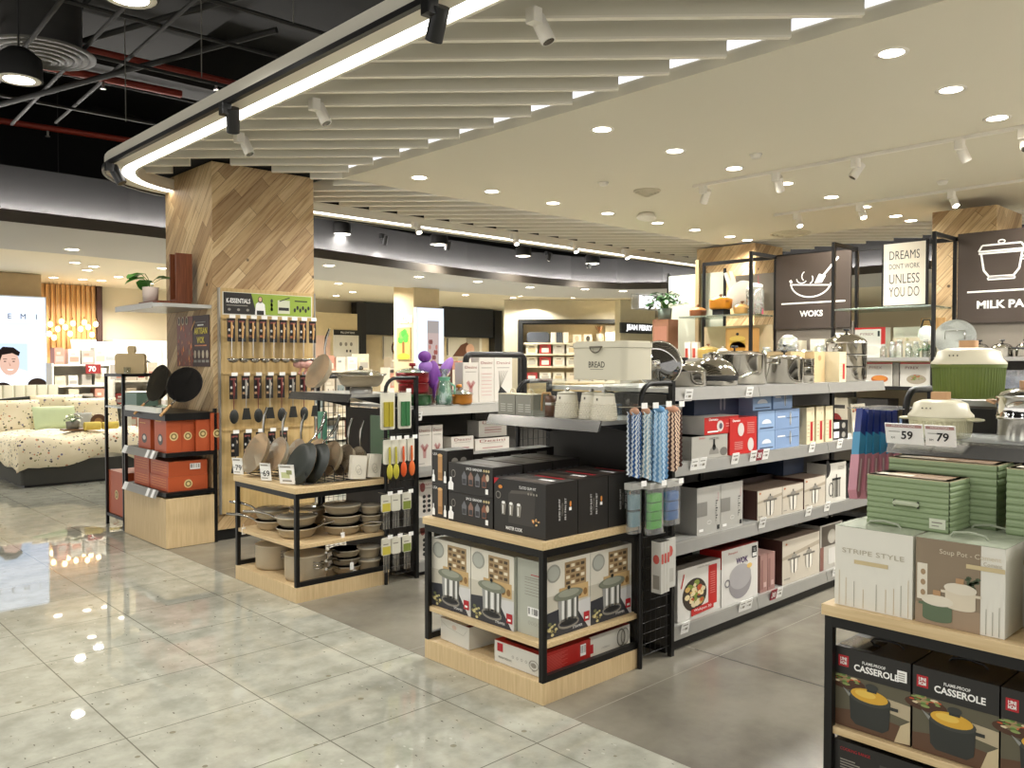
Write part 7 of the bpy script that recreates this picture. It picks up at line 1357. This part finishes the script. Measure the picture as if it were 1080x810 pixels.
t = thing('wall_sign', 'white letters with a green tree board on the left face of the beige column', 'sign', (9.695, 12.98, 1.6)); m = MB(); c = m.canvas((-.012, .56, 0), (0, -1, 0), (0, 0, 1)); c.txt('AKEMI', .30, .80, .14, EM('#fffdf6', 1.6), 1, .5, bold=.03); m.build('letters', t)
m = MB(); m.box(-.012, .06, .02, 0, .5, .64, M('#d9a860', .6)); c = m.canvas((-.013, .5, .02), (0, -1, 0), (0, 0, 1)); c.rect(.18, .05, .25, .35, M('#8a5a2a', .6)); [c.ell(.21 + .09 * math.cos(i), .45 + .07 * math.sin(i * 1.7), .09, .08, M(('#4fae3a', '#6cc44a', '#3f9030')[i % 3], .6), 2 + i * .02, 12) for i in range(7)]; c.ell(.22, .06, .2, .06, M('#d8d03a', .6), 2, 14); m.build('tree_board', t)
DKP = M('#24262a', .6)
def niche(label, x0, x1, z0, z1, y=18.0): t = thing('wall_niche', label, 'wall unit', (x0, y, 0), 0, 'dark topped wall units'); w = x1 - x0; m = MB(); m.box(0, .0, z1 - .82, w, .06, z1, DKP); m.build('blind', t); m = MB(); m.box(0, .2, 0, w, .25, z1 - .82, M('#d3c09a', .7)); m.build('back_panel', t); return t
t1 = niche('wall unit with dark blind left of the beige column', 11.95, 13.6, 1.2, 3.10); m = MB(); m.box(-.28, -.05, 0, 0, .2, 3.08, BLACK); m.build('post', t1)
t2 = niche('wall unit with dark blind right of the beige column', 14.5, 16.35, 1.2, 3.10); m = MB(); m.box(1.85, -.05, 0, 2.15, .2, 3.08, BLACK); m.build('post', t2)
m = MB(); m.box(0, 0, 0, 1.3, .04, 2.78, M('#dcc9a0', .7)); tag(m.build('display_wall', None, (10.35, 17.9, 0)), 'cream display wall board between the pillar and the dark blind', 'board')
m = MB(); m.box(0, 0, 0, .72, .03, .95, M('#e9e5da', .6)); c = m.canvas((0, -.001, 0), (1, 0, 0), (0, 0, 1)); c.rect(0, .82, .72, .95, INK); c.txt('PILLOW BAR', .4, .885, .05, TAGW, 2, .4); [c.ell(.2 + .15 * i, .6, .04, .05, GRYT, 2, 10) for i in range(3)]; [c.rect(.35 + .1 * i, .4, .4 + .1 * i, .46, INK, 2) for i in range(2)]; c.rect(.4, .05, .66, .22, M('#5fa9b0', .5), 2); tag(m.build('info_board', None, (10.95, 17.868, 1.42)), 'white info board with black heading on the cream display wall', 'board')
m = MB(); m.box(0, 0, 0, .4, .03, .62, M('#e6c3ae', .6)); tag(m.build('pink_board', None, (10.45, 17.858, 1.6)), 'pale pink board left of the white info board', 'board')
def framed(label, x, y, z, w, h, draw): m = MB(); m.box(0, 0, 0, w, .03, h, M('#e3dcca', .6)); draw(m.canvas((0, -.001, 0), (1, 0, 0), (0, 0, 1)), w, h); return tag(m.build('framed_picture', None, (x, y, z)), label, 'picture')
framed('cream picture with a dark wreath left of the green tree board', 12.6, 18.168, 1.65, .8, .6, lambda c, w, h: (c.ring(w * .55, h * .5, .14, .17, .06, M('#5a3a24', .6), 2, 18), c.rect(0, 0, .04, h, GRYT, 2)))
framed('picture of a brown haired person lying down, right of the lit column', 14.75, 18.168, 1.72, 1.3, .55, lambda c, w, h: (c.rect(.0, .05, .04, h * .95, INK, 2), c.rect(.7, .1, 1.2, h, M('#b0a48e', .6), 2), c.poly([(.2, .02), (.5, .34), (.72, .42), (.9, .3), (.8, .02)], M('#6b4128', .6), 3), c.ell(.85, .22, .16, .16, M('#dcae92', .6), 4, 18)))
low_shelf('cream shelf with folded packs before the dark blind left of the lit column', 11.2, 12.9, 15.9, 1.45, 6, 3, PALC, 'the shelf left of the lit column'); low_shelf('cream shelf with folded packs right of the lit column', 12.4, 13.75, 14.9, 1.4, 6, 3, PALC, 'the shelf right of the lit column')
low_shelf('cream shelf with packs just behind the beige woks', 8.2, 9.6, 14.2, 1.42, 5, 3, PALC + ['#7f8a8c'], 'the shelf behind the beige woks')
# shelf wall, set at an angle
ang = -PI / 4
t = thing('display_unit', 'black framed cream shelf wall behind the bread bin with vase and cushions', 'wall unit', (14.20, 14.75, 0), ang)
m = MB(); m.box(-.35, .36, 0, 3.3, .42, 3.11, M('#bfb59c', .8)); m.build('rear_wall', t); m = MB(); m.box(.14, .30, .2, 2.95, .36, 2.5, M('#d8c49c', .7)); m.build('back_panel', t)
for b in ((-.0, 0, 0, .12, .36, 2.62), (2.95, 0, 0, 3.07, .36, 2.62), (.12, 0, 2.52, 2.95, .36, 2.62)): m = MB(); m.box(*b, BLACK); m.build('frame_bar', t)
for z in (2.05, 1.78, 1.48, 1.1): m = MB(); m.box(.14, .0, z - .04, 2.95, .3, z, M('#e2d6ba', .6)); m.build('shelf', t)
def onwall(u, v, z): return (14.20 + u * math.cos(ang) - v * math.sin(ang), 14.75 + u * math.sin(ang) + v * math.cos(ang), z)
m = MB(); m.rbox(0, 0, 0, .55, .2, .26, .08, M('#4b4f57', .8), 'y'); tag(m.build('bolster', None, onwall(.22, .05, 2.052), (0, 0, ang)), 'dark grey bolster at the left of the upper wall shelf', 'cushion')
for i, c_ in enumerate(('#e9e4d8', '#4b5058', '#e9e4d8')): m = MB(); m.rbox(0, 0, 0, .14, .2, .25, .03, M(c_, .8)); tag(m.build('folded_throw', None, onwall(.80 + i * .15, .05, 2.052), (0, 0, ang)), '%s folded throw right of the dark bolster' % nth(i, 3), 'throw', 'folded throws on the wall shelf')
t = thing('flower_vase', 'grey vase with dried brown flowers on the upper wall shelf', 'vase', onwall(2.0, .15, 2.052)); m = MB(); m.lathe([(0, 0), (.07, 0), (.085, .05), (.08, .22), (.07, .22), (0, .02)], M('#a89f8e', .6), 18); m.build('vase', t); m = MB(); r2 = random.Random(3)
for i in range(14): a = r2.uniform(0, 6.28); m.leaf((0, 0, .22), (math.cos(a) * .6, math.sin(a) * .6, 1), .05, r2.uniform(.15, .28), M(r2.choice(['#a8744a', '#c9a07a', '#7a4a2c']), .7), .1)
m.build('dried_flowers', t)
m = MB(); m.box(0, 0, 0, .42, .03, .42, M('#efe9dc', .6)); tag(m.build('canvas_print', None, onwall(2.15, .22, 2.052), (0, 0, ang)), 'white blank canvas behind the vase', 'picture')
for i, u in enumerate((1.35, 1.62, 2.66)): m = MB(); m.box(0, 0, 0, .2, .03, .2, M('#e6dcc6', .6)); c = m.canvas((0, -.001, 0), (1, 0, 0), (0, 0, 1)); c.ell(.1, .1, .05, .07, M(('#c9b79a', '#3d3a36', '#b5773c')[i], .6), 1, 12); tag(m.build('small_frame', None, onwall(u, .12, 2.052), (0, 0, ang)), '%s small framed picture on the upper wall shelf' % nth(i, 3), 'picture', 'small frames on the wall shelf')
for k, z in enumerate((1.782, 1.482, 1.102)):
    for i in range(8):
        w = .28; red = (i == 1 and k < 2) or (i == 0 and k == 2); kk = Carton(w, .2, .24 if k == 0 else .22, M('#b23a3a' if red else ('#e4dcc8', '#d6cab2', '#c9c4bc', '#e9e4d6')[(i + k) % 4], .6)); f = kk.F(); f.rect(.05, .03, w - .05, .14, M('#efe6d8' if red else ('#c7b48e', '#b9b4a6', '#d9c9b4')[(i * 2 + k) % 3], .6)); f.rect(.08, .16, .2, .18, M('#7a6a58', .6), 2)
        o = kk.put('gift_pack', '%s gift pack on the %s tier of the cream shelf wall' % (nth(i, 8), ('second', 'third', 'lowest')[k]), 0, 0, z, 'gift packs on the shelf wall'); o.location = onwall(.2 + i * .33, .04, z); o.rotation_euler = (0, 0, ang)
# cream column with dark sign and hanging letters
m = MB(); m.box(15.0, 12.2, 0, 16.3, 12.36, 3.0, M('#cbbf9e', .8)); struct('wall_pillar', m)
m = MB(); m.box(0, 0, 0, 1.15, .06, .24, M('#2b2d2f', .5)); c = m.canvas((0, -.001, 0), (1, 0, 0), (0, 0, 1)); c.txt('JEAN PERRY', .66, .12, .12, EM('#ffffff', 1.4), 2, .98, bold=.04); tag(m.build('column_sign', None, (14.96, 12.13, 2.24)), 'dark sign band lettered JEAN PERRY on the cream column', 'sign')
m = MB(); m.box(0, 0, 0, .9, .02, .34, CLEAR('#f4f4f4', .05, .05, .3)); c = m.canvas((.25, -.002, .02), (1, 0, 0), (0, 0, 1)); c.txt('BEDS', .38, .15, .24, EM('#ffffff', 2.2), 2, .75, bold=.05); m.cyl((.05, .01, .34), (.05, .01, .60), .004, BLACK, 5); m.cyl((.8, .01, .34), (.8, .01, .60), .004, BLACK, 5); tag(m.build('hanging_sign', None, (13.9, 11.0, 2.68)), 'lit white hanging letters behind the green plant', 'sign')
# plant on the left end of the rack, box under it
m = MB(); m.box(0, 0, 0, .2, .22, 2.06, M('#8d6248', .6)); c = m.canvas((0, .22, 0), (0, -1, 0), (0, 0, 1)); c.rect(.02, 1.7, .2, 1.98, M('#a3705a', .6)); tag(m.build('pedestal', None, (8.0, 5.80, 0)), 'slim brown pedestal at the left end of the wall rack under the plant', 'pedestal')
plant('potted_plant', 'bushy green plant in a grey pot on the slim brown pedestal', (8.1, 5.92, 2.062), .085, .13, M('#6b756a', .6), 60, .07, .10, .21, 8, green=('#234a20', '#2f6028', '#1c3c1a', '#3a7030'))
m = MB(); m.box(0, 0, 0, .05, .05, 2.78, M('#a8926c', .6)); tag(m.build('end_post', None, (8.5, 5.72, 0)), 'pale wooden post at the left end of the wall rack', 'post')
# ================================================================== CEILING FITTINGS
def spot(label, group, x, y, z, aim, col, ln=.13, r=.035, lit=False, drop=.07, power=14):
    t = thing('track_spotlight', label, 'spotlight', (x, y, z), 0, group); cm = col; m = MB(); m.rbox(-.03, -.03, -drop, .03, .03, 0, .008, cm); m.build('adapter', t)
    a = Vector(aim).normalized(); p0 = Vector((.05, 0, -drop)) - a * ln * .35; p1 = p0 + a * ln
    m = MB(); m.cyl(p0, p1, r, cm, 18); m.tube([(0, 0, -drop + .01), (.03, 0, -drop), tuple(p0 + a * ln * .4)], .012, cm, 8); m.build('lamp_head', t)
    m = MB(); m.cyl(p1 + a * .0005, p1 + a * .001, r * .8, EM('#fff4e0', 16.0) if lit else M('#5a564e', .2, .5), 16); m.build('lens', t)
    if lit: lamp('lamp', tuple(p1 + a * .01), power, r * 1.6, t, WARM, 90, tuple(a))
    return t
WSP = M('#e6e1d6', .45); BSP = M('#131313', .4)
for i, (y, am) in enumerate(((2.93, (.2, .7, -1)), (4.96, (.3, .6, -1)), (7.05, (.4, -.4, -1)))): spot(('black track spotlight nearest to the viewer on the canopy edge', 'black track spotlight in the middle of the canopy edge', 'black track spotlight at the canopy corner')[i], 'black track spotlights on the canopy edge', 2.285, y, 3.14, am, BSP, .15, .04)
for i, (x, y) in enumerate(((2.83, 2.83), (2.78, 4.75), (2.79, 5.83))): spot(('white spotlight nearest to the viewer under the slats', 'white spotlight in the middle under the slats', 'white spotlight over the wood clad pillar under the slats')[i], 'white spotlights under the slats', x, y, 3.226, (.25, -.4, -1), WSP, .13, .036)
for i, (x, y) in enumerate(((4.35, 7.7), (5.76, 7.67), (7.19, 7.56), (8.28, 7.55), (9.3, 7.5))): spot('%s lit spotlight along the rear edge of the canopy' % nth(i, 5), 'lit spotlights along the rear canopy edge', x, y, 3.155, (-.15, -.55, -1), WSP, .10, .036, True, power=9)
def track(label, x, y0, y1): m = MB(); m.box(x - .017, y0, 3.175, x + .017, y1, 3.199, WSP); tag(m.build('light_track'), label, 'track')
track('white lighting track on the cream ceiling, nearer to the viewer', 6.6, .6, 4.5); track('white lighting track on the cream ceiling, farther away', 8.52, .8, 4.75)
for i, y in enumerate((4.40, 3.67, 2.98, 2.21, 1.80)): spot('%s white spotlight on the nearer ceiling track' % nth(i, 5), 'white spotlights on the nearer ceiling track', 6.6, y, 3.176, ((.3, .6, -1), (.8, .2, -1), (-.4, .5, -1), (.5, -.3, -1), (-.5, -.2, -.9))[i], WSP, .13, .036)
for i, y in enumerate((4.49, 3.8, 2.92)): spot('%s lit spotlight on the farther ceiling track' % nth(i, 3), 'lit spotlights on the farther ceiling track', 8.52, y, 3.176, (-.35, -.5, -1) if i else (-.35, -.4, -1), WSP, .12, .036, True, power=9)
def vent(name, label, cat, x, y, z, r, rings=4, mt=None):
    t = thing(name, label, cat, (x, y, z)); mm = mt or M('#c9c0a9', .5)
    for i in range(rings): m = MB(); a = r * (1 - i / rings * .85); m.lathe([(a, 0), (a, -.008 - .01 * i), (a - r * .10, -.018 - .012 * i), (a - r * .12, -.004 - .01 * i)], mm, 32); m.build('ring', t)
    return t
vent('air_vent', 'small round ceiling vent beside the near lighting track', 'vent', 6.48, 4.95, 3.199, .13); vent('air_vent', 'round ceiling vent at the far end of the cream ceiling', 'vent', 9.9, 5.3, 3.199, .25)
m = MB(); m.X = Matrix.Rotation(.12, 4, 'Y'); m.lathe([(0, -.07), (.10, -.065), (.11, -.05), (.08, -.0), (0, 0)], WSP, 24); tag(m.build('ceiling_speaker', None, (7.46, 5.7, 3.2)), 'tilted white ceiling speaker among the far downlights', 'speaker')
for i, (x, y) in enumerate(((5.98, 3.5), (8.09, 2.85), (5.9, 5.0))): m = MB(); m.lathe([(0, -.03), (.035, -.03), (.05, -.0), (0, 0)], WSP, 18); tag(m.build('smoke_detector', None, (x, y, 3.2)), ('smoke detector on the cream ceiling left of the near track', 'smoke detector between the two lighting tracks', 'smoke detector between far and middle downlight rows')[i], 'smoke detector', 'smoke detectors')
# dark ceiling services
p = onz(44, 56, 4.0); t = vent('air_diffuser', 'big dark round air diffuser hanging from a duct in the dark ceiling', 'vent', p.x, p.y, 4.0, .39, 6, M('#4a4844', .5)); m = MB(); m.cyl((0, 0, 0), (0, 0, 1.0), .29, M('#33312e', .6), 28); m.build('duct', t)
def pipe(label, p0, p1, r, mat, group, heads=0):
    m = MB(); m.cyl(p0, p1, r, mat, 10); d = Vector(p1) - Vector(p0)
    o = tag(m.build('ceiling_pipe'), label, 'pipe', group)
    for i in range(heads): q = Vector(p0) + d * ((i + .5) / heads); m = MB(); m.cyl(q, q - Vector((0, 0, .09)), .012, STEELM, 8); m.cyl(q - Vector((0, 0, .09)), q - Vector((0, 0, .10)), .025, STEELM, 10); m.build('sprinkler_head', o)
REDP = M('#8a2f1e', .5); GRP = M('#1f1e1b', .7)
pipe('long red sprinkler pipe crossing the dark ceiling beyond the diffuser', (-2, 7.75, 4.2), (4.2, 7.6, 4.2), .03, REDP, 'red sprinkler pipes', 4); pipe('short red sprinkler pipe in front of the long one', (1.9, 8.2, 4.15), (3.3, 8.12, 4.15), .035, REDP, 'red sprinkler pipes', 1); pipe('lowest red sprinkler pipe at the left, far away', (-2, 11.0, 4.2), (3.7, 10.4, 4.2), .035, REDP, 'red sprinkler pipes', 3)
rr = random.Random(2)
for i in range(6): pipe('%s thin grey conduit running along the dark aisle' % (ORD[i]), (.3 + i * .42, 3.0, 3.95 + .1 * (i % 3)), (.3 + i * .42 + .3, 10.0, 3.95 + .1 * (i % 3)), .016, GRP, 'grey conduits along the aisle')
for i in range(7): pipe('%s grey conduit crossing the dark aisle' % (ORD[i]), (-3, 4.2 + i * .85, 4.1 + .06 * (i % 2)), (5.5, 4.0 + i * .85, 4.1 + .06 * (i % 2)), .016, GRP, 'grey conduits across the aisle')
for i, (a, b) in enumerate((((1.0, 9.6, 3.9), (2.9, 6.0, 4.3)), ((1.5, 9.8, 3.85), (3.4, 6.4, 4.3)))): pipe('%s slanting grey strut in the dark ceiling' % ('left', 'right')[i], a, b, .025, GRP, 'slanting struts')
for i, y in enumerate((3.2, 4.2, 5.4, 6.8)): m = MB(); m.cyl((2.33, y, 3.42), (2.33, y, 5.0), .004, M('#6a675f', .4), 5); tag(m.build('suspension_wire'), '%s thin suspension wire of the beige canopy, counted from the viewer' % ORD[i], 'wire', 'suspension wires of the canopy')
for i, (px, py) in enumerate(((403, 250), (470, 256), (577, 268), (620, 276))): p = onz(px, py, 3.45); spot('%s black spotlight in the dark strip behind the canopy' % nth(i, 4), 'black spotlights in the dark strip', p.x, p.y, 3.5, (0, .3, -1), BSP, .14, .045, True, power=6)
